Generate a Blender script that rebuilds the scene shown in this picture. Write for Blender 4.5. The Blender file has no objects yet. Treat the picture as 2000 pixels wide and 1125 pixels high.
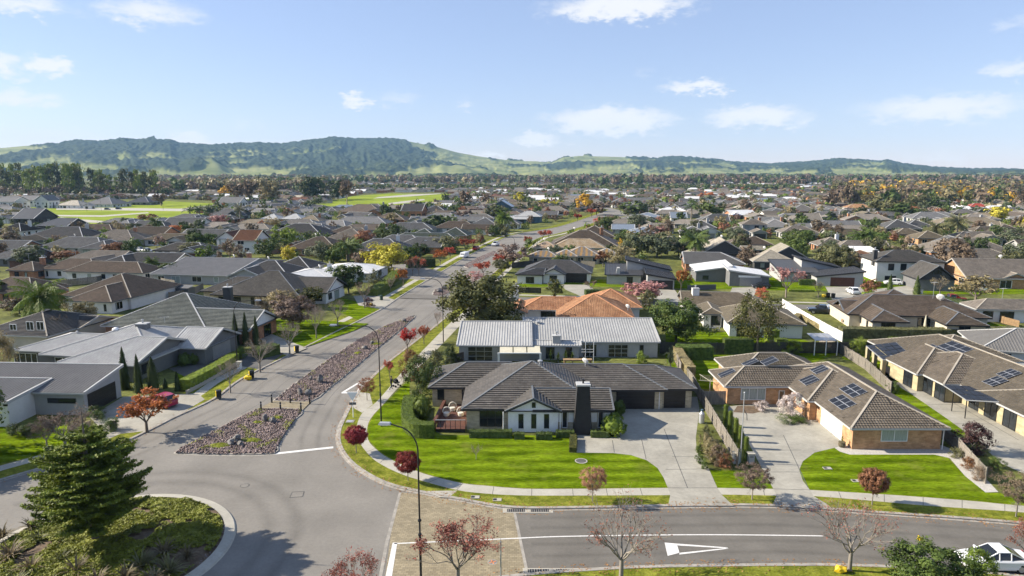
import bpy, bmesh, math, random
import numpy as np
from mathutils import Vector, Matrix, Euler
from mathutils.geometry import tessellate_polygon

# ------------------------------------------------------------------ camera, world, sun, exposure
SC = bpy.context.scene
COL = SC.collection
R = math.radians
CAM_H = 28.0
FPX = 1333.0                                   # focal length in pixels of the 2000 px wide photograph
PITCH = math.atan((562.5 - 335.0) / FPX)
cam_data = bpy.data.cameras.new('camera')
cam_data.sensor_width = 36.0
cam_data.lens = 36.0 * FPX / 2000.0
cam_data.clip_start = 0.5
cam_data.clip_end = 60000.0
cam = bpy.data.objects.new('camera', cam_data)
COL.objects.link(cam)
cam.location = (0, 0, CAM_H)
cam.rotation_euler = (math.pi / 2 - PITCH, 0, 0)
SC.camera = cam

SUN_EL, SUN_AZ = R(31.0), R(-83.0)             # azimuth from +Y towards +X
sun_to = Vector((math.sin(SUN_AZ) * math.cos(SUN_EL), math.cos(SUN_AZ) * math.cos(SUN_EL), math.sin(SUN_EL)))
sd = bpy.data.lights.new('sun', 'SUN')
sd.energy = 5.0
sd.angle = R(0.53)
sd.color = (1.0, 0.905, 0.765)
sun = bpy.data.objects.new('sun', sd)
COL.objects.link(sun)
sun.rotation_euler = sun_to.to_track_quat('Z', 'Y').to_euler()
sun.location = (-60, 10, 80)

SC.view_settings.view_transform = 'Standard'
SC.view_settings.look = 'None'
SC.view_settings.gamma = 1.0
SC.view_settings.use_curve_mapping = False
SC.view_settings.exposure = 1.08
SC.cycles.use_denoising = True
SC.cycles.use_adaptive_sampling = True
SC.cycles.adaptive_threshold = 0.02
SC.cycles.max_bounces = 5
SC.cycles.diffuse_bounces = 2
SC.cycles.glossy_bounces = 2
SC.cycles.transmission_bounces = 2
SC.cycles.volume_bounces = 0
SC.cycles.transparent_max_bounces = 4
SC.cycles.caustics_reflective = False
SC.cycles.caustics_refractive = False

world = bpy.data.worlds.new('World')
SC.world = world
world.use_nodes = True
wt = world.node_tree
wt.nodes.clear()
def wn(t, **kw):
    n = wt.nodes.new(t)
    for k, v in kw.items(): setattr(n, k, v)
    return n
def wmath(op, a, b=None, c=None, clamp=False):
    n = wn('ShaderNodeMath', operation=op, use_clamp=clamp)
    for i, v in enumerate((a, b, c)):
        if v is None: continue
        if isinstance(v, (int, float)): n.inputs[i].default_value = v
        else: wt.links.new(v, n.inputs[i])
    return n.outputs[0]
w_out = wn('ShaderNodeOutputWorld')
w_bg = wn('ShaderNodeBackground')
w_sky = wn('ShaderNodeTexSky', sky_type='NISHITA')
w_sky.sun_disc = False
w_sky.sun_elevation = SUN_EL
w_sky.sun_rotation = SUN_AZ
w_sky.altitude = 20
w_sky.air_density = 1.0
w_sky.dust_density = 0.1
w_sky.ozone_density = 2.0
w_tc = wn('ShaderNodeTexCoord')
w_sep = wn('ShaderNodeSeparateXYZ')
wt.links.new(w_tc.outputs['Generated'], w_sep.inputs[0])
az = wmath('ARCTAN2', w_sep.outputs[0], w_sep.outputs[1])
el = wmath('ARCSINE', w_sep.outputs[2])
def w_noise(scale, detail, rough, w):
    n = wn('ShaderNodeTexNoise')
    n.inputs['Scale'].default_value = scale; n.inputs['Detail'].default_value = detail; n.inputs['Roughness'].default_value = rough
    mp = wn('ShaderNodeMapping'); mp.inputs['Scale'].default_value = (1, 1, 2.4); mp.inputs['Location'].default_value = (w, w * 0.7, w * 0.3)
    wt.links.new(w_tc.outputs['Generated'], mp.inputs[0]); wt.links.new(mp.outputs[0], n.inputs['Vector'])
    return n.outputs['Fac']
n1 = w_noise(22, 6, 0.62, 3.1)
n2 = w_noise(46, 6, 0.62, 8.7)
azd = wmath('MULTIPLY_ADD', wmath('SUBTRACT', n1, 0.5), 0.10, az)
eld = wmath('MULTIPLY_ADD', wmath('SUBTRACT', n2, 0.5), 0.045, el)
def pix_dir(x, y):
    d = Vector(((x - 1000) / FPX, math.cos(PITCH) + (562.5 - y) / FPX * math.sin(PITCH), -math.sin(PITCH) + (562.5 - y) / FPX * math.cos(PITCH)))
    return d.normalized()
acc = None
for (cx, cy, hw, hh, k) in [(1210, 14, 150, 24, 1.0), (1190, 236, 125, 27, 1.05), (1045, 272, 62, 14, 1.0), (1475, 228, 100, 22, 0.95), (1840, 212, 135, 24, 0.9),
                         (1365, 168, 62, 15, 0.95), (95, 130, 40, 17, 0.95), (0, 125, 34, 24, 0.85), (40, 192, 75, 15, 0.8), (290, 22, 85, 26, 0.8), (40, 8, 85, 18, 0.8),
                         (692, 196, 36, 14, 1.0), (775, 194, 48, 15, 0.6), (908, 204, 30, 12, 0.65), (362, 272, 40, 17, 1.05), (110, 268, 110, 15, 0.75), (485, 240, 42, 13, 0.5),
                         (968, 304, 45, 8, 0.9), (1990, 132, 48, 16, 0.75), (1995, 45, 40, 14, 0.6), (1840, 308, 55, 11, 0.65), (1260, 140, 34, 14, 0.45), (640, 268, 60, 8, 0.4), (1690, 200, 40, 10, .4),
                         (-250, 150, 120, 30, .9), (-420, 40, 160, 40, .9), (2250, 120, 130, 30, .9), (2480, 240, 150, 30, .9), (900, -170, 170, 50, .9), (300, -260, 200, 60, .9), (1700, -220, 190, 50, .9)]:
    d = pix_dir(cx, cy)
    a0, e0 = math.atan2(d.x, d.y), math.asin(d.z)
    u = wmath('MULTIPLY', wmath('SUBTRACT', azd, a0), FPX / hw / 1.3)
    v = wmath('MULTIPLY', wmath('SUBTRACT', eld, e0), FPX / hh / 1.45)
    q = wmath('ADD', wmath('MULTIPLY', u, u), wmath('MULTIPLY', v, v))
    g = wmath('MULTIPLY', wmath('SUBTRACT', 1.0, q, clamp=True), k)
    acc = g if acc is None else wmath('MAXIMUM', acc, g)
# the same kind of small scattered cumulus goes on round the rest of the sky
n3 = w_noise(7, 5, 0.55, 1.9)
side = wmath('MULTIPLY', wmath('SUBTRACT', wmath('ABSOLUTE', az), 1.05, clamp=True), 4.0, clamp=True)
acc = wmath('MAXIMUM', acc, wmath('MULTIPLY', side, wmath('MULTIPLY', wmath('SUBTRACT', n3, 0.58, clamp=True), 4.0)))
mask = wmath('MULTIPLY', wmath('MULTIPLY_ADD', wmath('SUBTRACT', n2, 0.5), 1.3, wmath('MULTIPLY', acc, 1.25)), acc)
w_mr = wn('ShaderNodeMapRange', interpolation_type='SMOOTHSTEP')
w_mr.inputs['From Min'].default_value = 0.04; w_mr.inputs['From Max'].default_value = 1.05
w_mr.inputs['To Max'].default_value = 0.92
wt.links.new(mask, w_mr.inputs['Value'])
w_mix = wn('ShaderNodeMix', data_type='RGBA')
wt.links.new(w_mr.outputs[0], w_mix.inputs[0])
w_hs = wn('ShaderNodeHueSaturation'); w_hs.inputs['Saturation'].default_value = 0.95
w_tint = wn('ShaderNodeMix', data_type='RGBA', blend_type='MULTIPLY'); w_tint.inputs[0].default_value = 1.0; w_tint.inputs[7].default_value = (1.09, 0.975, 1.07, 1)
wt.links.new(w_sky.outputs[0], w_hs.inputs['Color']); wt.links.new(w_hs.outputs[0], w_tint.inputs[6])
w_air = wn('ShaderNodeMix', data_type='RGBA'); w_air.inputs[0].default_value = 0.38; w_air.inputs[7].default_value = (3.35, 4.5, 6.7, 1)   # thin even veil over the clear-sky colour
wt.links.new(w_tint.outputs[2], w_air.inputs[6]); wt.links.new(w_air.outputs[2], w_mix.inputs[6])
w_mix.inputs[7].default_value = (6.6, 6.7, 6.9, 1)
wt.links.new(w_mix.outputs[2], w_bg.inputs[0])
w_bg.inputs[1].default_value = 0.071
wt.links.new(w_bg.outputs[0], w_out.inputs[0])

# ------------------------------------------------------------------ pixel -> place
CP, SP = math.cos(PITCH), math.sin(PITCH)
def ray(x, y):
    return Vector(((x - 1000) / FPX, CP + (562.5 - y) / FPX * SP, -SP + (562.5 - y) / FPX * CP))
def P(x, y, z=0.0):
    d = ray(x, y); t = (CAM_H - z) / -d.z
    return Vector((d.x * t, d.y * t, z))
def proj(p):
    q = (p[0], p[1], p[2] - CAM_H)
    dep = q[1] * CP - q[2] * SP
    up = q[1] * SP + q[2] * CP
    return (1000 + FPX * q[0] / dep, 562.5 - FPX * up / dep, dep)
def scale_at(p):                                # photo pixels per metre at that place
    return FPX / proj(p)[2]
def height_at(base, ytop):                      # height above 0 of the point over 'base' seen at row ytop
    d = ray(1000, ytop); return CAM_H + d.z * (base.y / d.y)
GRID = R(-8.4)                                  # bearing of the avenue grid

# ------------------------------------------------------------------ object helpers
ORG = {}
def tag(o, label=None, cat=None, group=None, kind=None):
    if label: o['label'] = label
    if cat: o['category'] = cat
    if group: o['group'] = group
    if kind: o['kind'] = kind
    return o
def thing(name, loc, label=None, cat=None, group=None, rz=0.0):
    o = bpy.data.objects.new(name, None)
    COL.objects.link(o)
    o.empty_display_size = 0.5
    o.location = loc; o.rotation_euler = (0, 0, rz)
    ORG[o.name] = Vector(loc)
    return tag(o, label, cat, group)
def link_mesh(name, me, mat=None, parent=None):
    o = bpy.data.objects.new(name, me)
    COL.objects.link(o)
    if mat is not None:
        if len(me.materials) == 0: me.materials.append(None)
        o.material_slots[0].link = 'OBJECT'; o.material_slots[0].material = mat
    if parent is not None:
        o.parent = parent
        ORG[o.name] = ORG.get(parent.name, Vector((0, 0, 0)))
    return o
class MB:
    """collects faces; build() links them as one mesh object in the parent's frame"""
    def __init__(s): s.v = []; s.f = []; s.uv = []; s.m = []
    def face(s, pts, uv=None, m=0):
        n = len(s.v); s.v.extend([tuple(p) for p in pts]); s.f.append(list(range(n, n + len(pts))))
        s.uv.extend(uv if uv else [(p[0], p[1]) for p in pts]); s.m.append(m)
    def box(s, c, size, rz=0.0, m=0, taper=1.0):
        ca, sa = math.cos(rz), math.sin(rz); hx, hy, hz = size[0] / 2, size[1] / 2, size[2] / 2
        P8 = []
        for dz in (-hz, hz):
            k = taper if dz > 0 else 1.0
            for dx, dy in ((-hx, -hy), (hx, -hy), (hx, hy), (-hx, hy)):
                P8.append((c[0] + (dx * ca - dy * sa) * k, c[1] + (dx * sa + dy * ca) * k, c[2] + dz))
        for q in ((3, 2, 1, 0), (4, 5, 6, 7), (0, 1, 5, 4), (1, 2, 6, 5), (2, 3, 7, 6), (3, 0, 4, 7)):
            s.face([P8[i] for i in q], m=m)
    def beam(s, a, b, w, h=None, up=(0, 0, 1), m=0):
        a = Vector(a); b = Vector(b); h = h or w; d = (b - a).normalized()
        x = d.cross(Vector(up))
        x = x.normalized() if x.length > 1e-5 else Vector((1, 0, 0)); y = x.cross(d)
        q = []
        for p in (a, b):
            for i, j in ((-1, -1), (1, -1), (1, 1), (-1, 1)): q.append(p + x * (i * w / 2) + y * (j * h / 2))
        for t in ((0, 1, 2, 3), (7, 6, 5, 4), (0, 4, 5, 1), (1, 5, 6, 2), (2, 6, 7, 3), (3, 7, 4, 0)): s.face([q[i] for i in t], m=m)
    def tube(s, pts, rad, n=6, cap=True, m=0):
        pts = [Vector(p) for p in pts]; rings = []
        rad = rad if isinstance(rad, (list, tuple)) else [rad] * len(pts)
        for i, p in enumerate(pts):
            d = (pts[min(i + 1, len(pts) - 1)] - pts[max(i - 1, 0)]).normalized()
            x = d.cross(Vector((0, 0, 1)) if abs(d.z) < 0.95 else Vector((0, 1, 0))).normalized(); y = d.cross(x)
            rings.append([p + (x * math.cos(k * 2 * math.pi / n) + y * math.sin(k * 2 * math.pi / n)) * rad[i] for k in range(n)])
        for a, b in zip(rings, rings[1:]):
            for k in range(n): s.face([a[k], a[(k + 1) % n], b[(k + 1) % n], b[k]], m=m)
        if cap: s.face(rings[0][::-1], m=m); s.face(rings[-1], m=m)
    def lathe(s, c, prof, n=12, m=0):
        rings = [[(c[0] + r * math.cos(k * 2 * math.pi / n), c[1] + r * math.sin(k * 2 * math.pi / n), c[2] + z) for k in range(n)] for r, z in prof]
        for a, b in zip(rings, rings[1:]):
            for k in range(n): s.face([a[k], a[(k + 1) % n], b[(k + 1) % n], b[k]], m=m)
        s.face(rings[0][::-1], m=m); s.face(rings[-1], m=m)
    def poly(s, pts, z=None, m=0):
        vs = [Vector(p) if z is None else Vector((p[0], p[1], z)) for p in pts]
        for t in tessellate_polygon([[Vector((p.x, p.y, 0)) for p in vs]]):
            a, b, c = (vs[i] for i in t)
            if (b - a).cross(c - a).z < 0: b, c = c, b
            s.face([a, b, c], m=m)
    def mesh(s, name, org=Vector((0, 0, 0)), smooth=False):
        me = bpy.data.meshes.new(name)
        V = np.array(s.v, dtype=np.float32).reshape(-1, 3) - np.array(org, dtype=np.float32)
        me.vertices.add(len(V)); me.vertices.foreach_set('co', V.ravel())
        ln = np.array([len(f) for f in s.f], dtype=np.int32)
        me.loops.add(int(ln.sum())); me.loops.foreach_set('vertex_index', np.concatenate([np.array(f, dtype=np.int32) for f in s.f]))
        me.polygons.add(len(ln)); me.polygons.foreach_set('loop_start', np.concatenate([[0], np.cumsum(ln)[:-1]]).astype(np.int32))
        if any(s.m): me.polygons.foreach_set('material_index', np.array(s.m, dtype=np.int32))
        if smooth: me.polygons.foreach_set('use_smooth', np.ones(len(ln), dtype=bool))
        ul = me.uv_layers.new(name='UVMap'); ul.data.foreach_set('uv', np.array(s.uv, dtype=np.float32).ravel())
        me.update(calc_edges=True)
        return me
    def build(s, name, mat, parent=None, smooth=False, mats=None):
        if not s.f: return None
        org = ORG.get(parent.name, Vector((0, 0, 0))) if parent is not None else Vector((0, 0, 0))
        me = s.mesh(name, org, smooth)
        if mats:
            for m in mats: me.materials.append(m)
            return link_mesh(name, me, None, parent)
        return link_mesh(name, me, mat, parent)
def np_mesh(name, V, F, smooth=False):
    me = bpy.data.meshes.new(name); V = np.asarray(V, dtype=np.float32); F = np.asarray(F, dtype=np.int32)
    me.vertices.add(len(V)); me.vertices.foreach_set('co', V.ravel())
    k = F.shape[1]
    me.loops.add(F.size); me.loops.foreach_set('vertex_index', F.ravel())
    me.polygons.add(len(F)); me.polygons.foreach_set('loop_start', np.arange(0, F.size, k, dtype=np.int32))
    if smooth: me.polygons.foreach_set('use_smooth', np.ones(len(F), dtype=bool))
    me.update(calc_edges=True)
    return me

# ------------------------------------------------------------------ materials
MATS = {}
def _n(nt, t, x=0, **kw):
    n = nt.nodes.new(t)
    for k, v in kw.items(): setattr(n, k, v)
    return n
def material(name, col, rough=0.7, var=0.18, scale=1.2, col2=None, bump=0.0, bscale=None, metal=0.0, spec=0.35, rnd=0.0, coord='Object', stretch=(1, 1, 1), detail=5, coat=0.0, transl=0.0, kind=None, fine=None, famp=0.22):
    m = bpy.data.materials.new(name); m.use_nodes = True; nt = m.node_tree; L = nt.links.new
    b = nt.nodes['Principled BSDF']
    b.inputs['Roughness'].default_value = rough; b.inputs['Metallic'].default_value = metal
    b.inputs['Specular IOR Level'].default_value = spec; b.inputs['Coat Weight'].default_value = coat
    tc = _n(nt, 'ShaderNodeTexCoord'); mp = _n(nt, 'ShaderNodeMapping'); mp.inputs['Scale'].default_value = stretch
    L(tc.outputs[coord], mp.inputs[0])
    nz = _n(nt, 'ShaderNodeTexNoise'); nz.inputs['Scale'].default_value = scale; nz.inputs['Detail'].default_value = detail; nz.inputs['Roughness'].default_value = 0.6
    L(mp.outputs[0], nz.inputs['Vector'])
    c = Vector(col[:3]); d = Vector(col2[:3]) if col2 else c
    lo = [max(0, x * (1 - var)) for x in c]; hi = [x * (1 + var) for x in d]
    mx = _n(nt, 'ShaderNodeMix', data_type='RGBA')
    mr = _n(nt, 'ShaderNodeMapRange'); mr.inputs['From Min'].default_value = 0.3; mr.inputs['From Max'].default_value = 0.7
    L(nz.outputs['Fac'], mr.inputs['Value']); L(mr.outputs[0], mx.inputs[0])
    mx.inputs[6].default_value = (*lo, 1); mx.inputs[7].default_value = (*hi, 1)
    out = mx.outputs[2]
    if fine:
        nf = _n(nt, 'ShaderNodeTexNoise'); nf.inputs['Scale'].default_value = fine; nf.inputs['Detail'].default_value = 3; nf.inputs['Roughness'].default_value = 0.7
        L(mp.outputs[0], nf.inputs['Vector']); fr_ = _n(nt, 'ShaderNodeMapRange'); fr_.inputs['From Min'].default_value = 0.3; fr_.inputs['From Max'].default_value = 0.7; fr_.inputs['To Min'].default_value = 1 - famp; fr_.inputs['To Max'].default_value = 1 + famp
        L(nf.outputs['Fac'], fr_.inputs['Value']); mf = _n(nt, 'ShaderNodeMix', data_type='RGBA', blend_type='MULTIPLY'); mf.inputs[0].default_value = 1.0
        L(out, mf.inputs[6]); L(fr_.outputs[0], mf.inputs[7]); out = mf.outputs[2]
    if kind == 'brick' or kind == 'block' or kind == 'paver':
        bt = _n(nt, 'ShaderNodeTexBrick')
        w, h, mo = {'brick': (0.46, 0.16, 0.016), 'block': (0.6, 0.3, 0.02), 'paver': (0.34, 0.22, 0.014)}[kind]
        bt.inputs['Scale'].default_value = 1.0; bt.inputs['Brick Width'].default_value = w; bt.inputs['Row Height'].default_value = h
        bt.inputs['Mortar Size'].default_value = mo; bt.inputs['Bias'].default_value = 0.0
        L(tc.outputs['UV'], bt.inputs['Vector'])
        bt.inputs['Color1'].default_value = (0.78, 0.78, 0.78, 1); bt.inputs['Color2'].default_value = (1.12, 1.12, 1.12, 1); bt.inputs['Mortar'].default_value = (0.9, 0.92, 0.95, 1) if kind != 'paver' else (0.62, 0.6, 0.55, 1)
        ml = _n(nt, 'ShaderNodeMix', data_type='RGBA', blend_type='MULTIPLY'); ml.inputs[0].default_value = 1.0
        L(out, ml.inputs[6]); L(bt.outputs['Color'], ml.inputs[7]); out = ml.outputs[2]
    if kind == 'mown':                               # mower lines and dry patches
        wv = _n(nt, 'ShaderNodeTexWave', bands_direction='Y'); wv.inputs['Scale'].default_value = 0.16; wv.inputs['Distortion'].default_value = 1.2; wv.inputs['Detail'].default_value = 2; L(tc.outputs['Object'], wv.inputs['Vector'])
        w2 = _n(nt, 'ShaderNodeMapRange'); w2.inputs['To Min'].default_value = 0.76; w2.inputs['To Max'].default_value = 1.2; L(wv.outputs['Fac'], w2.inputs['Value'])
        ml = _n(nt, 'ShaderNodeMix', data_type='RGBA', blend_type='MULTIPLY'); ml.inputs[0].default_value = 1.0; L(out, ml.inputs[6]); L(w2.outputs[0], ml.inputs[7])
        dn = _n(nt, 'ShaderNodeTexNoise'); dn.inputs['Scale'].default_value = 0.28; dn.inputs['Detail'].default_value = 6; dn.inputs['Roughness'].default_value = .7; L(tc.outputs['Object'], dn.inputs['Vector'])
        d2 = _n(nt, 'ShaderNodeMapRange'); d2.inputs['From Min'].default_value = 0.54; d2.inputs['From Max'].default_value = 0.74; d2.inputs['To Max'].default_value = 0.5; L(dn.outputs['Fac'], d2.inputs['Value'])
        m3 = _n(nt, 'ShaderNodeMix', data_type='RGBA'); L(d2.outputs[0], m3.inputs[0]); L(ml.outputs[2], m3.inputs[6]); m3.inputs[7].default_value = (0.19, 0.17, 0.05, 1); out = m3.outputs[2]
    if kind == 'tiles':                              # slight colour differences from tile to tile
        bt = _n(nt, 'ShaderNodeTexBrick'); bt.inputs['Scale'].default_value = 1.0
        bt.inputs['Brick Width'].default_value = 0.42; bt.inputs['Row Height'].default_value = 0.37; bt.inputs['Mortar Size'].default_value = 0.02
        bt.inputs['Color1'].default_value = (0.82, 0.82, 0.82, 1); bt.inputs['Color2'].default_value = (1.15, 1.13, 1.1, 1); bt.inputs['Mortar'].default_value = (0.75, 0.74, 0.72, 1)
        L(tc.outputs['UV'], bt.inputs['Vector'])
        ml = _n(nt, 'ShaderNodeMix', data_type='RGBA', blend_type='MULTIPLY'); ml.inputs[0].default_value = 1.0
        L(out, ml.inputs[6]); L(bt.outputs['Color'], ml.inputs[7]); out = ml.outputs[2]
    if rnd > 0:
        oi = _n(nt, 'ShaderNodeObjectInfo'); hs = _n(nt, 'ShaderNodeHueSaturation')
        r1 = _n(nt, 'ShaderNodeMapRange'); r1.inputs['To Min'].default_value = 1 - rnd; r1.inputs['To Max'].default_value = 1 + rnd
        r2 = _n(nt, 'ShaderNodeMapRange'); r2.inputs['To Min'].default_value = 0.5 + rnd * 0.05; r2.inputs['To Max'].default_value = 0.5 - rnd * 0.05
        L(oi.outputs['Random'], r1.inputs['Value']); L(oi.outputs['Random'], r2.inputs['Value'])
        L(r1.outputs[0], hs.inputs['Value']); L(r2.outputs[0], hs.inputs['Hue']); L(out, hs.inputs['Color']); out = hs.outputs[0]
    L(out, b.inputs['Base Color'])
    if bump > 0:
        nb = _n(nt, 'ShaderNodeTexNoise'); nb.inputs['Scale'].default_value = bscale or scale * 8; nb.inputs['Detail'].default_value = 4
        L(mp.outputs[0], nb.inputs['Vector'])
        bp = _n(nt, 'ShaderNodeBump'); bp.inputs['Strength'].default_value = 0.6; bp.inputs['Distance'].default_value = bump
        L(nb.outputs['Fac'], bp.inputs['Height']); L(bp.outputs[0], b.inputs['Normal'])
    if transl > 0:
        tr = _n(nt, 'ShaderNodeBsdfTranslucent'); ms = _n(nt, 'ShaderNodeMixShader'); ms.inputs[0].default_value = transl
        L(out, tr.inputs['Color']); L(b.outputs[0], ms.inputs[1]); L(tr.outputs[0], ms.inputs[2])
        L(ms.outputs[0], nt.nodes['Material Output'].inputs['Surface'])
    MATS[name] = m
    return m
def srgb(r, g, b, k=1.0):
    f = lambda c: ((c / 255 + 0.055) / 1.055) ** 2.4 if c > 10 else c / 255 / 12.92
    return (f(r) * k, f(g) * k, f(b) * k)
M = MATS
material('asphalt', (0.185, 0.172, 0.150), 0.85, 0.16, 0.16, bump=0.01, bscale=25, fine=3.5, famp=.09)
material('asphalt_new', (0.132, 0.122, 0.105), 0.85, 0.14, 0.3, bump=0.01, bscale=25, fine=4, famp=.09)
material('concrete', (0.36, 0.34, 0.285), 0.85, 0.14, 0.5, bump=0.004, bscale=12, fine=5, famp=.08)
material('drive', (0.295, 0.28, 0.235), 0.85, 0.2, 0.3, bump=0.004, bscale=12, fine=2.5, famp=.1)
material('kerb', (0.29, 0.27, 0.235), 0.9, 0.25, 1.4)
material('drive_dark', (0.09, 0.088, 0.083), 0.85, 0.2, 0.5)
material('paver', (0.255, 0.215, 0.14), 0.85, 0.16, 0.5, kind='paver', coord='Object')
material('paint', (0.60, 0.59, 0.56), 0.75, 0.12, 3, fine=9, famp=.16)
material('lawn', (0.066, 0.118, 0.003), 0.95, 0.3, 0.42, col2=(0.118, 0.166, 0.008), bump=0.06, bscale=7, spec=0.0, stretch=(0.5, 1.6, 1), fine=4, famp=.45, kind='mown')
material('verge', (0.10, 0.13, 0.010), 0.95, 0.32, 0.9, col2=(0.17, 0.175, 0.026), bump=0.06, bscale=7, spec=0.05, fine=6, famp=.38)
material('land', (0.055, 0.065, 0.02), 0.95, 0.3, 0.14, col2=(0.14, 0.15, 0.04), spec=0.1, fine=1.2, famp=.4)
material('field', (0.17, 0.235, 0.018), 0.95, 0.25, 0.03, col2=(0.21, 0.25, 0.03), spec=0.05)
material('gardens', (0.06, 0.075, 0.022), 0.95, 0.35, 0.08, col2=(0.13, 0.13, 0.05), spec=0.1)
material('bark_mulch', (0.12, 0.085, 0.055), 0.95, 0.4, 3, bump=0.03)
material('gravel_pale', (0.42, 0.40, 0.36), 0.95, 0.35, 14, bump=0.02, bscale=30)
material('stones', (0.085, 0.06, 0.054), 0.9, 0.45, 2.6, col2=(0.215, 0.17, 0.155), rnd=0.1, fine=9, famp=.5)
material('boulder', (0.10, 0.097, 0.092), 0.9, 0.35, 2.5, col2=(0.19, 0.18, 0.17), bump=0.04, bscale=6)
material('moss', (0.13, 0.145, 0.018), 0.95, 0.4, 3, bump=0.06, bscale=7, spec=0.1)
material('black_metal', (0.018, 0.018, 0.02), 0.45, 0.1)
material('lamp_grey', (0.10, 0.105, 0.11), 0.5, 0.1)
material('galv', (0.42, 0.43, 0.44), 0.45, 0.1, metal=0.4)
material('white_paint', (0.76, 0.76, 0.74), 0.6, 0.06, 2)
material('plaster_white', (0.66, 0.65, 0.62), 0.8, 0.06, 0.8)
material('plaster_grey', (0.36, 0.36, 0.35), 0.8, 0.08, 0.8)
material('plaster_cream', (0.50, 0.45, 0.36), 0.8, 0.08, 0.8)
material('plaster_slate', (0.15, 0.15, 0.15), 0.8, 0.1, 0.8)
material('cladding_dark', (0.06, 0.06, 0.06), 0.7, 0.15, 1)
material('cladding_blue', (0.07, 0.12, 0.16), 0.7, 0.12, 1)
material('brick_red', (0.34, 0.155, 0.085), 0.9, 0.2, 1.6, col2=(0.42, 0.22, 0.12), kind='brick')
material('brick_orange', (0.43, 0.235, 0.115), 0.9, 0.18, 1.6, col2=(0.46, 0.28, 0.15), kind='brick')
material('brick_cream', (0.42, 0.36, 0.245), 0.9, 0.14, 1.6, col2=(0.45, 0.385, 0.265), kind='brick')
material('block_buff', (0.42, 0.36, 0.22), 0.9, 0.14, 1.2, kind='block')
material('chimney_black', (0.028, 0.027, 0.027), 0.8, 0.2, 2)
material('garage_black', (0.022, 0.02, 0.019), 0.45, 0.2, 1)
material('garage_white', (0.68, 0.68, 0.66), 0.5, 0.05, 1)
material('garage_grey', (0.26, 0.26, 0.255), 0.5, 0.08, 1)
material('garage_brown', (0.09, 0.035, 0.022), 0.5, 0.2, 1)
material('garage_cedar', (0.30, 0.12, 0.04), 0.5, 0.2, 1)
material('glass', (0.018, 0.022, 0.026), 0.06, 0.3, 0.6, spec=0.6)
material('curtain_glass', (0.30, 0.34, 0.31), 0.25, 0.25, 3.0, spec=0.6, stretch=(6, 6, 0.3))
material('interior', (0.35, 0.30, 0.22), 0.3, 0.9, 1.4, col2=(0.6, 0.55, 0.45), spec=0.6)
material('frame_black', (0.02, 0.02, 0.02), 0.5, 0.1)
material('frame_white', (0.72, 0.72, 0.70), 0.5, 0.05)
material('deck', (0.10, 0.042, 0.027), 0.7, 0.3, 3, stretch=(1, 8, 1))
material('wood_grey', (0.20, 0.18, 0.15), 0.9, 0.3, 2.5, stretch=(3, 3, 0.4), rnd=0.25)
material('wood_dark', (0.055, 0.05, 0.045), 0.85, 0.3, 2.5, rnd=0.2)
material('wood_tan', (0.26, 0.17, 0.09), 0.9, 0.3, 2.5)
material('fence_white', (0.62, 0.60, 0.56), 0.8, 0.1, 1)
material('solar', (0.014, 0.015, 0.018), 0.35, 0.2, 3, spec=0.25)
material('solar_frame', (0.45, 0.46, 0.48), 0.4, 0.1, metal=0.5)
material('cane', (0.62, 0.58, 0.48), 0.8, 0.1)
material('canvas', (0.50, 0.47, 0.36), 0.9, 0.12, 2)
material('yellow', (0.72, 0.50, 0.02), 0.5, 0.1, 4)
material('bin_black', (0.016, 0.018, 0.017), 0.5, 0.1)
material('bin_green', (0.02, 0.045, 0.03), 0.5, 0.1)
material('tyre', (0.015, 0.015, 0.015), 0.85, 0.1)
material('rim', (0.40, 0.41, 0.42), 0.35, 0.1, metal=0.6)
material('car_white', (0.74, 0.75, 0.76), 0.25, 0.02, coat=0.6)
material('car_crimson', (0.30, 0.012, 0.05), 0.3, 0.05, coat=0.7)
material('car_red', (0.28, 0.02, 0.02), 0.3, 0.05, coat=0.6)
material('car_black', (0.02, 0.021, 0.023), 0.25, 0.05, coat=0.7)
material('car_silver', (0.42, 0.44, 0.46), 0.3, 0.03, metal=0.3, coat=0.5)
material('car_glass', (0.012, 0.014, 0.016), 0.05, 0.1, spec=0.7)
material('head_light', (0.75, 0.76, 0.78), 0.15, 0.03)
material('tail_light', (0.30, 0.01, 0.01), 0.2, 0.05)
material('skin', (0.42, 0.27, 0.20), 0.6, 0.05)
material('cloth_black', (0.015, 0.015, 0.017), 0.9, 0.1)
material('cloth_blue', (0.03, 0.04, 0.06), 0.9, 0.1)
material('cloth_orange', (0.55, 0.22, 0.10), 0.9, 0.1)
material('hair', (0.03, 0.02, 0.015), 0.7, 0.1)
material('terracotta_pot', (0.10, 0.085, 0.05), 0.8, 0.2)
# roofs
def roofmat(n, c, rough=0.62, var=0.16, kind='tiles', spec=0.12, col2=None, rnd=0.12):
    return material('roof_' + n, c, rough, var, 0.45, kind=kind, spec=spec, col2=col2, rnd=rnd, fine=2.2, famp=.10)
roofmat('charcoal', (0.108, 0.101, 0.092))
roofmat('black', (0.04, 0.038, 0.037))
roofmat('darkgrey', (0.085, 0.083, 0.082))
roofmat('grey', (0.13, 0.13, 0.13))
roofmat('greengrey', (0.115, 0.125, 0.115))
roofmat('green', (0.075, 0.09, 0.075))
roofmat('brown', (0.115, 0.092, 0.072))
roofmat('tan', (0.122, 0.106, 0.084))
roofmat('olive', (0.165, 0.14, 0.10))
roofmat('taupe', (0.19, 0.17, 0.145))
roofmat('cream', (0.36, 0.33, 0.27))
roofmat('rust', (0.13, 0.065, 0.04))
roofmat('terracotta', (0.30, 0.145, 0.075), col2=(0.37, 0.215, 0.12), var=0.22)
roofmat('peach', (0.50, 0.35, 0.21), col2=(0.46, 0.39, 0.30), var=0.15)
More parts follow.
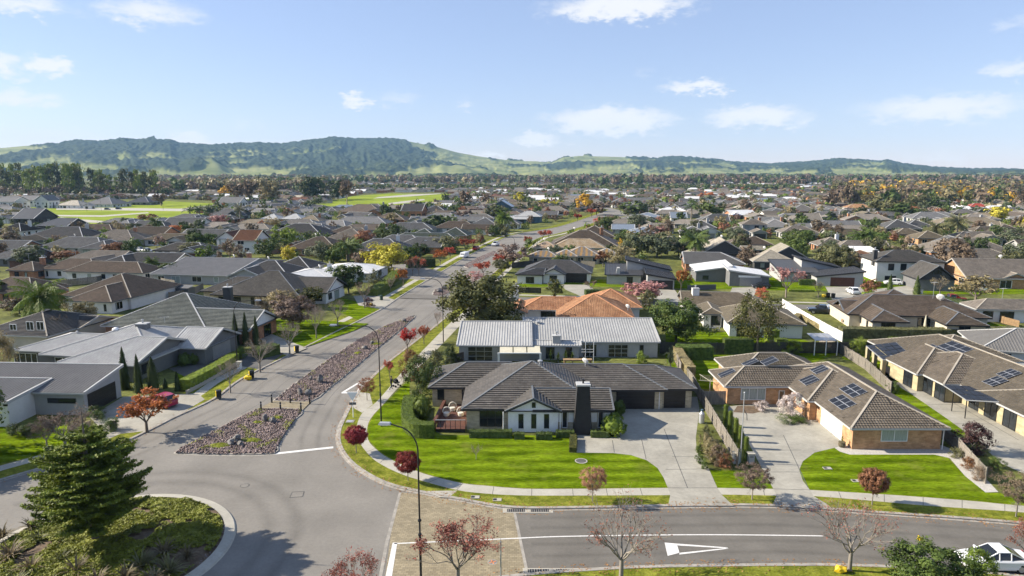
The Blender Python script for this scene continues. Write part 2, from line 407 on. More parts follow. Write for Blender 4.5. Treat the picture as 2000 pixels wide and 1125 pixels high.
roofmat('red', (0.32, 0.06, 0.04))
roofmat('metal_dark', (0.058, 0.06, 0.065), 0.45, 0.10, kind=None)
roofmat('metal_grey', (0.34, 0.335, 0.32), 0.45, 0.14, kind=None)
roofmat('metal_mid', (0.15, 0.145, 0.138), 0.5, 0.12, kind=None)
roofmat('metal_light', (0.33, 0.33, 0.32), 0.40, 0.10, kind=None)
roofmat('metal_white', (0.62, 0.62, 0.61), 0.5, 0.06, kind=None)
roofmat('metal_blue', (0.16, 0.19, 0.23), 0.42, 0.1, kind=None)
# striped lichen-orange roof: bands of two tile colours
def striped():
    m = material('roof_striped', (0.24, 0.215, 0.185), 0.7, 0.15, 0.6, kind='tiles'); nt = m.node_tree; L = nt.links.new
    b = nt.nodes['Principled BSDF']; src = b.inputs['Base Color'].links[0].from_socket
    tc = nt.nodes.new('ShaderNodeTexCoord'); wv = nt.nodes.new('ShaderNodeTexWave'); wv.inputs['Scale'].default_value = 0.2; wv.inputs['Distortion'].default_value = 2.2; wv.inputs['Detail'].default_value = 3; wv.inputs['Detail Scale'].default_value = 1.5
    L(tc.outputs['UV'], wv.inputs['Vector']); mr = nt.nodes.new('ShaderNodeMapRange'); mr.inputs['From Min'].default_value = 0.55; mr.inputs['From Max'].default_value = 0.7
    L(wv.outputs['Fac'], mr.inputs['Value']); mx = nt.nodes.new('ShaderNodeMix'); mx.data_type = 'RGBA'
    L(mr.outputs[0], mx.inputs[0]); L(src, mx.inputs[6]); mx.inputs[7].default_value = (0.40, 0.25, 0.10, 1); L(mx.outputs[2], b.inputs['Base Color'])
striped()
material('trim_light', (0.42, 0.42, 0.41), 0.6, 0.06)
material('trim_dark', (0.03, 0.03, 0.032), 0.5, 0.1)
material('trim_cream', (0.33, 0.295, 0.24), 0.7, 0.1)
material('trim_slate', (0.13, 0.14, 0.15), 0.6, 0.1)
material('trim_terracotta', (0.50, 0.24, 0.12), 0.7, 0.15)
# plants
def leaf(n, c, c2=None, var=0.35, rnd=0.16, scale=2.0, transl=0.22):
    return material('leaf_' + n, c, 0.62, var, scale, col2=c2, rnd=rnd, spec=0.25, transl=transl)
leaf('evergreen', (0.055, 0.085, 0.02), (0.095, 0.13, 0.032))
leaf('dark', (0.034, 0.052, 0.016), (0.062, 0.085, 0.026))
leaf('mid', (0.06, 0.10, 0.02), (0.11, 0.155, 0.032))
leaf('bright', (0.12, 0.18, 0.02), (0.19, 0.25, 0.03))
leaf('olive', (0.095, 0.10, 0.04), (0.15, 0.15, 0.065))
leaf('sage', (0.085, 0.105, 0.055), (0.13, 0.15, 0.08))
leaf('yellow', (0.38, 0.335, 0.025), (0.52, 0.46, 0.06))
leaf('salmon', (0.30, 0.14, 0.08), (0.42, 0.23, 0.14))
leaf('gold', (0.45, 0.27, 0.02), (0.55, 0.37, 0.04))
leaf('orange', (0.40, 0.13, 0.03), (0.52, 0.20, 0.06))
leaf('red', (0.40, 0.085, 0.045), (0.50, 0.14, 0.08))
leaf('crimson', (0.15, 0.016, 0.02), (0.26, 0.035, 0.035))
leaf('scarlet', (0.45, 0.02, 0.02), (0.55, 0.05, 0.04))
leaf('russet', (0.18, 0.085, 0.04), (0.26, 0.125, 0.065))
leaf('brown', (0.135, 0.10, 0.066), (0.20, 0.15, 0.10))
leaf('maple', (0.21, 0.075, 0.05), (0.33, 0.13, 0.085))
leaf('mauve', (0.15, 0.105, 0.08), (0.22, 0.155, 0.12))
leaf('pink', (0.36, 0.17, 0.155), (0.48, 0.26, 0.235))
leaf('purple', (0.05, 0.025, 0.025), (0.10, 0.05, 0.045))
leaf('tawny', (0.23, 0.19, 0.09), (0.31, 0.26, 0.135))
leaf('blossom', (0.55, 0.46, 0.42), (0.68, 0.60, 0.56))
leaf('bronze', (0.05, 0.062, 0.016), (0.105, 0.105, 0.028))
leaf('pine', (0.075, 0.115, 0.016), (0.18, 0.225, 0.03), scale=1.2)
leaf('hedge', (0.07, 0.105, 0.016), (0.13, 0.17, 0.026), scale=4)
leaf('flax', (0.11, 0.085, 0.045), (0.19, 0.155, 0.09), scale=3)
leaf('cover', (0.14, 0.165, 0.016), (0.23, 0.245, 0.036), scale=0.8)
material('twig', (0.20, 0.165, 0.135), 0.9, 0.25, 3, rnd=0.15)
material('twig_red', (0.20, 0.115, 0.09), 0.9, 0.25, 3, rnd=0.15)
material('bark', (0.13, 0.11, 0.09), 0.95, 0.3, 3)
material('bark_pale', (0.23, 0.205, 0.17), 0.95, 0.3, 3)
material('palm_trunk', (0.22, 0.19, 0.15), 0.95, 0.25, 3)
# ------------------------------------------------------------------ ground, roads, paths
BZ = 0.10                                       # level of lawns and paths above the road
def px(pts, z=0.0): return [P(x, y, z) for x, y in pts]
def smooth_line(pts, n=6):
    out = []
    for i in range(len(pts) - 1):
        p0, p1, p2, p3 = pts[max(i - 1, 0)], pts[i], pts[i + 1], pts[min(i + 2, len(pts) - 1)]
        for k in range(n):
            t = k / n
            out.append(0.5 * ((2 * p1) + (p2 - p0) * t + (2 * p0 - 5 * p1 + 4 * p2 - p3) * t * t + (3 * p1 - p0 - 3 * p2 + p3) * t ** 3))
    out.append(pts[-1].copy())
    return out
def offset(pts, d):
    out = []
    for i, p in enumerate(pts):
        t = (pts[min(i + 1, len(pts) - 1)] - pts[max(i - 1, 0)]); t.z = 0; t.normalize()
        out.append(p + Vector((-t.y, t.x, 0)) * d)
    return out
def sheet(name, pts, z, mat, parent=None, skirt=0.0):
    mb = MB(); mb.poly(pts, z)
    if skirt:
        for a, b in zip(pts, list(pts[1:]) + [pts[0]]):
            mb.face([(a[0], a[1], z), (b[0], b[1], z), (b[0], b[1], z - skirt), (a[0], a[1], z - skirt)])
    o = mb.build(name, M[mat], parent)
    if parent is None: o['kind'] = 'structure'
    return o
def strip(name, a, b, z, mat, parent=None):
    mb = MB(); acc = 0
    for i in range(len(a) - 1):
        l = (a[i + 1] - a[i]).length
        w = (a[i] - b[i]).length
        mb.face([(a[i].x, a[i].y, z), (a[i + 1].x, a[i + 1].y, z), (b[i + 1].x, b[i + 1].y, z), (b[i].x, b[i].y, z)], uv=[(acc, 0), (acc + l, 0), (acc + l, w), (acc, w)]); acc += l
    o = mb.build(name, M[mat], parent)
    if parent is None: o['kind'] = 'structure'
    return o
def kerb(name, pts, w=0.32, h=0.13, side=1):
    inner = offset(pts, w * side); mb = MB()
    lip = offset(pts, -0.22 * side)
    for i in range(len(pts) - 1):
        a, b, c, d = pts[i], pts[i + 1], inner[i + 1], inner[i]
        mb.face([(a.x, a.y, h - 0.012), (b.x, b.y, h - 0.012), (c.x, c.y, h), (d.x, d.y, h)])
        mb.face([(a.x, a.y, -0.04), (b.x, b.y, -0.04), (b.x, b.y, h - 0.012), (a.x, a.y, h - 0.012)])
        mb.face([(c.x, c.y, -0.04), (d.x, d.y, -0.04), (d.x, d.y, h), (c.x, c.y, h)])
        e, g = lip[i], lip[i + 1]                                     # the gutter dish
        mb.face([(e.x, e.y, 0.006), (g.x, g.y, 0.006), (b.x, b.y, 0.02), (a.x, a.y, 0.02)])
    o = mb.build(name, M['kerb']); o['kind'] = 'structure'; return o
gm = MB()
gm.face([(-9000, -300, -0.06), (9000, -300, -0.06), (9000, 9000, -0.06), (-9000, 9000, -0.06)])
g = gm.build('ground', M['gardens']); g['kind'] = 'structure'

LK = smooth_line(px([(-420, 1075), (-200, 1005), (0, 940), (120, 905), (230, 870), (300, 838), (345, 815), (420, 780), (475, 740), (565, 695), (645, 655), (745, 605), (790, 575), (865, 530), (925, 495), (1000, 460), (1060, 449), (1100, 441), (1155, 423), (1190, 410)]), 4)
RK = smooth_line(px([(1207, 412), (1178, 428), (1118, 448), (1085, 457), (1040, 470), (950, 545), (870, 620), (800, 675), (755, 710), (700, 765), (672, 815), (660, 845), (663, 875), (690, 910), (750, 945), (830, 965), (900, 978), (1000, 994), (1150, 994), (1300, 991), (1500, 990), (1700, 1003), (2000, 1025), (2400, 1070)]), 4)
BK = smooth_line(px([(2400, 1180), (2000, 1126), (1800, 1110), (1600, 1103), (1300, 1106), (1180, 1111), (1060, 1119), (950, 1131), (860, 1152), (760, 1200), (690, 1290)]), 4)
sheet('road', LK + RK + BK + px([(400, 1600), (-900, 1600)]), 0.0, 'asphalt')
i0 = min(range(len(RK)), key=lambda i: (RK[i] - P(1003, 994)).length)
cross_top = RK[i0:]
sheet('cross_street_surface', cross_top + [p for p in BK if p.x > P(1030, 1120).x], 0.004, 'asphalt_new')
for n, line, s in (('kerb_west', LK, 1), ('kerb_east', RK, 1), ('kerb_south', BK, 1)):
    kerb(n, line, side=s)
# land on both sides of the roads, a kerb's height above them
land_w = offset(LK, 0.31)
sheet('land_west', land_w + [Vector((70, 700, 0)), Vector((-700, 700, 0)), Vector((-400, 60, 0)), Vector((-200, 20, 0))], BZ, 'land')
for nm_, ln_ in (('verge_west', LK), ('verge_east', RK)): strip(nm_, offset(ln_, .32), offset(ln_, 5.2 if nm_ == 'verge_west' else 4.2), BZ + .002, 'verge')
land_e = offset(RK, 0.31)
sheet('land_east', land_e + [Vector((420, 40, 0)), Vector((520, 560, 0)), Vector((120, 560, 0))], BZ, 'land')
land_s = offset(BK, 0.31)
sheet('land_south', land_s + [P(690, 1900), P(2600, 1900)], BZ, 'verge')

# footpaths
IN = px([(905, 610), (879, 631), (832, 678), (784, 728), (760, 757), (733, 787), (708, 806), (697, 832), (699, 858), (722, 890), (748, 909), (784, 926), (821, 938), (892, 957), (949, 964), (1000, 967), (1068, 968), (1309, 967), (1409, 966), (1518, 968), (1589, 969), (1701, 978), (1803, 987), (1904, 994), (2000, 1001), (2300, 1028)], BZ)
OUT = px([(921, 612), (900, 634), (856, 680), (806, 730), (777, 758), (751, 787), (728, 812), (718, 832), (719, 859), (739, 881), (763, 897), (812, 919), (845, 930), (904, 944), (953, 949), (1000, 953), (1068, 955), (1303, 953), (1400, 953), (1517, 955), (1581, 957), (1700, 964), (1803, 971), (1904, 979), (2000, 988), (2300, 1010)], BZ)
IN, OUT = smooth_line(IN, 4), smooth_line(OUT, 4)
path = strip('footpath_east', IN, OUT, BZ + 0.004, 'concrete')
path['kind'] = 'structure'
jm = MB()                                      # sawn joints across the path
acc = 0
for i in range(1, len(IN)):
    acc += (IN[i] - IN[i - 1]).length
    if acc > 2.9:
        acc = 0; a, b = IN[i], OUT[i]; t = (IN[i] - IN[i - 1]).normalized() * 0.025
        jm.face([(a.x - t.x, a.y - t.y, BZ + 0.007), (a.x + t.x, a.y + t.y, BZ + 0.007), (b.x + t.x, b.y + t.y, BZ + 0.007), (b.x - t.x, b.y - t.y, BZ + 0.007)])
jm.build('path_joint', M['drive_dark'], path)
LKn = [p for p in LK if -48 < p.x < 40 and 50 < p.y < 320]
strip('footpath_west', offset(LKn, 2.3), offset(LKn, 3.7), BZ + 0.004, 'concrete')
RKn = [p for p in RK if 128 < p.y < 320]
strip('footpath_north_east', offset(RKn, 2.6), offset(RKn, 4.0), BZ + 0.0052, 'concrete')
# lay seams in the asphalt of the avenue
seg = [p for p in LK if 78 < p.y < 260]
for d_ in (-3.4, -6.3): strip('road_seam', offset(seg, d_), offset(seg, d_ - .05), 0.003, 'drive_dark')
seg = [p for p in RK if 78 < p.y < 230]
strip('road_seam', offset(seg, -3.0), offset(seg, -3.05), 0.003, 'drive_dark')
for q_ in ([(505, 770), (560, 765)], [(600, 745), (745, 743)], [(585, 715), (640, 704)], [(720, 625), (800, 618)], [(760, 597), (880, 590)]):
    a_, b_ = P(*q_[0]), P(*q_[1]); n_ = (b_ - a_).normalized() * .03; s_ = Vector((-n_.y, n_.x, 0)); sheet('road_seam', [a_ + s_, b_ + s_, b_ - s_, a_ - s_], 0.0035, 'drive_dark')
# autumn leaves gathered along the kerbs
lg = np.random.default_rng(44); LC = []
for ln_, lo_, hi_, k_ in ((RK, -.9, 1.6, 26), (BK, -.7, 1.2, 26), (LK, -.5, 2.2, 8)):
    near_ = [p for p in ln_ if 40 < p.y < 130]
    for a_, b_ in zip(near_, near_[1:]):
        t_ = (b_ - a_); L_ = t_.length; n_ = Vector((-t_.y, t_.x, 0)).normalized()
        for _ in range(int(L_ * k_ * lg.uniform(.3, 1.2))):
            w_ = lg.normal(.0, .55); w_ = min(max(w_, lo_), hi_); p = a_ + t_ * lg.random() + n_ * w_; LC.append((p.x, p.y, (BZ + .035) if w_ > -.02 else .022))
LC = np.array(LC); lt = lg.uniform(0, 6.28, len(LC)); lu = np.stack([np.cos(lt), np.sin(lt), np.zeros(len(LC))], 1) * .075; lv = np.stack([-np.sin(lt), np.cos(lt), lg.normal(0, .3, len(LC))], 1) * .05
material('litter', (0.20, 0.09, 0.03), 0.9, 0.5, 6, col2=(0.30, 0.16, 0.06))
tag(link_mesh('fallen_leaves', np_mesh('fallen_leaves', np.stack([LC - lu, LC - lv, LC + lu, LC + lv], 1).reshape(-1, 3), np.arange(4 * len(LC)).reshape(-1, 4)), M['litter']), 'brown fallen leaves gathered along the kerbs', 'leaves', kind='stuff')
# kerb ramp at the corner
sheet('path_ramp', px([(831, 959), (893, 958), (876, 972), (858, 971)], BZ), BZ + 0.0032, 'concrete')
sheet('path_crossing_apron', px([(707, 806), (728, 790), (722, 768), (700, 766), (682, 792)], BZ), BZ + 0.0032, 'concrete')

# lawns of the near gardens
sheet('lawn_corner', px([(751, 789), (729, 813), (719, 833), (720, 858), (740, 880), (764, 896), (813, 918), (846, 929), (905, 943), (954, 948), (1000, 952), (1068, 954), (1303, 952), (1296, 933), (1284, 914), (1263, 899), (1233, 889), (1197, 885), (1122, 883), (1122, 850), (860, 850), (800, 780), (800, 740)], BZ), BZ + 0.006, 'lawn')
sheet('lawn_brick_house', px([(1647, 876), (1629, 875), (1591, 884), (1568, 901), (1561, 918), (1568, 939), (1581, 956), (1700, 963), (1803, 970), (1904, 978), (2000, 987), (2300, 1009), (2300, 985), (2000, 965), (1930, 962), (1880, 925), (1850, 893), (1820, 886), (1700, 886)], BZ), BZ + 0.006, 'lawn')
sheet('lawn_between_drives', px([(1386, 918), (1402, 953), (1509, 954), (1498, 930), (1440, 919)], BZ), BZ + 0.006, 'lawn')
sheet('lawn_back', px([(1330, 760), (1440, 760), (1640, 690), (1560, 660), (1300, 640), (1300, 700)], BZ), BZ + 0.006, 'lawn')
sheet('lawn_east_back', px([(1640, 700), (1700, 668), (1760, 700), (1740, 790), (1860, 850), (1915, 845), (1800, 760), (1720, 720)], BZ), BZ + 0.006, 'lawn')
sheet('lawn_hedged_house', px([(1620, 605), (1650, 600), (1700, 640), (1990, 655), (1990, 640), (1640, 585)], BZ), BZ + 0.006, 'lawn')
sheet('lawn_side_street', px([(1010, 560), (1170, 560), (1900, 575), (2050, 575), (2050, 545), (1700, 540), (1020, 548)], BZ), BZ + 0.006, 'lawn')
# driveways
sheet('driveway_corner_house', px([(1122, 845), (1113, 884), (1197, 885), (1233, 889), (1263, 899), (1284, 914), (1296, 933), (1304, 952), (1309, 967), (1305, 988), (1433, 988), (1409, 966), (1401, 953), (1384, 915), (1361, 883), (1359, 855), (1366, 800), (1362, 775), (1195, 775), (1195, 845)], BZ), BZ + 0.010, 'drive')
sheet('driveway_brick_house', px([(1410, 795), (1440, 820), (1462, 865), (1487, 913), (1510, 954), (1517, 968), (1508, 988), (1629, 996), (1614, 984), (1589, 969), (1581, 956), (1568, 939), (1561, 918), (1568, 901), (1591, 884), (1629, 875), (1655, 870), (1655, 840), (1560, 780)], BZ), BZ + 0.010, 'drive')
sheet('driveway_east', px([(1740, 745), (1815, 752), (1900, 775), (2080, 880), (2150, 930), (2010, 930), (1955, 905), (1905, 858), (1850, 818), (1780, 770)], BZ), BZ + 0.010, 'drive')
jm = MB()
def joint(a, b, w=0.035, z=BZ + 0.014):
    a, b = P(*a, BZ), P(*b, BZ); t = (b - a).normalized() * w; s = Vector((-t.y, t.x, 0))
    jm.face([(a + s)[:2] + (z,), (a - s)[:2] + (z,), (b - s)[:2] + (z,), (b + s)[:2] + (z,)])
for a, b in [((1297, 838), (1343, 953)), ((1253, 858), (1262, 897)), ((1196, 860), (1200, 884)), ((1300, 917), (1385, 916)), ((1313, 892), (1365, 892)), ((1530, 850), (1578, 952)), ((1478, 880), (1566, 879)), ((1495, 922), (1562, 922)), ((1304, 953), (1401, 953)), ((1510, 955), (1581, 957)),
             ((1850, 780), (1990, 860)), ((1800, 790), (1930, 790)), ((1860, 828), (1990, 828))]: joint(a, b)
jm.build('driveway_joint', M['drive_dark'])['kind'] = 'structure'
# driveways west of the avenue
sheet('driveway_magenta_car', px([(175, 815), (240, 775), (385, 768), (400, 780), (345, 813), (285, 842), (210, 850)], BZ), BZ + 0.010, 'drive')
sheet('driveway_hedge_house', px([(330, 720), (420, 695), (470, 690), (555, 690), (510, 722), (470, 715), (420, 735), (360, 735)], BZ), BZ + 0.010, 'drive_dark')
sheet('driveway_tile_house', px([(500, 655), (520, 648), (600, 680), (565, 694), (540, 690)], BZ), BZ + 0.010, 'drive')
sheet('driveway_white_roof_house', px([(690, 578), (730, 575), (770, 585), (745, 604), (700, 596)], BZ), BZ + 0.010, 'drive')
sheet('side_road_west', px([(700, 538), (755, 518), (800, 515), (862, 530), (835, 548), (800, 545), (740, 550)], BZ), BZ + 0.010, 'asphalt')
sheet('lawn_west_gardens', px([(500, 650), (520, 628), (560, 622), (720, 632), (690, 646), (560, 690)], BZ), BZ + 0.006, 'lawn')
sheet('lawn_white_gable', px([(640, 600), (650, 578), (745, 600), (700, 625)], BZ), BZ + 0.006, 'lawn')
sheet('lawn_magenta_car', px([(345, 750), (420, 742), (440, 700), (340, 715)], BZ), BZ + 0.006, 'lawn')
sheet('lawn_far_left', px([(-200, 950), (0, 905), (120, 880), (215, 848), (190, 832), (100, 830), (-200, 835)], BZ), BZ + 0.006, 'lawn')
# the side street behind and its driveways
a = P(1010, 588); ux, uy = math.cos(GRID), math.sin(GRID)
def gridpt(o, u, v): return Vector((o.x + u * ux - v * uy, o.y + u * uy + v * ux, 0))
ST0 = P(1316, 598)
st_n = [gridpt(ST0, u, 5.2) for u in np.linspace(-60, 160, 30)]; st_s = [gridpt(ST0, u, 0) for u in np.linspace(-60, 160, 30)]
strip('side_street', st_s, st_n, BZ + 0.012, 'asphalt_new')
strip('footpath_side_street', [gridpt(ST0, u, 7.2) for u in np.linspace(-40, 160, 30)], [gridpt(ST0, u, 8.5) for u in np.linspace(-40, 160, 30)], BZ + 0.010, 'concrete')
for q in ([(1095, 556), (1150, 556), (1172, 578), (1135, 579), (1105, 566)], [(1262, 560), (1315, 562), (1335, 590), (1290, 590)], [(1430, 562), (1480, 560), (1470, 585), (1420, 585)], [(1612, 560), (1680, 560), (1705, 585), (1625, 585)], [(1700, 566), (1790, 556), (1800, 570), (1740, 588)]):
    sheet('side_driveway', px(q, BZ), BZ + 0.014, 'drive')
# far streets
sheet('side_road_left', px([(290, 512), (330, 516), (365, 498), (392, 472), (420, 455), (400, 455), (372, 470), (330, 488)], BZ), BZ + 0.02, 'asphalt')
sheet('road_far_right', px([(1560, 452), (1680, 463), (1720, 450), (1690, 440), (1640, 446), (1600, 440)], BZ), BZ + 0.02, 'asphalt')
sheet('road_far_middle', px([(1150, 424), (1190, 410), (1170, 404), (1160, 396), (1172, 396), (1188, 404), (1235, 419), (1210, 424)], BZ), BZ + 0.02, 'asphalt')
for nm, q in (('field_west', [(90, 440), (60, 405), (130, 396), (300, 392), (420, 398), (395, 420), (350, 428), (130, 446)]), ('field_middle', [(610, 402), (690, 383), (760, 378), (880, 379), (875, 394), (780, 405), (700, 405)]),
              ('field_far', [(-150, 376), (0, 374), (160, 372), (150, 364), (0, 363), (-150, 364)]), ('field_far_right', [(1535, 367), (1570, 364), (1580, 368), (1545, 371)]), ('field_right', [(1960, 403), (2050, 403), (2050, 394), (1960, 396)])):
    sheet(nm, px(q), BZ + 0.05, 'field')
for q in ([(95, 423), (200, 424), (290, 417), (290, 415), (200, 421), (95, 420)], [(110, 410), (360, 413), (420, 404), (420, 400), (350, 408), (110, 405)], [(100, 430), (140, 434), (230, 437), (228, 434), (160, 429), (120, 425)], [(730, 388), (800, 384), (860, 379), (862, 378), (800, 380), (740, 385)], [(760, 400), (800, 396), (830, 391), (828, 389), (790, 393), (758, 397)]):
    sheet('field_path', px(q), BZ + 0.08, 'concrete')

# ------------------------------------------------------------------ markings
def mark(name, q, mat='paint', z=0.010): return sheet(name, px(q), z, mat)
mark('limit_line', [(536, 884.5), (651, 872), (651, 875.5), (536, 888)])
def fine_line(a, b, w=0.13, z=0.012, name='lane_line'):
    n = 14; pts = [a + (b - a) * (i / n) for i in range(n + 1)]; return strip(name, offset(pts, w / 2), offset(pts, -w / 2), z, 'paint')
cl = smooth_line(px([(770, 1062), (1000, 1052), (1100, 1048), (1300, 1045), (1450, 1045), (1608, 1047)]), 5)
strip('centre_line', offset(cl, 0.07), offset(cl, -0.07), 0.016, 'paint')
mark('entry_line', [(767, 1060), (776, 1060), (764, 1135), (751, 1135)], z=0.016)
for q in ([(1298, 1060), (1322, 1062), (1327, 1080), (1304, 1086)], [(1322, 1062), (1421, 1069.5), (1422, 1071.5), (1322, 1065.5)], [(1327, 1080), (1421, 1070.5), (1423, 1072), (1327, 1083.5)], ):
    mark('give_way_triangle', q, z=0.016)
for q in ([(667, 766), (700, 765), (700, 768), (667, 768.5)], [(668, 765.5), (704, 744.5), (706, 746), (674, 765.8)], [(702, 745.5), (706, 745.5), (701, 766), (697, 766)]): mark('give_way_marking', q)
# paved crossing at the junction
pv = sheet('paved_crossing', px([(782, 962), (830, 966), (900, 979), (1003, 995), (1015, 1050), (1030, 1122), (950, 1133), (860, 1153), (742, 1200), (757, 1090), (768, 1010)]), 0.008, 'paver')
mark('paving_edge', [(779, 962), (784, 962), (759, 1060), (745, 1135), (738, 1135), (752, 1060)], 'kerb', 0.012)
mark('paving_edge_east', [(1001, 994), (1006, 994), (1033, 1121), (1027, 1121)], 'kerb', 0.012)
# drain grates, manholes, plates
def disc(name, x, y, r, mat, z, parent=None, n=18):
    c = P(x, y); mb = MB(); mb.poly([(c.x + r * math.cos(k * 6.283 / n), c.y + r * math.sin(k * 6.283 / n)) for k in range(n)], z)
    o = mb.build(name, M[mat], parent)
    return o
def manhole(x, y, r, label, rim='drive_dark', top='asphalt', z=0.012, cross=False):
    c = P(x, y); t = thing('manhole_cover', (c.x, c.y, 0), label, 'manhole')
    n = 20; mb = MB()
    for k in range(n):
        a0, a1 = k * 6.283 / n, (k + 1) * 6.283 / n
        mb.face([(c.x + r * math.cos(a0), c.y + r * math.sin(a0), z), (c.x + r * math.cos(a1), c.y + r * math.sin(a1), z), (c.x + .82 * r * math.cos(a1), c.y + .82 * r * math.sin(a1), z + .004), (c.x + .82 * r * math.cos(a0), c.y + .82 * r * math.sin(a0), z + .004)])
    mb.build('rim', M[rim], t)
    mb = MB(); mb.poly([(c.x + .81 * r * math.cos(k * 6.283 / n), c.y + .81 * r * math.sin(k * 6.283 / n)) for k in range(n)], z + .002); mb.build('cover', M[top], t)
    if cross:
        mb = MB()
        for a in (0.4, 1.97): mb.box((c.x, c.y, z + .008), (1.5 * r, 0.10, 0.006), a)
        mb.build('cross', M['cloth_orange'], t)
manhole(478, 948.5, 0.42, 'round manhole cover in the asphalt north-west of the planted roundabout')
manhole(962, 1098, 0.36, 'round cover with an orange cross in the paved crossing', top='boulder', rim='kerb', cross=True, z=0.014)
c = P(579, 966); t = thing('service_cover', (c.x, c.y, 0), 'square steel service cover outlined in the asphalt of the junction', 'service cover')
mb = MB()
q = px([(566, 972), (591, 970), (594, 960), (571, 961)])
for a, b in zip(q, q[1:] + q[:1]):
    mb.beam((a.x, a.y, .012), (b.x, b.y, .012), 0.07, 0.006)
mb.build('frame', M['drive_dark'], t); mb = MB(); mb.poly(q, 0.009); mb.build('plate', M['asphalt'], t)
def grate(pxa, label):
    t = thing('drain_grate', tuple(P(*pxa)), label, 'drain'); c = P(*pxa)
    mb = MB(); mb.box((c.x, c.y, 0.012), (4.2, 0.75, 0.02)); mb.build('surround', M['concrete'], t)
    for dx in (-1.0, 1.0):
        mb = MB(); mb.box((c.x + dx, c.y, 0.026), (1.5, 0.48, 0.012)); g_ = mb.build('grate', M['black_metal'], t)
        mb = MB()
        for k in range(8): mb.box((c.x + dx - 0.65 + k * 0.186, c.y, 0.036), (0.05, 0.46, 0.012))
        mb.build('bar', M['kerb'], g_)
grate((1031, 997.5), 'pair of kerbside drain grates beside the corner of the paving')
grate((1079, 1116), 'pair of drain grates in the kerb at the bottom edge')
def small_cover(x, y, label, round_=False):
    c = P(x, y, BZ); t = thing('valve_cover', (c.x, c.y, BZ), label, 'valve cover')
    mb = MB(); mb.box((c.x, c.y, BZ + .03), (0.75, 0.5, 0.05)); mb.build('base', M['concrete'], t)
    mb = MB(); mb.box((c.x - .2, c.y, BZ + .062), (0.3, 0.3, 0.02)); mb.build('lid', M['black_metal'], t)
small_cover(928, 971.5, 'valve cover in the verge grass, nearer the paved crossing'); small_cover(971, 976.5, 'valve cover in the verge grass, farther right towards the round tree')
small_cover(1616, 915, 'small dark cover in the lawn before the brick house'); small_cover(1672, 939.5, 'small white cover on the lawn beside the footpath tree')
c = P(684, 823, BZ); t = thing('toby_plate', (c.x, c.y, BZ), 'grey square plate in the grass beneath the give way sign', 'cover plate')
mb = MB(); mb.box((c.x, c.y, BZ + .02), (0.9, 0.8, .04)); mb.build('plate', M['kerb'], t); mb = MB(); mb.box((c.x, c.y, BZ + .045), (0.6, 0.5, .02)); mb.build('lid', M['galv'], t)
manhole(1135, 902.5, 0.62, 'round pale rimmed pit cover in the corner house lawn', rim='concrete', top='drive_dark', z=BZ + 0.03)

# ------------------------------------------------------------------ median beds
def rock_mesh(rng, r, n=2):
    bm = bmesh.new(); bmesh.ops.create_icosphere(bm, subdivisions=n, radius=1.0)
    for v in bm.verts:
        k = 1 + rng.uniform(-0.22, 0.22); v.co = Vector((v.co.x * r[0] * k, v.co.y * r[1] * k, v.co.z * r[2] * k))
    me = bpy.data.meshes.new('rock'); bm.to_mesh(me); bm.free(); return me
rng = random.Random(5)
def boulder(x, y, w, h, label, group='boulders in the stone median'):
    c = P(x, y, BZ); s = scale_at(c); w = w / s; h = h / s
    me = rock_mesh(rng, (w / 2, w * 0.42, h * 0.62)); o = link_mesh('boulder', me, M['boulder']); o.location = (c.x, c.y, BZ + h * 0.38); o.rotation_euler = (0, 0, rng.uniform(0, 6))
    tag(o, label, 'boulder', group)
def inside(poly, x, y):
    r = False; j = len(poly) - 1
    for i in range(len(poly)):
        if (poly[i].y > y) != (poly[j].y > y) and x < (poly[j].x - poly[i].x) * (y - poly[i].y) / (poly[j].y - poly[i].y) + poly[i].x: r = not r
        j = i
    return r
def stones(poly, name, label, n, r0, r1, seed):
    rg = np.random.default_rng(seed)
    x0, x1 = min(p.x for p in poly), max(p.x for p in poly); y0, y1 = min(p.y for p in poly), max(p.y for p in poly)
    base = np.array([(0, 0, 1), (0.9, 0, .2), (-.3, .85, .25), (-.4, -.8, .2), (.35, .5, -.4), (-.7, .1, -.3)]); F0 = np.array([(0, 1, 2), (0, 2, 3), (0, 3, 1), (1, 4, 2), (2, 5, 3), (3, 5, 1), (1, 5, 4), (2, 4, 5)])
    V, F = [], []; k = 0; tries = 0
    while k < n and tries < n * 6:
        tries += 1; x, y = rg.uniform(x0, x1), rg.uniform(y0, y1)
        if not inside(poly, x, y): continue
        r = rg.uniform(r0, r1); a = rg.uniform(0, 6.28); ca, sa = math.cos(a), math.sin(a)
        b = base * (1 + rg.uniform(-.25, .25, base.shape)); b = np.stack([b[:, 0] * ca - b[:, 1] * sa, b[:, 0] * sa + b[:, 1] * ca, b[:, 2] * .7], 1) * r
        V.append(b + np.array([x, y, BZ + 0.02 + rg.uniform(0, .05)])); F.append(F0 + 6 * k); k += 1
    o = link_mesh(name, np_mesh(name, np.concatenate(V), np.concatenate(F)), M['stones']); tag(o, label, 'stones', kind='stuff'); return o
def bed(name, pts, lab, nst, seed, r0=.05, r1=.18):
    poly = px(pts); kb = smooth_line(poly + [poly[0]], 2)
    sheet(name, poly, BZ - 0.04, 'stones', skirt=0.08)
    kerb(name + '_kerb', kb, w=0.16, h=0.12, side=-1 if sum((b.x - a.x) * (b.y + a.y) for a, b in zip(poly, poly[1:] + poly[:1])) > 0 else 1)
    stones(poly, name + '_stones', lab, nst, r0, r1, seed)
bed('median_bed_near', [(344, 886), (352, 878), (420, 842), (503, 800), (592, 801), (575, 822), (556, 848), (543, 872), (536, 887), (440, 889)], 'purple grey river stones filling the near median bed', 6500, 1)
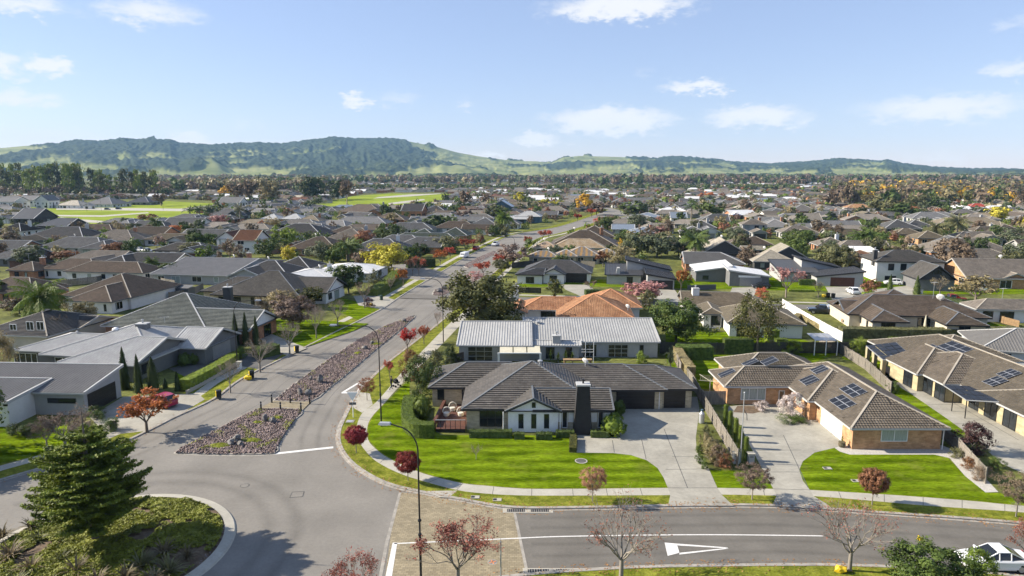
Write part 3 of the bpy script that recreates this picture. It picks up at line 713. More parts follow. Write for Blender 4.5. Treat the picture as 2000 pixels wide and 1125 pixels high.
bed('median_bed_long', [(535, 784), (560, 762), (640, 704), (700, 664), (750, 638), (804, 618), (810, 621), (770, 655), (735, 683), (690, 722), (640, 762), (608, 785)], 'purple grey river stones filling the long median bed', 6500, 2)
bed('median_bed_north', [(845, 578), (850, 566), (880, 560), (888, 565), (880, 572), (862, 580)], 'river stones in the small median bed by the big tree', 700, 3)
bed('median_bed_far', [(905, 519), (930, 505), (962, 491), (972, 494), (940, 510), (915, 524)], 'river stones in the far median bed', 700, 4)
sheet('median_crossing', px([(503, 800), (535, 784), (608, 785), (592, 801)]), BZ - .02, 'paver', skirt=0.1)
for i, (x, y, w, h, l) in enumerate([(463, 862, 17, 14, 'tallest boulder of the trio in the near median bed'), (452, 868, 17, 11, 'low rounded boulder at the west end of the near trio'), (470, 870, 12, 9, 'smallest boulder of the near trio'),
        (518, 823, 12, 16, 'upright pale-topped boulder in the near bed below the bollards'), (533, 825, 14, 12, 'dark boulder leaning on the upright one in the near bed'),
        (586, 771, 11, 14, 'slim boulder just above the bollards'), (602, 771, 15, 12, 'wide dark boulder just above the bollards'), (626, 748, 13, 17, 'big single boulder half way along the long bed'), (607, 742, 8, 7, 'small stone beside the big single boulder'),
        (712, 682, 12, 8, 'dark flat boulder among moss in the long bed'), (726, 672, 9, 7, 'little boulder at the far end of the moss'), (788, 628, 12, 7, 'pale flat boulder at the far tip of the long bed'), (858, 570, 14, 8, 'boulder in the small median bed beside the big tree'), (868, 565, 10, 9, 'taller boulder in the small median bed')]):
    boulder(x, y, w, h, l)
def moss(x, y, w, h, label):
    c = P(x, y, BZ); s = scale_at(c); mb = MB(); n = 16; w /= s; h = h / s * 2.0; rg = random.Random(int(x))
    rings = []
    for j, (k, z) in enumerate(((1, .02), (.8, .13), (.45, .22), (.1, .25))): rings.append([(c.x + math.cos(t * 6.283 / n) * w / 2 * k * rg.uniform(.8, 1.15), c.y + math.sin(t * 6.283 / n) * h / 2 * k * rg.uniform(.8, 1.15), BZ + z * rg.uniform(.8, 1.2)) for t in range(n)])
    for a, b in zip(rings, rings[1:]):
        for t in range(n): mb.face([a[t], a[(t + 1) % n], b[(t + 1) % n], b[t]])
    mb.face(rings[-1]); o = mb.build('moss_cushion', M['moss'], smooth=True); tag(o, label, 'moss', 'moss cushions in the median')
moss(430, 871, 46, 14, 'largest moss cushion west of the boulder trio'); moss(493, 861, 40, 12, 'long moss cushion east of the boulder trio'); moss(503, 826, 18, 8, 'round moss cushion under the bollard boulders'); moss(545, 817, 20, 7, 'bright moss strip beside the bollard boulders'); moss(735, 672, 22, 9, 'bright moss cushion by the long bed boulders'); moss(700, 690, 16, 8, 'olive moss patch nearer in the long bed')
def bollard(x, y, label):
    c = P(x, y, BZ); t = thing('bollard', (c.x, c.y, 0), label, 'bollard', 'black timber bollards at the median crossing')
    mb = MB(); mb.lathe((c.x, c.y, 0), [(.10, 0), (.10, 1.0), (.085, 1.03)], 10); mb.build('post', M['black_metal'], t)
    mb = MB(); mb.lathe((c.x, c.y, 0), [(.106, .80), (.106, .88)], 10); mb.build('band', M['galv'], t)
    mb = MB(); mb.lathe((c.x, c.y, 1.03), [(.10, 0), (.10, .05), (.03, .10)], 10); mb.build('cap', M['black_metal'], t)
for x, y, l in [(510, 800, 'front-row bollard at the west end of the crossing'), (548, 801, 'middle bollard of the front row'), (588, 802, 'front-row bollard at the east end of the crossing'), (531, 786, 'rear-row bollard at the west end of the crossing'), (567, 786.5, 'middle bollard of the rear row'), (605, 787.5, 'rear-row bollard at the east end of the crossing')]: bollard(x, y, l)

# yellow-green creeping plants between the stones
cg = np.random.default_rng(71); CC = []
for q_ in ([(535, 784), (560, 762), (640, 704), (700, 664), (750, 638), (804, 618), (810, 621), (770, 655), (735, 683), (690, 722), (640, 762), (608, 785)], [(352, 880), (420, 844), (503, 802), (590, 803), (556, 848), (538, 884), (440, 886)]):
    poly = px(q_)
    for _ in range(9000):
        x_, y_ = cg.uniform(min(p.x for p in poly), max(p.x for p in poly)), cg.uniform(min(p.y for p in poly), max(p.y for p in poly))
        if not inside(poly, x_, y_): continue
        v_ = .5 * (math.sin(x_ * 1.9 + math.sin(y_ * .8) * 2) * math.sin(y_ * .55 + x_ * .4)) + .5
        if v_ + cg.normal(0, .1) > .80: CC.append((x_, y_, BZ + .08 + cg.uniform(0, .12)))
CC = np.array(CC)
# ------------------------------------------------------------------ planted roundabout
RC = P(205, 1075); RR = 9.9
# rim points read from the photograph give the circle
rim_px = [(300, 966), (380, 970), (430, 987), (455, 1012), (462, 1035), (452, 1070), (430, 1095), (390, 1125)]
pts = [P(x, y) for x, y in rim_px]
A = np.array([[2 * p.x, 2 * p.y, 1] for p in pts]); bvec = np.array([p.x ** 2 + p.y ** 2 for p in pts])
sol = np.linalg.lstsq(A, bvec, rcond=None)[0]; RC = Vector((sol[0], sol[1], 0)); RR = math.sqrt(sol[2] + sol[0] ** 2 + sol[1] ** 2)
circ = lambda r, n=72: [Vector((RC.x + r * math.cos(k * 2 * math.pi / n), RC.y + r * math.sin(k * 2 * math.pi / n), 0)) for k in range(n)]
mb = MB(); o0, o1, o2 = circ(RR), circ(RR - .12), circ(RR - 0.85); n = 72
for k in range(n):
    j = (k + 1) % n
    for a, b, za, zb in ((o0, o1, 0, .12), (o1, o2, .12, .20)):
        mb.face([(a[k].x, a[k].y, za), (a[j].x, a[j].y, za), (b[j].x, b[j].y, zb), (b[k].x, b[k].y, zb)])
mb.build('roundabout_kerb', M['concrete'])['kind'] = 'structure'
RNG = np.random.default_rng(11)
def mound_h(x, y):
    r = math.hypot(x - RC.x, y - RC.y) / (RR - .85)
    return 0.15 + 0.55 * max(0, 1 - r * r)
mb = MB(); rings = [circ((RR - .84) * k / 12) for k in range(13)]
for i in range(12):
    for k in range(n):
        j = (k + 1) % n; q = [rings[i][k], rings[i + 1][k], rings[i + 1][j], rings[i][j]]
        mb.face([(p.x, p.y, mound_h(p.x, p.y)) for p in (q if i else q[:3])])
mb.build('roundabout_mound', M['bark_mulch'], smooth=True)['kind'] = 'structure'
# tyre-darkened lanes: thin rubber films that fade out at their edges
tw = material('tyre_wear', (0.06, 0.056, 0.05), 0.8, 0.2, 1.0); nt = tw.node_tree; L = nt.links.new; b = nt.nodes['Principled BSDF']
tcw = nt.nodes.new('ShaderNodeTexCoord'); sw = nt.nodes.new('ShaderNodeSeparateXYZ'); L(tcw.outputs['UV'], sw.inputs[0])
def wm(op, a_, b_, cl=False):
    n_ = nt.nodes.new('ShaderNodeMath'); n_.operation = op; n_.use_clamp = cl
    for i_, v_ in enumerate((a_, b_)):
        if isinstance(v_, (int, float)): n_.inputs[i_].default_value = v_
        else: L(v_, n_.inputs[i_])
    return n_.outputs[0]
ed_ = wm('SUBTRACT', 1.0, wm('MULTIPLY', wm('ABSOLUTE', wm('SUBTRACT', sw.outputs[1], 0.5), 0.0), 2.0), True)
nw = nt.nodes.new('ShaderNodeTexNoise'); nw.inputs['Scale'].default_value = .5; nw.inputs['Detail'].default_value = 5; L(tcw.outputs['Object'], nw.inputs['Vector'])
L(wm('MULTIPLY', wm('MULTIPLY', ed_, nw.outputs['Fac']), .24, True), b.inputs['Alpha'])
def wear(pts, w, z=.006):
    a_, c_ = offset(pts, w / 2), offset(pts, -w / 2); mb = MB()
    for i_ in range(len(pts) - 1): mb.face([(a_[i_].x, a_[i_].y, z), (a_[i_ + 1].x, a_[i_ + 1].y, z), (c_[i_ + 1].x, c_[i_ + 1].y, z), (c_[i_].x, c_[i_].y, z)], uv=[(i_, 0), (i_ + 1, 0), (i_ + 1, 1), (i_, 1)])
    mb.build('tyre_wear', M['tyre_wear'])['kind'] = 'structure'
for r_ in (2.4, 4.6): wear([Vector((RC.x + (RR + r_) * math.cos(a_), RC.y + (RR + r_) * math.sin(a_), 0)) for a_ in np.linspace(-.9, 2.6, 40)], 1.7, .005 + r_ * .0003)
sg_ = [p for p in RK if 66 < p.y < 170]
for d_ in (-2.0, -3.7): wear(offset(sg_, d_), .9)
sg_ = [p for p in LK if 62 < p.y < 200 and p.x < -10]
for d_ in (-2.2, -4.0): wear(offset(sg_, d_), .9)
sg_ = [p for p in RK if p.x > 1 and p.y < 56]
for d_ in (-1.4, -3.0, -5.4, -7.0): wear(offset(sg_, d_), .8, .009)
# ------------------------------------------------------------------ hills
def vnoise(x, y, seed=0):
    xi, yi = np.floor(x).astype(np.int64), np.floor(y).astype(np.int64); xf, yf = x - xi, y - yi
    def h(a, b):
        n = (a * 374761393 + b * 668265263 + seed * 974711) & 0xffffffff; n = ((n ^ (n >> 13)) * 1274126177) & 0xffffffff
        return ((n ^ (n >> 16)) & 0xffff) / 65535.0
    u, v = xf * xf * (3 - 2 * xf), yf * yf * (3 - 2 * yf)
    return (h(xi, yi) * (1 - u) + h(xi + 1, yi) * u) * (1 - v) + (h(xi, yi + 1) * (1 - u) + h(xi + 1, yi + 1) * u) * v
def fbm(x, y, o=4, seed=0, g=0.5):
    s = 0; a = 1; t = 0
    for i in range(o): s = s + a * vnoise(x * 2 ** i, y * 2 ** i, seed + i); t += a; a *= g
    return s / t
SKY_PX = [(-500, 300), (-300, 292), (-120, 294), (0, 289), (50, 284), (100, 283), (150, 278), (200, 279), (240, 273), (270, 277), (300, 271), (330, 275), (350, 282), (400, 285), (450, 284), (500, 282), (550, 284), (600, 277), (650, 271), (700, 274), (750, 273), (800, 276), (850, 286), (900, 299), (940, 306), (1000, 314), (1050, 315), (1078, 319), (1100, 308), (1130, 304), (1200, 306), (1250, 307), (1300, 310), (1360, 307), (1400, 313), (1450, 321), (1500, 323), (1560, 320), (1600, 317), (1640, 313), (1680, 315), (1715, 318), (1733, 316), (1770, 324), (1830, 331), (1870, 333), (1900, 334), (1950, 333), (2000, 336), (2200, 330), (2500, 325)]
az_k = np.array([math.atan2((x - 1000) / FPX, CP + (562.5 - y) / FPX * SP) for x, y in SKY_PX])
tan_k = np.array([(-SP + (562.5 - y) / FPX * CP) / math.hypot((x - 1000) / FPX, CP + (562.5 - y) / FPX * SP) for x, y in SKY_PX])
NA, NR = 1500, 190
AZ = np.linspace(math.radians(-50), math.radians(50), NA); RD = np.linspace(2700, 6450, NR)
A2, R2 = np.meshgrid(AZ, RD, indexing='ij'); X2, Y2 = R2 * np.sin(A2), R2 * np.cos(A2)
RIDGE = 5900 + 500 * (fbm(A2 * 3 + 9, A2 * 0, 2, 3) - .5)
top = np.interp(A2, az_k, tan_k) * RIDGE + CAM_H
top = np.maximum(top, 12)
s = np.clip((R2 - 3700) / (RIDGE - 3700), 0, 1.0)
spur = fbm(A2 * 26 + fbm(A2 * 6, R2 / 900, 2, 8) * 2.5, R2 / 2600, 4, 21)
ridged = 1 - np.abs(2 * spur - 1)
prof = s ** 1.25
spur2 = 1 - np.abs(2 * fbm(A2 * 70 + spur * 3, R2 / 900, 3, 41) - 1)
body = prof * (0.40 + 0.50 * ridged * (1 - s) + 0.40 * spur2 * (1 - s) + 0.60 * s)
behind = np.clip((R2 - RIDGE) / 1500, 0, 1)
Zm = top * np.minimum(body, 1.0) * (1 - behind * behind)
# rolling foothills in front of the main range
fh = np.clip(1 - np.abs(R2 - 4150 - 260 * (fbm(A2 * 9, A2 * 0, 2, 77) - .5)) / 720, 0, 1); fh = fh * fh * (3 - 2 * fh)
amp = np.interp(A2, np.radians([-50, -37, -25, -12, -4, 2, 10, 20, 37, 50]), [40, 62, 78, 78, 62, 40, 32, 26, 14, 14])
knob = fbm(A2 * 22, R2 / 700, 3, 55)
Zf = fh * amp * np.clip(knob * 1.9 - .35, 0, 1.3)
Z2 = np.maximum(Zm, Zf) + 4 * (fbm(X2 / 160, Y2 / 160, 3, 4) - .5) * np.clip(s * 4 + fh, 0, 1)
xp = 1000 + FPX * np.tan(A2)                                              # column of the photograph, roughly
wood_bias = np.interp(xp, [-600, 0, 120, 250, 480, 760, 830, 960, 1080, 1150, 1280, 1420, 1480, 1600, 1700, 1730, 1850, 2000, 2600], [.04, .02, .12, .26, .28, .31, .03, -.10, -.10, .03, .09, .06, .20, .20, .06, .28, .30, .26, .22])
zone = np.clip((s - .16) * 6, 0, 1)
wood = fbm(X2 / 330, Y2 / 330, 4, 31) + wood_bias * zone - .10 * (1 - zone) + .20 * (.5 - ridged)
wood = wood - 0.25 * np.clip((s - .93) * 14, 0, 1) * (xp < 420) * (fbm(A2 * 30, A2 * 0, 2, 2) > .45)
forest = np.clip((wood - .53) * 34, 0, 1)
Z2 = Z2 + forest * (fbm(X2 / 26, Y2 / 26, 2, 91) * 26 + 2)
Z2[:, 0] = -2
V = np.stack([X2, Y2, Z2 - 1.0], -1).reshape(-1, 3)
idx = np.arange(NA * NR).reshape(NA, NR)
F = np.stack([idx[:-1, :-1], idx[:-1, 1:], idx[1:, 1:], idx[1:, :-1]], -1).reshape(-1, 4)
me = np_mesh('hills', V, F[:, ::-1], smooth=True)
at = me.attributes.new('forest', 'FLOAT', 'POINT'); at.data.foreach_set('value', forest.astype(np.float32).ravel())
m = material('hill', (0.14, 0.175, 0.045), 0.95, 0.28, 0.0045, col2=(0.22, 0.22, 0.085), spec=0.05, detail=6)
nt = m.node_tree; L = nt.links.new; b = nt.nodes['Principled BSDF']; src = b.inputs['Base Color'].links[0].from_socket
an = nt.nodes.new('ShaderNodeAttribute'); an.attribute_name = 'forest'
nz = nt.nodes.new('ShaderNodeTexNoise'); nz.inputs['Scale'].default_value = 0.03; nz.inputs['Detail'].default_value = 4
tc = nt.nodes.new('ShaderNodeTexCoord'); L(tc.outputs['Object'], nz.inputs['Vector'])
cr = nt.nodes.new('ShaderNodeMix'); cr.data_type = 'RGBA'; cr.inputs[6].default_value = (0.014, 0.024, 0.012, 1); cr.inputs[7].default_value = (0.055, 0.07, 0.03, 1); L(nz.outputs['Fac'], cr.inputs[0])
mx = nt.nodes.new('ShaderNodeMix'); mx.data_type = 'RGBA'; L(an.outputs['Fac'], mx.inputs[0]); L(src, mx.inputs[6]); L(cr.outputs[2], mx.inputs[7]); L(mx.outputs[2], b.inputs['Base Color'])
hills = link_mesh('hills', me, m); hills['kind'] = 'structure'

# ------------------------------------------------------------------ the air between here and the hills
hz = MB(); hz.box((0, 3160, 184.0), (13400, 6800, 372.0))
ho = hz.build('haze', None); ho['kind'] = 'stuff'; ho['label'] = 'pale blue haze over the plain towards the hills'; ho['category'] = 'haze'
hm = bpy.data.materials.new('haze'); hm.use_nodes = True; hn = hm.node_tree; hn.nodes.clear()
out = hn.nodes.new('ShaderNodeOutputMaterial'); pv_ = hn.nodes.new('ShaderNodeVolumePrincipled')
pv_.inputs['Color'].default_value = (0.38, 0.66, 1.0, 1); pv_.inputs['Density'].default_value = 0.000056; pv_.inputs['Anisotropy'].default_value = 0.0
hn.links.new(pv_.outputs[0], out.inputs['Volume'])
ho.data.materials.clear(); ho.data.materials.append(hm)
# ------------------------------------------------------------------ houses
class Block:
    """rectangular roof block: ridge along local x, front is local -y. c = centre of the eave rectangle"""
    def __init__(s, c, a, b, yaw, ez, pitch, eL='h', eR='h', kind='gable', oh=0.5, dz=0.0):
        s.c = Vector((c[0], c[1], 0)); s.a = a; s.b = b; s.yaw = yaw; s.ez = ez + dz; s.t = math.tan(R(pitch)); s.eL = eL; s.eR = eR; s.kind = kind; s.oh = oh
        if eL == 'h' and eR == 'h' and s.b > s.a: s.b0 = s.a
        s.ux = Vector((math.cos(yaw), math.sin(yaw), 0)); s.uy = Vector((-math.sin(yaw), math.cos(yaw), 0))
    def w(s, x, y, z): return s.c + s.ux * x + s.uy * y + Vector((0, 0, z))
    @property
    def rz(s): return s.ez + (s.b * s.t if s.kind != 'mono' else 2 * s.b * s.t)
    def planes(s):
        a, b, e, r = s.a, s.b, s.ez, s.rz
        if s.kind == 'mono':
            return [('front', s.w(-a, -b, e), s.ux, (s.uy * (2 * b) + Vector((0, 0, r - e))), 2 * a, 0, 0)]
        iL = b if s.eL == 'h' else 0; iR = b if s.eR == 'h' else 0
        up = Vector((0, 0, r - e))
        o = [('front', s.w(-a, -b, e), s.ux, s.uy * b + up, 2 * a, iL, iR), ('back', s.w(a, b, e), -s.ux, -s.uy * b + up, 2 * a, iR, iL)]
        if s.eL == 'h': o.append(('left', s.w(-a, b, e), -s.uy, s.ux * b + up, 2 * b, b, b))
        if s.eR == 'h': o.append(('right', s.w(a, -b, e), s.uy, -s.ux * b + up, 2 * b, b, b))
        return o
    def edges(s):                                 # ridge and hip lines
        a, b, e, r = s.a, s.b, s.ez, s.rz
        if s.kind == 'mono': return [(s.w(-a, b, r), s.w(a, b, r)), (s.w(-a, -b, e), s.w(-a, b, r)), (s.w(a, -b, e), s.w(a, b, r))]
        iL = b if s.eL == 'h' else 0; iR = b if s.eR == 'h' else 0
        L_, R_ = s.w(-a + iL, 0, r), s.w(a - iR, 0, r); o = [(L_, R_)]
        o += [(s.w(-a, y, e), L_) for y in (-b, b) if s.eL != 'n']; o += [(s.w(a, y, e), R_) for y in (-b, b) if s.eR != 'n']
        return o
    def face(s, f):                               # wall plane: point, outward normal, along direction, half length
        k = s.oh
        return {'front': (s.w(0, -s.b + k, 0), -s.uy, s.ux, s.a - k), 'back': (s.w(0, s.b - k, 0), s.uy, -s.ux, s.a - k),
                'left': (s.w(-s.a + k, 0, 0), -s.ux, -s.uy, s.b - k), 'right': (s.w(s.a - k, 0, 0), s.ux, s.uy, s.b - k)}[f]
def scale_px(x, y, z): return scale_at(P(x, y, z))
def hip(xl, xr, ye, yr=None, eL='h', eR='h', pitch=24.5, ez=2.55, yaw=GRID, d=None, kind='gable', oh=0.5, dz=0.0, zc=None):
    """front eave from column xl to xr seen at row ye; ridge seen at row yr (or depth d)"""
    c = P((xl + xr) / 2, ye, ez); a = (xr - xl) / 2 / scale_at(c) / max(0.5, math.cos(yaw))
    n = Vector((-math.sin(yaw), math.cos(yaw), 0)); t = math.tan(R(pitch))
    if d is None:
        lo, hi = 0.8, 16.0
        for _ in range(40):
            m_ = (lo + hi) / 2
            if proj(c + n * m_ + Vector((0, 0, m_ * t)))[1] > yr: lo = m_
            else: hi = m_
        b = (lo + hi) / 2
    else: b = d / 2
    if kind == 'mono': b = b / 2 if d is None else b
    return Block(c + n * b, a, b, yaw, ez, pitch, eL, eR, kind, oh, dz)
def gab(xl, xr, ye, ln, pitch=22, ez=2.55, yaw=GRID, far='g', near='g', oh=0.4, dz=0.0):
    """gable (or hip) end facing the camera: eave corners at columns xl, xr on row ye"""
    c = P((xl + xr) / 2, ye, ez); b = (xr - xl) / 2 / scale_at(c) / math.cos(yaw)
    n = Vector((-math.sin(yaw), math.cos(yaw), 0))
    return Block(c + n * (ln / 2), ln / 2, b, yaw + math.pi / 2, ez, pitch, near, far, 'gable', oh, dz)
ROOFN = [0]
def roof_plane(mb, o, u, v, Lg, iL, iR, style, lift=0.0):
    sl = v.length; vd = v.normalized(); n = u.cross(vd).normalized()
    if n.z < 0: n = -n
    def pt(x, y, h): return o + u * x + vd * y + n * (h + lift)
    if style == 'flat':
        mb.face([pt(0, 0, 0), pt(Lg, 0, 0), pt(Lg - iR, sl, 0), pt(iL, sl, 0)] if Lg - iR - iL > 1e-3 else [pt(0, 0, 0), pt(Lg, 0, 0), pt(iL, sl, 0)],
                uv=[(0, 0), (Lg, 0), (Lg - iR, sl), (iL, sl)][:4 if Lg - iR - iL > 1e-3 else 3])
    elif style == 'rib':                           # long-run metal: standing ribs down the slope
        mb.face([pt(0, 0, 0), pt(Lg, 0, 0), pt(max(Lg - iR, iL + .001), sl, 0), pt(iL, sl, 0)], uv=[(0, 0), (Lg, 0), (Lg - iR, sl), (iL, sl)])
        x = 0.15
        while x < Lg - 0.1:
            top_ = sl
            if iL > 0 and x < iL: top_ = sl * x / iL
            if iR > 0 and x > Lg - iR: top_ = min(top_, sl * (Lg - x) / iR)
            if top_ > 0.3:
                w0, w1, h = 0.075, 0.03, 0.05
                A_ = [pt(x - w0, 0, 0.002), pt(x - w1, 0, h), pt(x + w1, 0, h), pt(x + w0, 0, 0.002)]; B_ = [pt(x - w0, top_, 0.002), pt(x - w1, top_, h), pt(x + w1, top_, h), pt(x + w0, top_, 0.002)]
                for k in range(3): mb.face([A_[k], A_[k + 1], B_[k + 1], B_[k]], uv=[(x, 0), (x, 0), (x, top_), (x, top_)])
            x += 0.4
    else:                                          # courses of tiles, each a step proud of the one above
        ch = 0.37 if style != 'wave' else 0.34; nc = max(2, int(round(sl / ch))); ch = sl / nc
        for i in range(nc):
            y0, y1 = i * ch, (i + 1) * ch; l0, l1 = iL * y0 / sl, iL * y1 / sl; r0, r1 = Lg - iR * y0 / sl, Lg - iR * y1 / sl
            h0 = 0.10 if style == 'step' else 0.06
            if style == 'step':
                mb.face([pt(l0, y0, h0), pt(r0, y0, h0), pt(r1, y1, 0.0), pt(l1, y1, 0.0)], uv=[(l0, y0), (r0, y0), (r1, y1), (l1, y1)])
                mb.face([pt(l0, y0, -0.01), pt(r0, y0, -0.01), pt(r0, y0, h0), pt(l0, y0, h0)], uv=[(l0, y0 + .2), (r0, y0 + .2), (r0, y0 + .2), (l0, y0 + .2)])
            else:
                l, r = (l0 + l1) / 2, (r0 + r1) / 2; nt_ = max(1, int((r - l) / 0.15)); st = (r - l) / nt_
                ph = 0.0
                for k in range(nt_):
                    xa, xb = l + k * st, l + (k + 1) * st; ha = 0.05 if (int(round(xa / 0.15)) % 2 == 0) else 0.0; hb = 0.05 - ha
                    mb.face([pt(xa, y0, h0 + ha), pt(xb, y0, h0 + hb), pt(xb, y1, hb * .8), pt(xa, y1, ha * .8)], uv=[(xa, y0), (xb, y0), (xb, y1), (xa, y1)])
                    mb.face([pt(xa, y0, -.02), pt(xb, y0, -.02), pt(xb, y0, h0 + hb), pt(xa, y0, h0 + ha)], uv=[(xa, y0 + .2)] * 4)
def wall_uv_face(mb, pts, u, base):
    mb.face(pts, uv=[((p - base).dot(u), p.z) for p in pts])
def build_block(h, B, roof, wall, style, trim, detail=2, wall_on=True, gable_mat=None, gz=0.0):
    org = h
    ROOFN[0] += 1; B_l = (ROOFN[0] % 7) * 0.004
    mb = MB()
    for (nm, o, u, v, Lg, iL, iR) in B.planes(): roof_plane(mb, o, u, v, Lg, iL, iR, style, B_l + 0.02)
    a, b, e, r = B.a, B.b, B.ez, B.rz
    if B.kind == 'mono':                            # underside of a skillion roof
        q = [B.w(-a, -b, e - .18), B.w(a, -b, e - .18), B.w(a, b, r - .18), B.w(-a, b, r - .18)]; mb.face(q[::-1])
    else:
        mb.face([B.w(-a, -b, e - .02), B.w(-a, b, e - .02), B.w(a, b, e - .02), B.w(a, -b, e - .02)])
    ro = mb.build('roof', M[roof], h)
    if trim and detail > 0:
        mb = MB()
        cap = [(p + Vector((0, 0, .07 + B_l)), q + Vector((0, 0, .07 + B_l))) for p, q in B.edges()]
        for p, q in cap: mb.beam(p, q, 0.20 if detail > 1 else 0.26, 0.10)
        mb.build('ridge_cap', M[trim], ro)
    if detail > 0:
        mb = MB()
        if B.kind == 'mono':
            mb.beam(B.w(-a, -b - .02, e - .10), B.w(a, -b - .02, e - .10), .10, .20); mb.beam(B.w(-a, b + .02, r - .10), B.w(a, b + .02, r - .10), .08, .26)
            for sx in (-1, 1): mb.beam(B.w(sx * (a + .02), -b, e - .10), B.w(sx * (a + .02), b, r - .10), .08, .24)
        else:
            for sy in (-1, 1): mb.beam(B.w(-a, sy * (b + .03), e - .06), B.w(a, sy * (b + .03), e - .06), .11, .17)
            for sx, en in ((-1, B.eL), (1, B.eR)):
                if en == 'h': mb.beam(B.w(sx * (a + .03), -b, e - .06), B.w(sx * (a + .03), b, e - .06), .11, .17)
                elif en == 'g':
                    for sy in (-1, 1): mb.beam(B.w(sx * (a + .02), sy * b, e - .05), B.w(sx * (a + .02), 0, r - .05), .09, .22)
        mb.build('gutter', M['trim_dark' if trim in (None, 'trim_dark', 'trim_slate') or roof in ('roof_charcoal',) else ('trim_slate' if 'brown' in roof or 'olive' in roof else 'trim_light')], ro)
    if wall_on:
        k = B.oh; mb = MB(); x0, y0 = a - k, b - k
        top = lambda y: e - .03 + (B.t * (y + b) if B.kind == 'mono' else 0)
        C4 = [(-x0, -y0), (x0, -y0), (x0, y0), (-x0, y0)]
        for i in range(4):
            p, q = C4[i], C4[(i + 1) % 4]; u = (B.ux * (q[0] - p[0]) + B.uy * (q[1] - p[1])).normalized()
            wall_uv_face(mb, [B.w(p[0], p[1], 0), B.w(q[0], q[1], 0), B.w(q[0], q[1], top(q[1])), B.w(p[0], p[1], top(p[1]))], u, B.c)
        wo = mb.build('wall', M[wall], h)
        if B.kind != 'mono':
            for sx, en in ((-1, B.eL), (1, B.eR)):
                if en == 'g':
                    mb = MB()
                    xx = sx * (x0 + .004); pts = [B.w(xx, -y0, e - .035), B.w(xx, y0, e - .035), B.w(xx, 0, e + B.t * y0 - .03)]
                    if sx < 0: pts = pts[::-1]
                    wall_uv_face(mb, pts, B.uy, B.c)
                    mb.build('gable', M[gable_mat or wall], h)
WIN = {}
def window(h, o, n, u, w, hh, frame='frame_black', glass='glass', nx=1, ny=1, sill=False):
    """o = centre on the wall plane; n outward, u along"""
    key = (round(w, 1), round(hh, 1), nx, ny); w, hh = max(.3, key[0]), max(.3, key[1])
    if key not in WIN:
        fm = MB(); f = 0.07
        def bx(x0, x1, z0, z1, d0, d1, m_): m_.box(((x0 + x1) / 2, (d0 + d1) / 2, (z0 + z1) / 2), (x1 - x0, d1 - d0, z1 - z0))
        bx(-w / 2, -w / 2 + f, -hh / 2, hh / 2, -.06, .02, fm); bx(w / 2 - f, w / 2, -hh / 2, hh / 2, -.06, .02, fm); bx(-w / 2 + f, w / 2 - f, hh / 2 - f, hh / 2, -.06, .02, fm); bx(-w / 2 + f, w / 2 - f, -hh / 2, -hh / 2 + f, -.06, .02, fm)
        for i in range(1, nx): x = -w / 2 + w * i / nx; bx(x - .03, x + .03, -hh / 2 + f, hh / 2 - f, -.05, .02, fm)
        for j in range(1, ny): z = -hh / 2 + hh * j / ny; bx(-w / 2 + f, w / 2 - f, z - .03, z + .03, -.045, .02, fm)
        pm = MB(); pw, ph = w / nx - .08, hh / ny - .08; pm.face([(-pw / 2, 0, -ph / 2), (pw / 2, 0, -ph / 2), (pw / 2, 0, ph / 2), (-pw / 2, 0, ph / 2)])
        WIN[key] = (fm.mesh('window_frame'), pm.mesh('pane'))
    fme, pme = WIN[key]
    ang = math.atan2(u.y, u.x)
    wo = link_mesh('window', fme, M[frame], h); org = ORG[h.name]
    wo.location = Vector(o) - org + n * 0.012; wo.rotation_euler = (0, 0, ang)
    for i in range(nx):
        for j in range(ny):
            p = link_mesh('pane', pme, M[glass], wo); p.location = (-w / 2 + w * (i + .5) / nx, -.024, -hh / 2 + hh * (j + .5) / ny)
    return wo
def ray_wall(B, f, x, y):
    o, n, u, hl = B.face(f); d = ray(x, y); c = Vector((0, 0, CAM_H)); t = (o - c).dot(n) / d.dot(n); p = c + d * t
    return (p - o).dot(u), p.z
def win_px(h, B, f, x0, y0, x1, y1, nx=1, ny=1, frame='frame_black', glass='glass', zmin=0.12):
    u0, z0 = ray_wall(B, f, x0, y1); u1, z1 = ray_wall(B, f, x1, y0); o, n, u, hl = B.face(f)
    if u0 > u1: u0, u1 = u1, u0
    z0, z1 = min(z0, z1), max(z0, z1); z0 = max(z0, zmin)
    return window(h, o + u * ((u0 + u1) / 2) + Vector((0, 0, (z0 + z1) / 2)), n, u, u1 - u0, z1 - z0, frame, glass, nx, ny)
def garage(h, o, n, u, w, hh, mat='garage_black', rows=5):
    t = MB(); base = Vector(o)
    d = MB(); ph = hh / rows
    main = MB(); main.face([base + u * (-w / 2) + n * .02, base + u * (w / 2) + n * .02, base + u * (w / 2) + n * .02 + Vector((0, 0, hh)), base + u * (-w / 2) + n * .02 + Vector((0, 0, hh))])
    g_ = main.build('garage_door', M[mat], h)
    for i in range(rows):
        d = MB(); z0, z1 = i * ph + .02, (i + 1) * ph - .02
        q = [base + u * (-w / 2 + .04) + n * .05 + Vector((0, 0, z0)), base + u * (w / 2 - .04) + n * .05 + Vector((0, 0, z0)), base + u * (w / 2 - .04) + n * .05 + Vector((0, 0, z1)), base + u * (-w / 2 + .04) + n * .05 + Vector((0, 0, z1))]
        d.face(q)
        for a_, b_ in zip(q, q[1:] + q[:1]): d.face([a_, b_, b_ - n * .04, a_ - n * .04])
        d.build('door_panel', M[mat], g_)
    return g_
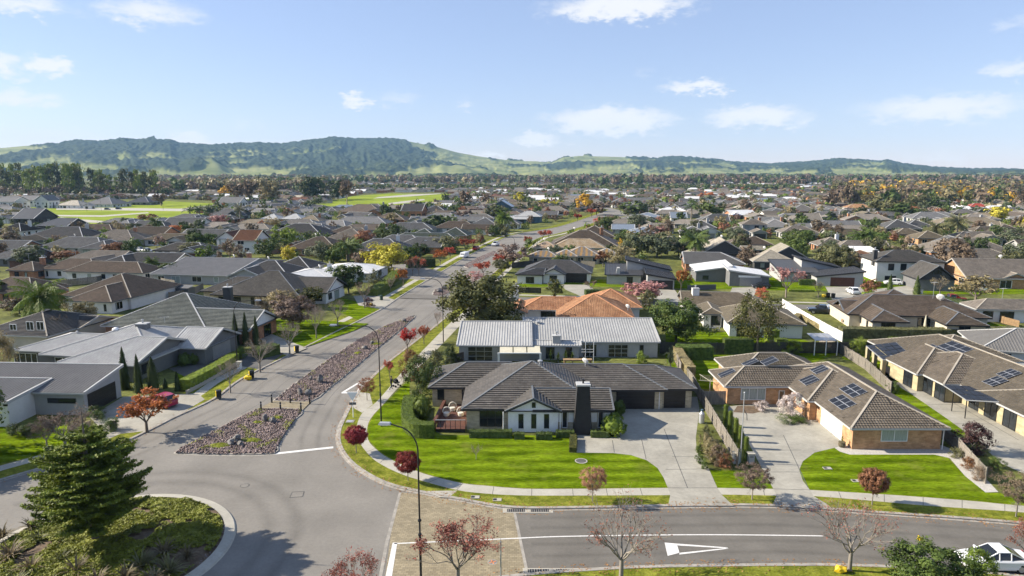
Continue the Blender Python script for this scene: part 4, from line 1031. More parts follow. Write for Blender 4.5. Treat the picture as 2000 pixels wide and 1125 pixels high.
def garage_px(h, B, f, x0, x1, hh=2.15, mat='garage_black', rows=5, ybase=None):
    o, n, u, hl = B.face(f); u0 = ray_wall(B, f, x0, ybase)[0]; u1 = ray_wall(B, f, x1, ybase)[0]
    if u0 > u1: u0, u1 = u1, u0
    return garage(h, o + u * ((u0 + u1) / 2) + Vector((0, 0, .12)), n, u, u1 - u0, hh, mat, rows)
def auto_windows(h, B, faces, rng, frame, glass='glass', skip=(), z=(0.75, 2.1), dense=3.4):
    for f in faces:
        o, n, u, hl = B.face(f); x = -hl + rng.uniform(.9, 1.6)
        while x < hl - 1.2:
            w = rng.choice([0.8, 1.3, 1.8, 2.4, 2.6]); x += w / 2
            if x + w / 2 > hl - .4: break
            if not any(s0 < x + w / 2 and s1 > x - w / 2 for (ff, s0, s1) in skip if ff == f):
                lo = 0.15 if w > 2.3 and rng.random() < .5 else (z[0] if w > .9 else .5)
                window(h, o + u * x + Vector((0, 0, (lo + z[1]) / 2 + (0 if z[1] < 3 else 0))), n, u, w, z[1] - lo, frame, glass, 2 if w > 1.5 else 1, 1) if rng.random() > .28 else window(h, o + u * x + Vector((0, 0, (lo + z[1]) / 2)), n, u, w, z[1] - lo, frame, 'curtain_glass', 2 if w > 1.5 else 1, 1)
            x += w / 2 + rng.uniform(.8, dense)
def in_other(Bs, B, p):
    for C in Bs:
        if C is B: continue
        d = p - C.c
        if abs(d.dot(C.ux)) < C.a - C.oh - .05 and abs(d.dot(C.uy)) < C.b - C.oh - .05: return True
    return False
def chimney(h, c, z0, z1, w, d, mat='chimney_black', pot=True, yaw=0):
    mb = MB(); mb.box((c.x, c.y, (z0 + z1) / 2), (w, d, z1 - z0), yaw); co = mb.build('chimney', M[mat], h)
    mb = MB(); mb.box((c.x, c.y, z1 + .06), (w + .14, d + .14, .12), yaw); mb.build('chimney_cap', M['trim_light'], co)
    if pot: mb = MB(); mb.lathe((c.x, c.y, z1 + .12), [(.13, 0), (.13, .4), (.2, .42), (.2, .55), (.05, .6)], 10); mb.build('flue', M['galv'], co)
def dish(h, c, az_=2.4, r=.45):
    mb = MB(); n = Vector((math.sin(az_), -math.cos(az_), .5)).normalized(); x = n.cross(Vector((0, 0, 1))).normalized(); y = n.cross(x); c = Vector(c)
    mb.beam(c, c + Vector((0, 0, .5)), .06); k = 14; cc = c + Vector((0, 0, .75))
    rim = [cc + (x * math.cos(i * 6.283 / k) + y * math.sin(i * 6.283 / k)) * r for i in range(k)]; mid = [cc + (x * math.cos(i * 6.283 / k) + y * math.sin(i * 6.283 / k)) * r * .5 - n * .12 for i in range(k)]
    for i in range(k): mb.face([rim[i], rim[(i + 1) % k], mid[(i + 1) % k], mid[i]])
    mb.face(mid); mb.beam(cc - n * .1, cc + n * .4, .03); mb.build('satellite_dish', M['white_paint'], h)
def aerial(h, c, hh=2.2, yaw=0.3):
    mb = MB(); c = Vector(c); mb.beam(c, c + Vector((0, 0, hh)), .05); d = Vector((math.cos(yaw), math.sin(yaw), 0)); e = Vector((-d.y, d.x, 0)); t = c + Vector((0, 0, hh - .1)); mb.beam(t - d * .7, t + d * .7, .035)
    for k in range(6): mb.beam(t + d * (-.6 + k * .24) - e * .35, t + d * (-.6 + k * .24) + e * .35, .02)
    mb.build('aerial', M['galv'], h)
def vent(h, p, r=.22):
    mb = MB(); mb.lathe(tuple(p), [(.1, -.1), (.1, .25), (r, .3), (r, .42), (.04, .5)], 10); mb.build('roof_vent', M['galv'], h)
def roof_pt(B, x, y, plane='front'):
    for (nm, o, u, v, Lg, iL, iR) in B.planes():
        if nm == plane:
            n = u.cross(v.normalized()).normalized(); d = ray(x, y); c = Vector((0, 0, CAM_H)); t = (o - c).dot(n) / d.dot(n); return c + d * t, u, v.normalized(), (n if n.z > 0 else -n)
def solar(h, B, plane, quads, nu, nv, lift=0.12):
    """quads: pixel corner loops; the panels fill the rectangle fitted to them on that roof plane"""
    for q in quads:
        pts = [roof_pt(B, x, y, plane) for x, y in q]; u, v, n = pts[0][1:]; o = sum((p[0] for p in pts), Vector()) / len(pts)
        e1_, e2_ = pts[1][0] - pts[0][0], pts[3][0] - pts[0][0]
        W = max(abs(e1_.dot(u)), abs(e2_.dot(u))); Hh = max(abs(e1_.dot(v)), abs(e2_.dot(v))); pw, ph = W / nu, Hh / nv
        for i in range(nu):
            for j in range(nv):
                c = o + u * (-W / 2 + pw * (i + .5)) + v * (-Hh / 2 + ph * (j + .5)) + n * lift
                mb = MB(); x, y = u * (pw / 2 - .012), v * (ph / 2 - .012); qd = [c - x - y, c + x - y, c + x + y, c - x + y]
                mb.face([p + n * .035 for p in qd]); mb.face([p for p in qd[::-1]])
                for a_, b_ in zip(qd, qd[1:] + qd[:1]): mb.face([a_, b_, b_ + n * .035, a_ + n * .035])
                so = mb.build('solar_panel', M['solar_frame'], h)
                mb = MB(); x, y = u * (pw / 2 - .045), v * (ph / 2 - .045); mb.face([c - x - y + n * .039, c + x - y + n * .039, c + x + y + n * .039, c - x + y + n * .039]); mb.build('cell_sheet', M['solar'], so)
def house(name, label, blocks, roof, wall, style='step', trim='trim_light', detail=2, cat='house', group=None, walls=None, gable_mat=None):
    B0 = blocks[0]; h = thing(name, (B0.c.x, B0.c.y, 0.0), label, cat, group)
    for i, B in enumerate(blocks): build_block(h, B, roof if isinstance(roof, str) else roof[i], (walls[i] if walls else wall), style, trim, detail, gable_mat=gable_mat)
    return h
# ------------------------------------------------------------------ the near houses
rng = random.Random(3)
HOUSES = []                                     # footprints, used to keep trees out of walls
def reg(h, Bs): HOUSES.extend(Bs); return h
# --- corner house, dark tiles
BA = hip(836, 1000, 758, 708, 'h', 'n', 24, yaw=0, oh=.45); BB = hip(902, 1170, 800, 706, 'h', 'h', 22, yaw=0)
BB.c = BB.w(-BB.a + BB.b, 0, 0); BB.a = BB.b + 0.05
BCk = hip(1040, 1199, 802, 759, 'n', 'g', 22, yaw=0, oh=.45, dz=-.04); BD = hip(1040, 1109, 757, 722, 'n', 'g', 22, yaw=0); BE = hip(1080, 1304, 763, 712, 'n', 'h', 22, yaw=0); BF = hip(1230, 1362, 761, 714, 'n', 'h', 22, yaw=0)
BG = gab(986, 1097, 804, 6.0, 25, yaw=0, oh=.35)
BBs = [BB, BA, BCk, BD, BE, BF]
h = house('corner_house', 'large dark tiled corner house with white gable and tapered black chimney behind the front lawn', BBs, 'roof_charcoal', 'brick_cream', 'step', 'trim_slate'); reg(h, BBs + [BG])
build_block(h, BG, 'roof_charcoal', 'white_paint', 'step', 'trim_slate')
win_px(h, BB, 'front', 937, 800, 983, 833, 3, 2)
for x in (1011, 1036, 1061): win_px(h, BG, 'left', x, 807, x + 13, 838, 1, 1, 'frame_white')
win_px(h, BG, 'left', 1039, 786, 1046, 796)
for x in (1097, 1167): win_px(h, BCk, 'front', x, 803, x + 12, 835, 1, 1, 'frame_white')
win_px(h, BA, 'front', 855, 760, 867, 781); win_px(h, BA, 'front', 902, 760, 912, 782)
garage_px(h, BE, 'front', 1203, 1278, ybase=795, rows=5); garage_px(h, BF, 'front', 1296, 1338, ybase=795, rows=5)
o, n, u, hl = BCk.face('front')
for x0, x1 in ((1087, 1097), (1110, 1124), (1152, 1166), (1180, 1192)):
    u0, u1 = ray_wall(BCk, 'front', x0, 815)[0], ray_wall(BCk, 'front', x1, 815)[0]; mb = MB(); c = o + u * ((u0 + u1) / 2) + n * .03; mb.box((c.x, c.y, 1.78), (u1 - u0, .06, 1.36)); mb.build('weatherboard_panel', M['white_paint'], h)
c = P(1138, 851); hc = height_at(c, 754); mb = MB()
for (x0, x1, z0, z1) in ((1.0, .66, 0, hc),):
    A_ = [(c.x - x0, c.y - .1, z0), (c.x + x0, c.y - .1, z0), (c.x + x0, c.y + 1.0, z0), (c.x - x0, c.y + 1.0, z0)]; B_ = [(c.x - x1, c.y - .1, z1), (c.x + x1, c.y - .1, z1), (c.x + x1, c.y + 1.0, z1), (c.x - x1, c.y + 1.0, z1)]
    for k in range(4): mb.face([A_[k], A_[(k + 1) % 4], B_[(k + 1) % 4], B_[k]])
    mb.face(B_)
ch = mb.build('chimney', M['chimney_black'], h); mb = MB(); mb.box((c.x, c.y + .45, hc + .08), (1.5, 1.3, .16)); mb.build('chimney_cap', M['trim_light'], ch); mb = MB(); mb.lathe((c.x, c.y + .45, hc + .16), [(.1, 0), (.1, .3), (.17, .32), (.17, .45), (.03, .5)], 8); mb.build('flue', M['black_metal'], ch)
for x, y0, y1 in ((1287, 766, 799), (983, 802, 846), (1094, 804, 846)):
    p = P(x, y1, .1); mb = MB(); mb.tube([(p.x, p.y, .1), (p.x, p.y, 2.5)], .05, 6); mb.build('downpipe', M['white_paint'], h)
vent(h, roof_pt(BB, 1055, 712, 'front')[0] + Vector((0, 0, .1)), .3); dish(h, roof_pt(BE, 1143, 716)[0])
# deck with balustrade
dk = thing('timber_deck', tuple(P(880, 848)), 'stained brown timber deck with glass balustrade at the corner house', 'deck')
d0, d1 = P(851, 846), P(909, 846); y1 = P(880, 797).y; mb = MB(); nb = 18
for i in range(nb):
    y = d0.y + (y1 - d0.y) * i / nb; mb.box(((d0.x + d1.x) / 2, y + .2, .46), (d1.x - d0.x, (y1 - d0.y) / nb - .03, .06))
mb.build('decking', M['deck'], dk); mb = MB(); mb.box(((d0.x + d1.x) / 2, d0.y - .02, .22), (d1.x - d0.x, .05, .42)); mb.build('skirt', M['black_metal'], dk)
for i in range(7):
    x = d0.x + (d1.x - d0.x) * i / 6; mb = MB(); mb.box((x, d0.y, .98), (.05, .05, 1.0)); mb.build('baluster_post', M['black_metal'], dk)
mb = MB(); mb.beam((d0.x, d0.y, 1.5), (d1.x, d0.y, 1.5), .09, .06); mb.build('handrail', M['galv'], dk)
mb = MB(); mb.beam((d0.x - .3, d0.y + .5, .75), (d0.x + .2, y1, .75), .35, .5); mb.build('bench_seat', M['deck'], dk)
def cane_chair(x, y, label):
    c = P(x, y, .5); t = thing('cane_chair', (c.x, c.y, .49), label, 'chair', 'outdoor chairs on the deck')
    mb = MB(); mb.lathe((c.x, c.y, .49), [(.28, 0), (.33, .08), (.36, .40), (.30, .44)], 12); mb.build('seat', M['cane'], t)
    mb = MB(); pts = [(c.x + .45 * math.cos(a), c.y + .2 + .25 * math.sin(a) * .3, .95 + .5 * math.sin(a)) for a in np.linspace(-.2, math.pi + .2, 12)]; mb.tube(pts, .06, 6); mb.build('back_hoop', M['cane'], t)
    mb = MB()
    for a in np.linspace(.3, math.pi - .3, 7): mb.beam((c.x + .36 * math.cos(a), c.y + .2, .93), (c.x + .44 * math.cos(a), c.y + .22, .95 + .48 * math.sin(a)), .03)
    mb.build('back_spindle', M['cane'], t)
cane_chair(884, 802, 'tall white cane armchair at the back of the brown deck')
cane_chair(900, 812, 'low white cane seat beside the house wall on the deck'); cane_chair(872, 812, 'dark-shadowed cane seat nearest the curved hedge on the deck')

# --- light corrugated house behind
W1 = hip(892, 1040, 675, 628, 'g', 'n', 14, yaw=R(-1), oh=.3); W2 = hip(1022, 1289, 668, 621.5, 'g', 'g', 14, yaw=R(-1), oh=.3, dz=.02); W3 = hip(1022, 1135, 675, kind='mono', d=1.6, pitch=14, ez=2.36, yaw=R(-1), oh=.3)
h = house('ribbed_roof_house', 'long pale ribbed metal roofed house directly behind the corner house', [W1, W2, W3], 'roof_metal_light', 'plaster_grey', 'rib', 'trim_light'); reg(h, [W1, W2, W3])
win_px(h, W1, 'front', 914, 677, 962, 705, 3, 3, 'galv'); win_px(h, W3, 'front', 1066, 678, 1083, 700); win_px(h, W3, 'front', 1105, 678, 1117, 698)
win_px(h, W2, 'front', 1138, 672, 1166, 703, 2, 1, 'galv'); win_px(h, W2, 'front', 1187, 673, 1227, 706, 3, 3, 'galv'); win_px(h, W2, 'front', 1249, 674, 1257, 690)
p = roof_pt(W3, 1087, 671)[0]; chimney(h, p + Vector((0, .4, 0)), p.z - .3, p.z + 1.1, 1.2, 1.0, 'plaster_grey'); vent(h, roof_pt(W2, 1051, 632)[0], .4)
c = P(1015, 700); t = thing('patio_awning', (c.x, c.y, 0), 'cream slanting three-panel patio awning under the ribbed roof', 'awning'); ya = W1.face('front')[0].y
for i in range(3):
    xa, xb = P(977 + i * 26, 700).x, P(1001 + i * 26, 700).x; mb = MB(); q = [Vector((xa, ya - 2.6, 2.0)), Vector((xb, ya - 2.6, 2.0)), Vector((xb, ya - .1, 2.45)), Vector((xa, ya - .1, 2.45))]; mb.face(q); mb.face([p_ - Vector((0, 0, .05)) for p_ in q[::-1]])
    for a_, b_ in zip(q, q[1:] + q[:1]): mb.face([a_, b_, b_ - Vector((0, 0, .05)), a_ - Vector((0, 0, .05))])
    mb.build('awning_panel', M['canvas'], t)
for x in (975, 1053): p = P(x, 700); mb = MB(); mb.box((p.x, ya - 2.6, 1.0), (.3, .3, 2.0)); mb.build('post', M['white_paint'], t)
p0, p1 = P(973, 700), P(1055, 700); mb = MB(); mb.beam((p0.x, ya - 2.65, 2.02), (p1.x, ya - 2.65, 2.02), .12, .16); mb.build('beam', M['white_paint'], t)
for x in (1136, 1162):
    pass
c = P(1150, 712); t = thing('drying_frame', (c.x, c.y, 0), 'white tall pole frame standing beside the ribbed roof house windows', 'frame')
for x in (1143, 1159): p = P(x, 712); mb = MB(); mb.beam((p.x, c.y, .05), (p.x, c.y, 3.4), .09); mb.build('pole', M['white_paint'], t)
mb = MB()
for z in (1.9, 2.3): mb.beam((P(1135, 712).x, c.y, z), (P(1160, 712).x, c.y, z), .06)
mb.build('crossbar', M['white_paint'], t)
c = P(1128, 715); t = thing('timber_table', (c.x, c.y, 0), 'long timber outdoor table in front of the potted spiky plants', 'table'); mb = MB(); mb.box((c.x, c.y, 1.0), (4.2, .9, .1)); mb.build('table_top', M['wood_tan'], t)
for dx in (-1.9, 1.9): mb = MB(); mb.box((c.x + dx, c.y, .5), (.18, .7, .95)); mb.build('leg', M['wood_tan'], t)

# --- terracotta house
T1 = hip(1015, 1125, 606, 580, 'h', 'g', 24, yaw=R(-4)); T2 = hip(1093, 1233, 622, 575, 'h', 'h', 24, yaw=R(-4)); T3 = hip(1150, 1243, 601, 565, 'h', 'h', 25, yaw=R(-4)); T4 = gab(990, 1030, 612, 9, 26, yaw=R(-4))
T2.a = max(T2.a, T2.b + .05); T3.a = max(T3.a, T3.b + .05)
h = house('terracotta_house', 'orange terracotta tiled house between the ribbed roof and the side street', [T2, T1, T3, T4], 'roof_terracotta', 'plaster_white', 'wave', 'trim_terracotta'); reg(h, [T1, T2, T3, T4])
win_px(h, T1, 'front', 1056, 608, 1092, 620, 3, 1); chimney(h, P(1008, 612) + Vector((0, 2, 0)), 2.0, 5.2, 1.1, .9, 'plaster_white'); dish(h, roof_pt(T2, 1226, 606)[0])

# --- brick house with solar panels
K1 = Block((39.1, 76.0), 10.7, 5.0, R(90), 2.5, 24, 'h', 'h', oh=.5); K2 = Block((38.2, 79.2), 5.6, 4.9, R(90), 2.5, 24, 'h', 'h', oh=.5, dz=.01); K3 = Block((32.0, 82.3), 6.4, 3.4, 0, 2.5, 24, 'h', 'g', oh=.5); K4 = Block((34.2, 87.0), 6.2, 4.4, 0, 2.5, 24, 'h', 'h', oh=.5)
BRK = [K1, K2, K3, K4]
h = house('brick_solar_house', 'orange brick house with brown tiles, white garage door and solar panels by the striped lawn', BRK, 'roof_tan', 'brick_orange', 'wave', 'trim_cream'); reg(h, BRK)
win_px(h, K1, 'left', 1719, 838, 1774, 862, 2, 1, 'frame_white', 'curtain_glass'); win_px(h, K3, 'front', 1446, 758, 1496, 781, 3, 1, 'frame_white', 'curtain_glass'); win_px(h, K3, 'front', 1519, 762, 1533, 792, 1, 1, 'frame_white', zmin=.15)
o, n, u, hl = K1.face('back'); garage(h, Vector((o.x, 70.4, .12)), n, u, 4.9, 2.1, 'garage_white', 5)
o2 = K2.face('back'); window(h, Vector((o2[0].x, 77.0, 1.5)), o2[1], o2[2], 1.5, 1.3, 'frame_white', 'curtain_glass', 2, 1)
solar(h, K1, 'back', [[(1639, 761), (1668, 750), (1696, 768), (1665, 779)], [(1618, 783), (1647, 772), (1675, 792), (1643, 803)]], 3, 2)
solar(h, K2, 'back', [[(1581, 724), (1606, 713), (1624, 723), (1594, 733)], [(1560, 744), (1588, 733), (1603, 744), (1574, 755)]], 3, 1)
solar(h, K3, 'left', [[(1401, 733), (1430, 720), (1439, 728), (1409, 739)]], 2, 1); solar(h, K4, 'left', [[(1446, 712), (1473, 701), (1483, 709), (1460, 716)], [(1483, 708), (1510, 698), (1522, 706), (1498, 715)]], 2, 1)
p = P(1826, 879, .1); mb = MB(); mb.tube([(43.75, 65.7, .1), (43.75, 65.7, 2.45)], .05, 6); mb.build('downpipe', M['white_paint'], h)
sheet('gravel_strip', px([(1630, 875), (1640, 882), (1660, 888), (1700, 888), (1825, 888), (1855, 895), (1885, 930), (1925, 962), (1950, 961), (1930, 940), (1890, 900), (1865, 880), (1840, 870), (1650, 868)], BZ), BZ + .012, 'gravel_pale')
sheet('front_bed', px([(1432, 805), (1440, 793), (1490, 793), (1492, 803), (1470, 808)], BZ), BZ + .014, 'bark_mulch')

# --- tan house with solar canopies
Q0 = Block((61.0, 81.5), 20.0, 6.6, R(90), 2.5, 21, 'h', 'h'); Q1 = Block((56.9, 87.6), 3.7, 5.3, R(90), 2.5, 21, 'h', 'n', dz=.01); Q2 = Block((58.2, 86.0), 6.3, 5.8, R(90), 2.5, 21, 'h', 'h', dz=.02); Q3 = Block((60.2, 69.0), 8.0, 6.0, R(90), 2.5, 21, 'h', 'h', dz=.015); Q4 = Block((63.5, 95.5), 6.0, 6.0, R(90), 2.5, 21, 'h', 'h', dz=.03)
TAN = [Q0, Q1, Q2, Q3, Q4]
h = house('solar_canopy_house', 'tan tiled block house with two solar panel canopies at the east driveway', TAN, 'roof_tan', 'block_buff', 'wave', 'trim_cream'); reg(h, TAN)
solar(h, Q0, 'back', [[(1798, 681), (1824, 672), (1853, 690), (1822, 697)], [(1835, 676), (1862, 665), (1900, 687), (1870, 695)]], 3, 2)
solar(h, Q3, 'back', [[(1919, 746), (1950, 735), (1970, 747), (1936, 757)], [(1946, 732), (1976, 721), (1998, 731), (1965, 742)]], 3, 2)
for B, ys in ((Q1, (86.5,)), (Q2, (81, 83.5)), (Q0, (77.5,)), (Q3, (65, 68, 71.5, 74.5))):
    o, n, u, hl = B.face('back')
    for y in ys: window(h, Vector((o.x, y, 1.15)), n, u, 2.0, 2.0, 'frame_black', 'glass', 2, 1)
def canopy(corners, label, posts, nu, nv):
    c = sum((Vector(q) for q in corners), Vector()) / 4; t = thing('solar_canopy', (c.x, c.y, 0), label, 'canopy', 'solar panel canopies')
    A_, B_, C_, D_ = [Vector(q) for q in corners]
    for i in range(nu):
        for j in range(nv):
            def at(a, b): return (A_ * (1 - a) + B_ * a) * (1 - b) + (D_ * (1 - a) + C_ * a) * b
            e = .012; q = [at(i / nu + e, j / nv + e), at((i + 1) / nu - e, j / nv + e), at((i + 1) / nu - e, (j + 1) / nv - e), at(i / nu + e, (j + 1) / nv - e)]
            mb = MB(); mb.face(q); mb.face([p_ - Vector((0, 0, .05)) for p_ in q[::-1]])
            for a_, b_ in zip(q, q[1:] + q[:1]): mb.face([a_, b_, b_ - Vector((0, 0, .05)), a_ - Vector((0, 0, .05))])
            mb.build('solar_panel', M['solar'], t)
    mb = MB()
    for a_, b_ in ((A_, B_), (B_, C_), (C_, D_), (D_, A_)): mb.beam(a_ - Vector((0, 0, .1)), b_ - Vector((0, 0, .1)), .1, .1)
    mb.build('frame', M['galv'], t)
    for (p_, w_, m_) in posts: mb = MB(); mb.box((p_[0], p_[1], p_[2] / 2), (w_, w_, p_[2])); mb.build('post', M[m_], t)
canopy([(51.1, 91.0, 2.5), (55.2, 91.6, 3.0), (56.2, 97.2, 3.4), (52.0, 97.3, 2.85)], 'solar panel canopy on stone posts over the outdoor dining area', [((51.3, 91.2, 2.4), .5, 'block_buff'), ((51.7, 94.2, 2.5), .5, 'block_buff'), ((52.1, 96.9, 2.7), .5, 'block_buff')], 4, 4)
canopy([(51.7, 74.4, 2.45), (54.3, 72.9, 2.75), (55.3, 78.4, 2.75), (52.2, 79.4, 2.6)], 'solar panel canopy on two thin poles beside the concrete drive', [((51.9, 74.6, 2.35), .08, 'black_metal'), ((51.9, 77.0, 2.4), .08, 'black_metal')], 4, 3)
# --- grey roofed white house at the right edge
Z1 = hip(1936, 2120, 690, 655, 'h', 'h', 20, yaw=R(-20), d=12)
h = house('grey_roof_white_house', 'white house with smooth grey metal roof at the right edge above the canopies', [Z1], 'roof_metal_mid', 'plaster_white', 'rib', 'trim_light'); reg(h, [Z1])
auto_windows(h, Z1, ['front', 'left'], rng, 'frame_white')
# --- house behind the long clipped hedge
E1 = hip(1665, 1925, 618, 577, 'h', 'h', 23); E2 = gab(1704, 1774, 629, 9, 24, near='h'); E3 = gab(1851, 1929, 636, 9, 24, near='h'); E4 = hip(1650, 1700, 609, 587, 'g', 'g', 24); E5 = hip(1730, 1800, 600, 566, 'h', 'h', 24, dz=.02)
Bs = [E1, E2, E3, E4, E5]; E5.a = max(E5.a, E5.b + .05)
h = house('hedged_brown_house', 'brown tiled cream house with two hipped wings behind the long clipped hedge', Bs, 'roof_brown', 'plaster_cream', 'step', 'trim_slate'); reg(h, Bs)
win_px(h, E2, 'left', 1720, 630, 1749, 645, 3, 1); win_px(h, E3, 'left', 1872, 637, 1896, 648, 2, 1); win_px(h, E1, 'front', 1791, 622, 1816, 637, 2, 1); auto_windows(h, E2, ['back'], rng, 'frame_black'); auto_windows(h, E3, ['back'], rng, 'frame_black')
dish(h, roof_pt(E1, 1836, 588)[0], r=.7); aerial(h, roof_pt(E1, 1822, 584)[0], 3.2)
# --- olive-brown house behind the round leafed tree
O1 = hip(1335, 1500, 598, 571, 'g', 'h', 20); O2 = hip(1424, 1571, 633, 588, 'h', 'h', 23); O3 = gab(1372, 1414, 614, 8, 21, near='h')
h = house('olive_roof_house', 'olive brown tiled white house with a patio behind the leafy green tree', [O2, O1, O3], 'roof_olive', 'plaster_white', 'step', 'trim_cream'); reg(h, [O1, O2, O3])
win_px(h, O3, 'left', 1388, 617, 1408, 635, 2, 1, zmin=.15); win_px(h, O1, 'front', 1352, 601, 1374, 612, 3, 1); auto_windows(h, O2, ['front'], rng, 'frame_black'); chimney(h, roof_pt(O1, 1358, 576)[0], 3, 5.2, 1.3, 1.0, 'plaster_white')
# --- two storey white house
S1 = hip(1716, 1845, 512, 489, 'h', 'h', 20, ez=5.3); S2 = gab(1797, 1867, 547, 10, 38, ez=2.8); S3 = hip(1780, 1830, 512, 498, 'g', 'g', 25, ez=4.6)
h = house('two_storey_white_house', 'two-storey pale house with steep dark gable wing beyond the side street', [S1, S2, S3], 'roof_charcoal', 'plaster_white', 'step', 'trim_slate', walls=['plaster_white', 'plaster_slate', 'plaster_slate'], gable_mat='cladding_dark'); reg(h, [S1, S2])
for x in (1734, 1758): win_px(h, S1, 'front', x, 515, x + 13, 528, 1, 1)
win_px(h, S1, 'front', 1727, 539, 1750, 553, 2, 1); win_px(h, S2, 'left', 1821, 527, 1840, 536, 3, 1); win_px(h, S1, 'front', 1762, 540, 1774, 558, 1, 1, zmin=.12); chimney(h, roof_pt(S1, 1712, 505)[0] + Vector((0, 1, 0)), 4, 8.0, 1.0, .9, 'cladding_dark')
# --- skillion houses along the side street
def side_mono(xl, xr, ye, ln, low='L', pitch=8, ez=2.6, yaw=GRID, oh=.4):
    c = P((xl + xr) / 2, ye, ez); b = (xr - xl) / 2 / scale_at(c); n = Vector((-math.sin(yaw), math.cos(yaw), 0))
    return Block(c + n * (ln / 2), ln / 2, b, yaw + (-math.pi / 2 if low == 'L' else math.pi / 2), ez, pitch, 'g', 'g', 'mono', oh)
N1 = side_mono(1596, 1688, 541, 9, 'L', 7, 2.5); N2 = side_mono(1565, 1648, 524, 9, 'R', 12, 3.2); N3 = hip(1525, 1600, 532, 507, kind='mono', pitch=6, ez=2.7)
h = house('brown_door_skillion_house', 'dark skillion roofed pale house with maroon garage door and white car', [N1, N2, N3], 'roof_metal_dark', 'plaster_grey', 'rib', 'trim_dark'); reg(h, [N1, N2, N3])
garage_px(h, N1, 'right', 1621, 1668, 2.2, 'garage_brown', 5, ybase=560); win_px(h, N3, 'front', 1570, 538, 1588, 556, 2, 1, zmin=.2)
U1 = gab(1360, 1432, 533, 13, 9, 2.9); U2 = side_mono(1424, 1505, 540, 12, 'R', 8, 2.7); U3 = side_mono(1358, 1430, 531, 13, 'L', 9, 2.75)
h = house('white_skillion_house', 'white butterfly skillion roofed house with dark walls beyond the side street', [U2, U3], 'roof_metal_white', 'plaster_slate', 'rib', 'trim_light'); reg(h, [U2, U3])
garage_px(h, U2, 'left', 1444, 1487, 2.2, 'garage_grey', 5, ybase=560); win_px(h, U3, 'right', 1372, 538, 1384, 546)
o, n, u, hl = U2.face('left'); c = o + n * .05; mb = MB(); mb.box((c.x, c.y, 2.62), (5.2, .06, .5), GRID); mb.build('fascia_panel', M['white_paint'], h)
c = P(1345, 545); t = thing('pergola', (c.x, c.y, 0), 'dark framed pergola beside the white skillion roof', 'pergola')
for i, (x, y) in enumerate(((1328, 548), (1338, 545), (1347, 542))):
    p = P(x, y); mb = MB(); mb.box((p.x, p.y, 1.4), (.15, .15, 2.8)); mb.build('post', M['lamp_grey'], t); q = gridpt(p, 4.2, 0); mb = MB(); mb.beam((p.x, p.y, 2.8), (q.x, q.y, 2.8), .15); mb.build('rafter', M['lamp_grey'], t)
G1 = side_mono(1262, 1320, 545, 11, 'R', 9, 2.7); G2 = hip(1182, 1255, 537, 515, kind='mono', pitch=8, ez=2.6); G3 = side_mono(1222, 1312, 527, 8, 'R', 12, 3.4)
h = house('grey_fin_house', 'grey skillion roofed house with tapering plaster fins and black garage', [G1, G2, G3], 'roof_metal_dark', 'plaster_grey', 'rib', 'trim_dark'); reg(h, [G1, G2, G3])
garage_px(h, G1, 'left', 1273, 1314, 2.2, 'garage_black', 5, ybase=562)
for x, y, hh in ((1206, 556, 4.2), (1245, 548, 5.2)):
    p = P(x, y); mb = MB(); mb.box((p.x, p.y, hh / 2), (1.5, 3.0, hh), GRID, taper=.72) if False else None; q = [(-.9, 0), (.9, 0), (.45, hh), (-.2, hh)]; A_ = [p + Vector((a_ * ux, a_ * uy, z_)) for a_, z_ in q]; B_ = [v_ + Vector((-uy * 2.2, ux * 2.2, 0)) for v_ in A_]
    mb.face(A_); mb.face(B_[::-1])
    for k in range(4): mb.face([A_[k], B_[k], B_[(k + 1) % 4], A_[(k + 1) % 4]])
    mb.build('fin_wall', M['plaster_grey'], h)
win_px(h, G3, 'left', 1257, 533, 1261, 546); win_px(h, G2, 'front', 1224, 541, 1236, 553, 1, 1, zmin=.1)
# --- dark hip house with white gable and veranda
D1 = hip(1018, 1155, 533, 508, 'h', 'h', 24); D2 = gab(1058, 1104, 536, 6, 26); D3 = hip(1006, 1062, 537, 524, 'h', 'g', 12, ez=2.45)
h = house('veranda_house', 'charcoal hipped house with pale gable, corner veranda and black garage on the side street', [D1, D2, D3], 'roof_darkgrey', 'plaster_white', 'step', 'trim_slate'); reg(h, [D1, D2, D3])
garage_px(h, D1, 'front', 1105, 1146, 2.2, 'garage_black', 5, ybase=554); win_px(h, D2, 'left', 1073, 538, 1088, 548, 2, 1); win_px(h, D3, 'front', 1027, 541, 1043, 553, 2, 1)

# --- west of the avenue
Y1 = Block((-59.5, 79.2), 11.5, 3.75, R(-3), 2.9, 9, 'g', 'g', 'mono', .35)
a_ = P(164, 768, 2.9); Y1.c = Vector((a_.x, a_.y, 0)) - Y1.ux * Y1.a + Y1.uy * Y1.b
h = house('skillion_garage_house', 'dark ribbed skillion roofed grey house beside the magenta car', [Y1], 'roof_metal_mid', 'plaster_grey', 'rib', 'trim_light'); reg(h, [Y1])
win_px(h, Y1, 'front', 94, 778, 148, 787, 1, 1); o, n, u, hl = Y1.face('right'); garage(h, o + u * -.2 + Vector((0, 0, .12)), n, u, 5.2, 2.3, 'garage_black', 5)
Y2 = Block((0, 0), 5, 3.5, R(-3), 3.0, 4, 'g', 'g', 'mono', .2); p = P(20, 835, .1); Y2.c = Vector((p.x, p.y, 0)) - Y2.ux * Y2.a + Y2.uy * Y2.b
h = house('pale_plaster_house', 'pale plastered house corner cut off at the left edge', [Y2], 'roof_metal_mid', 'plaster_white', 'rib', 'trim_light'); reg(h, [Y2]); win_px(h, Y2, 'front', 7, 783, 14, 793)
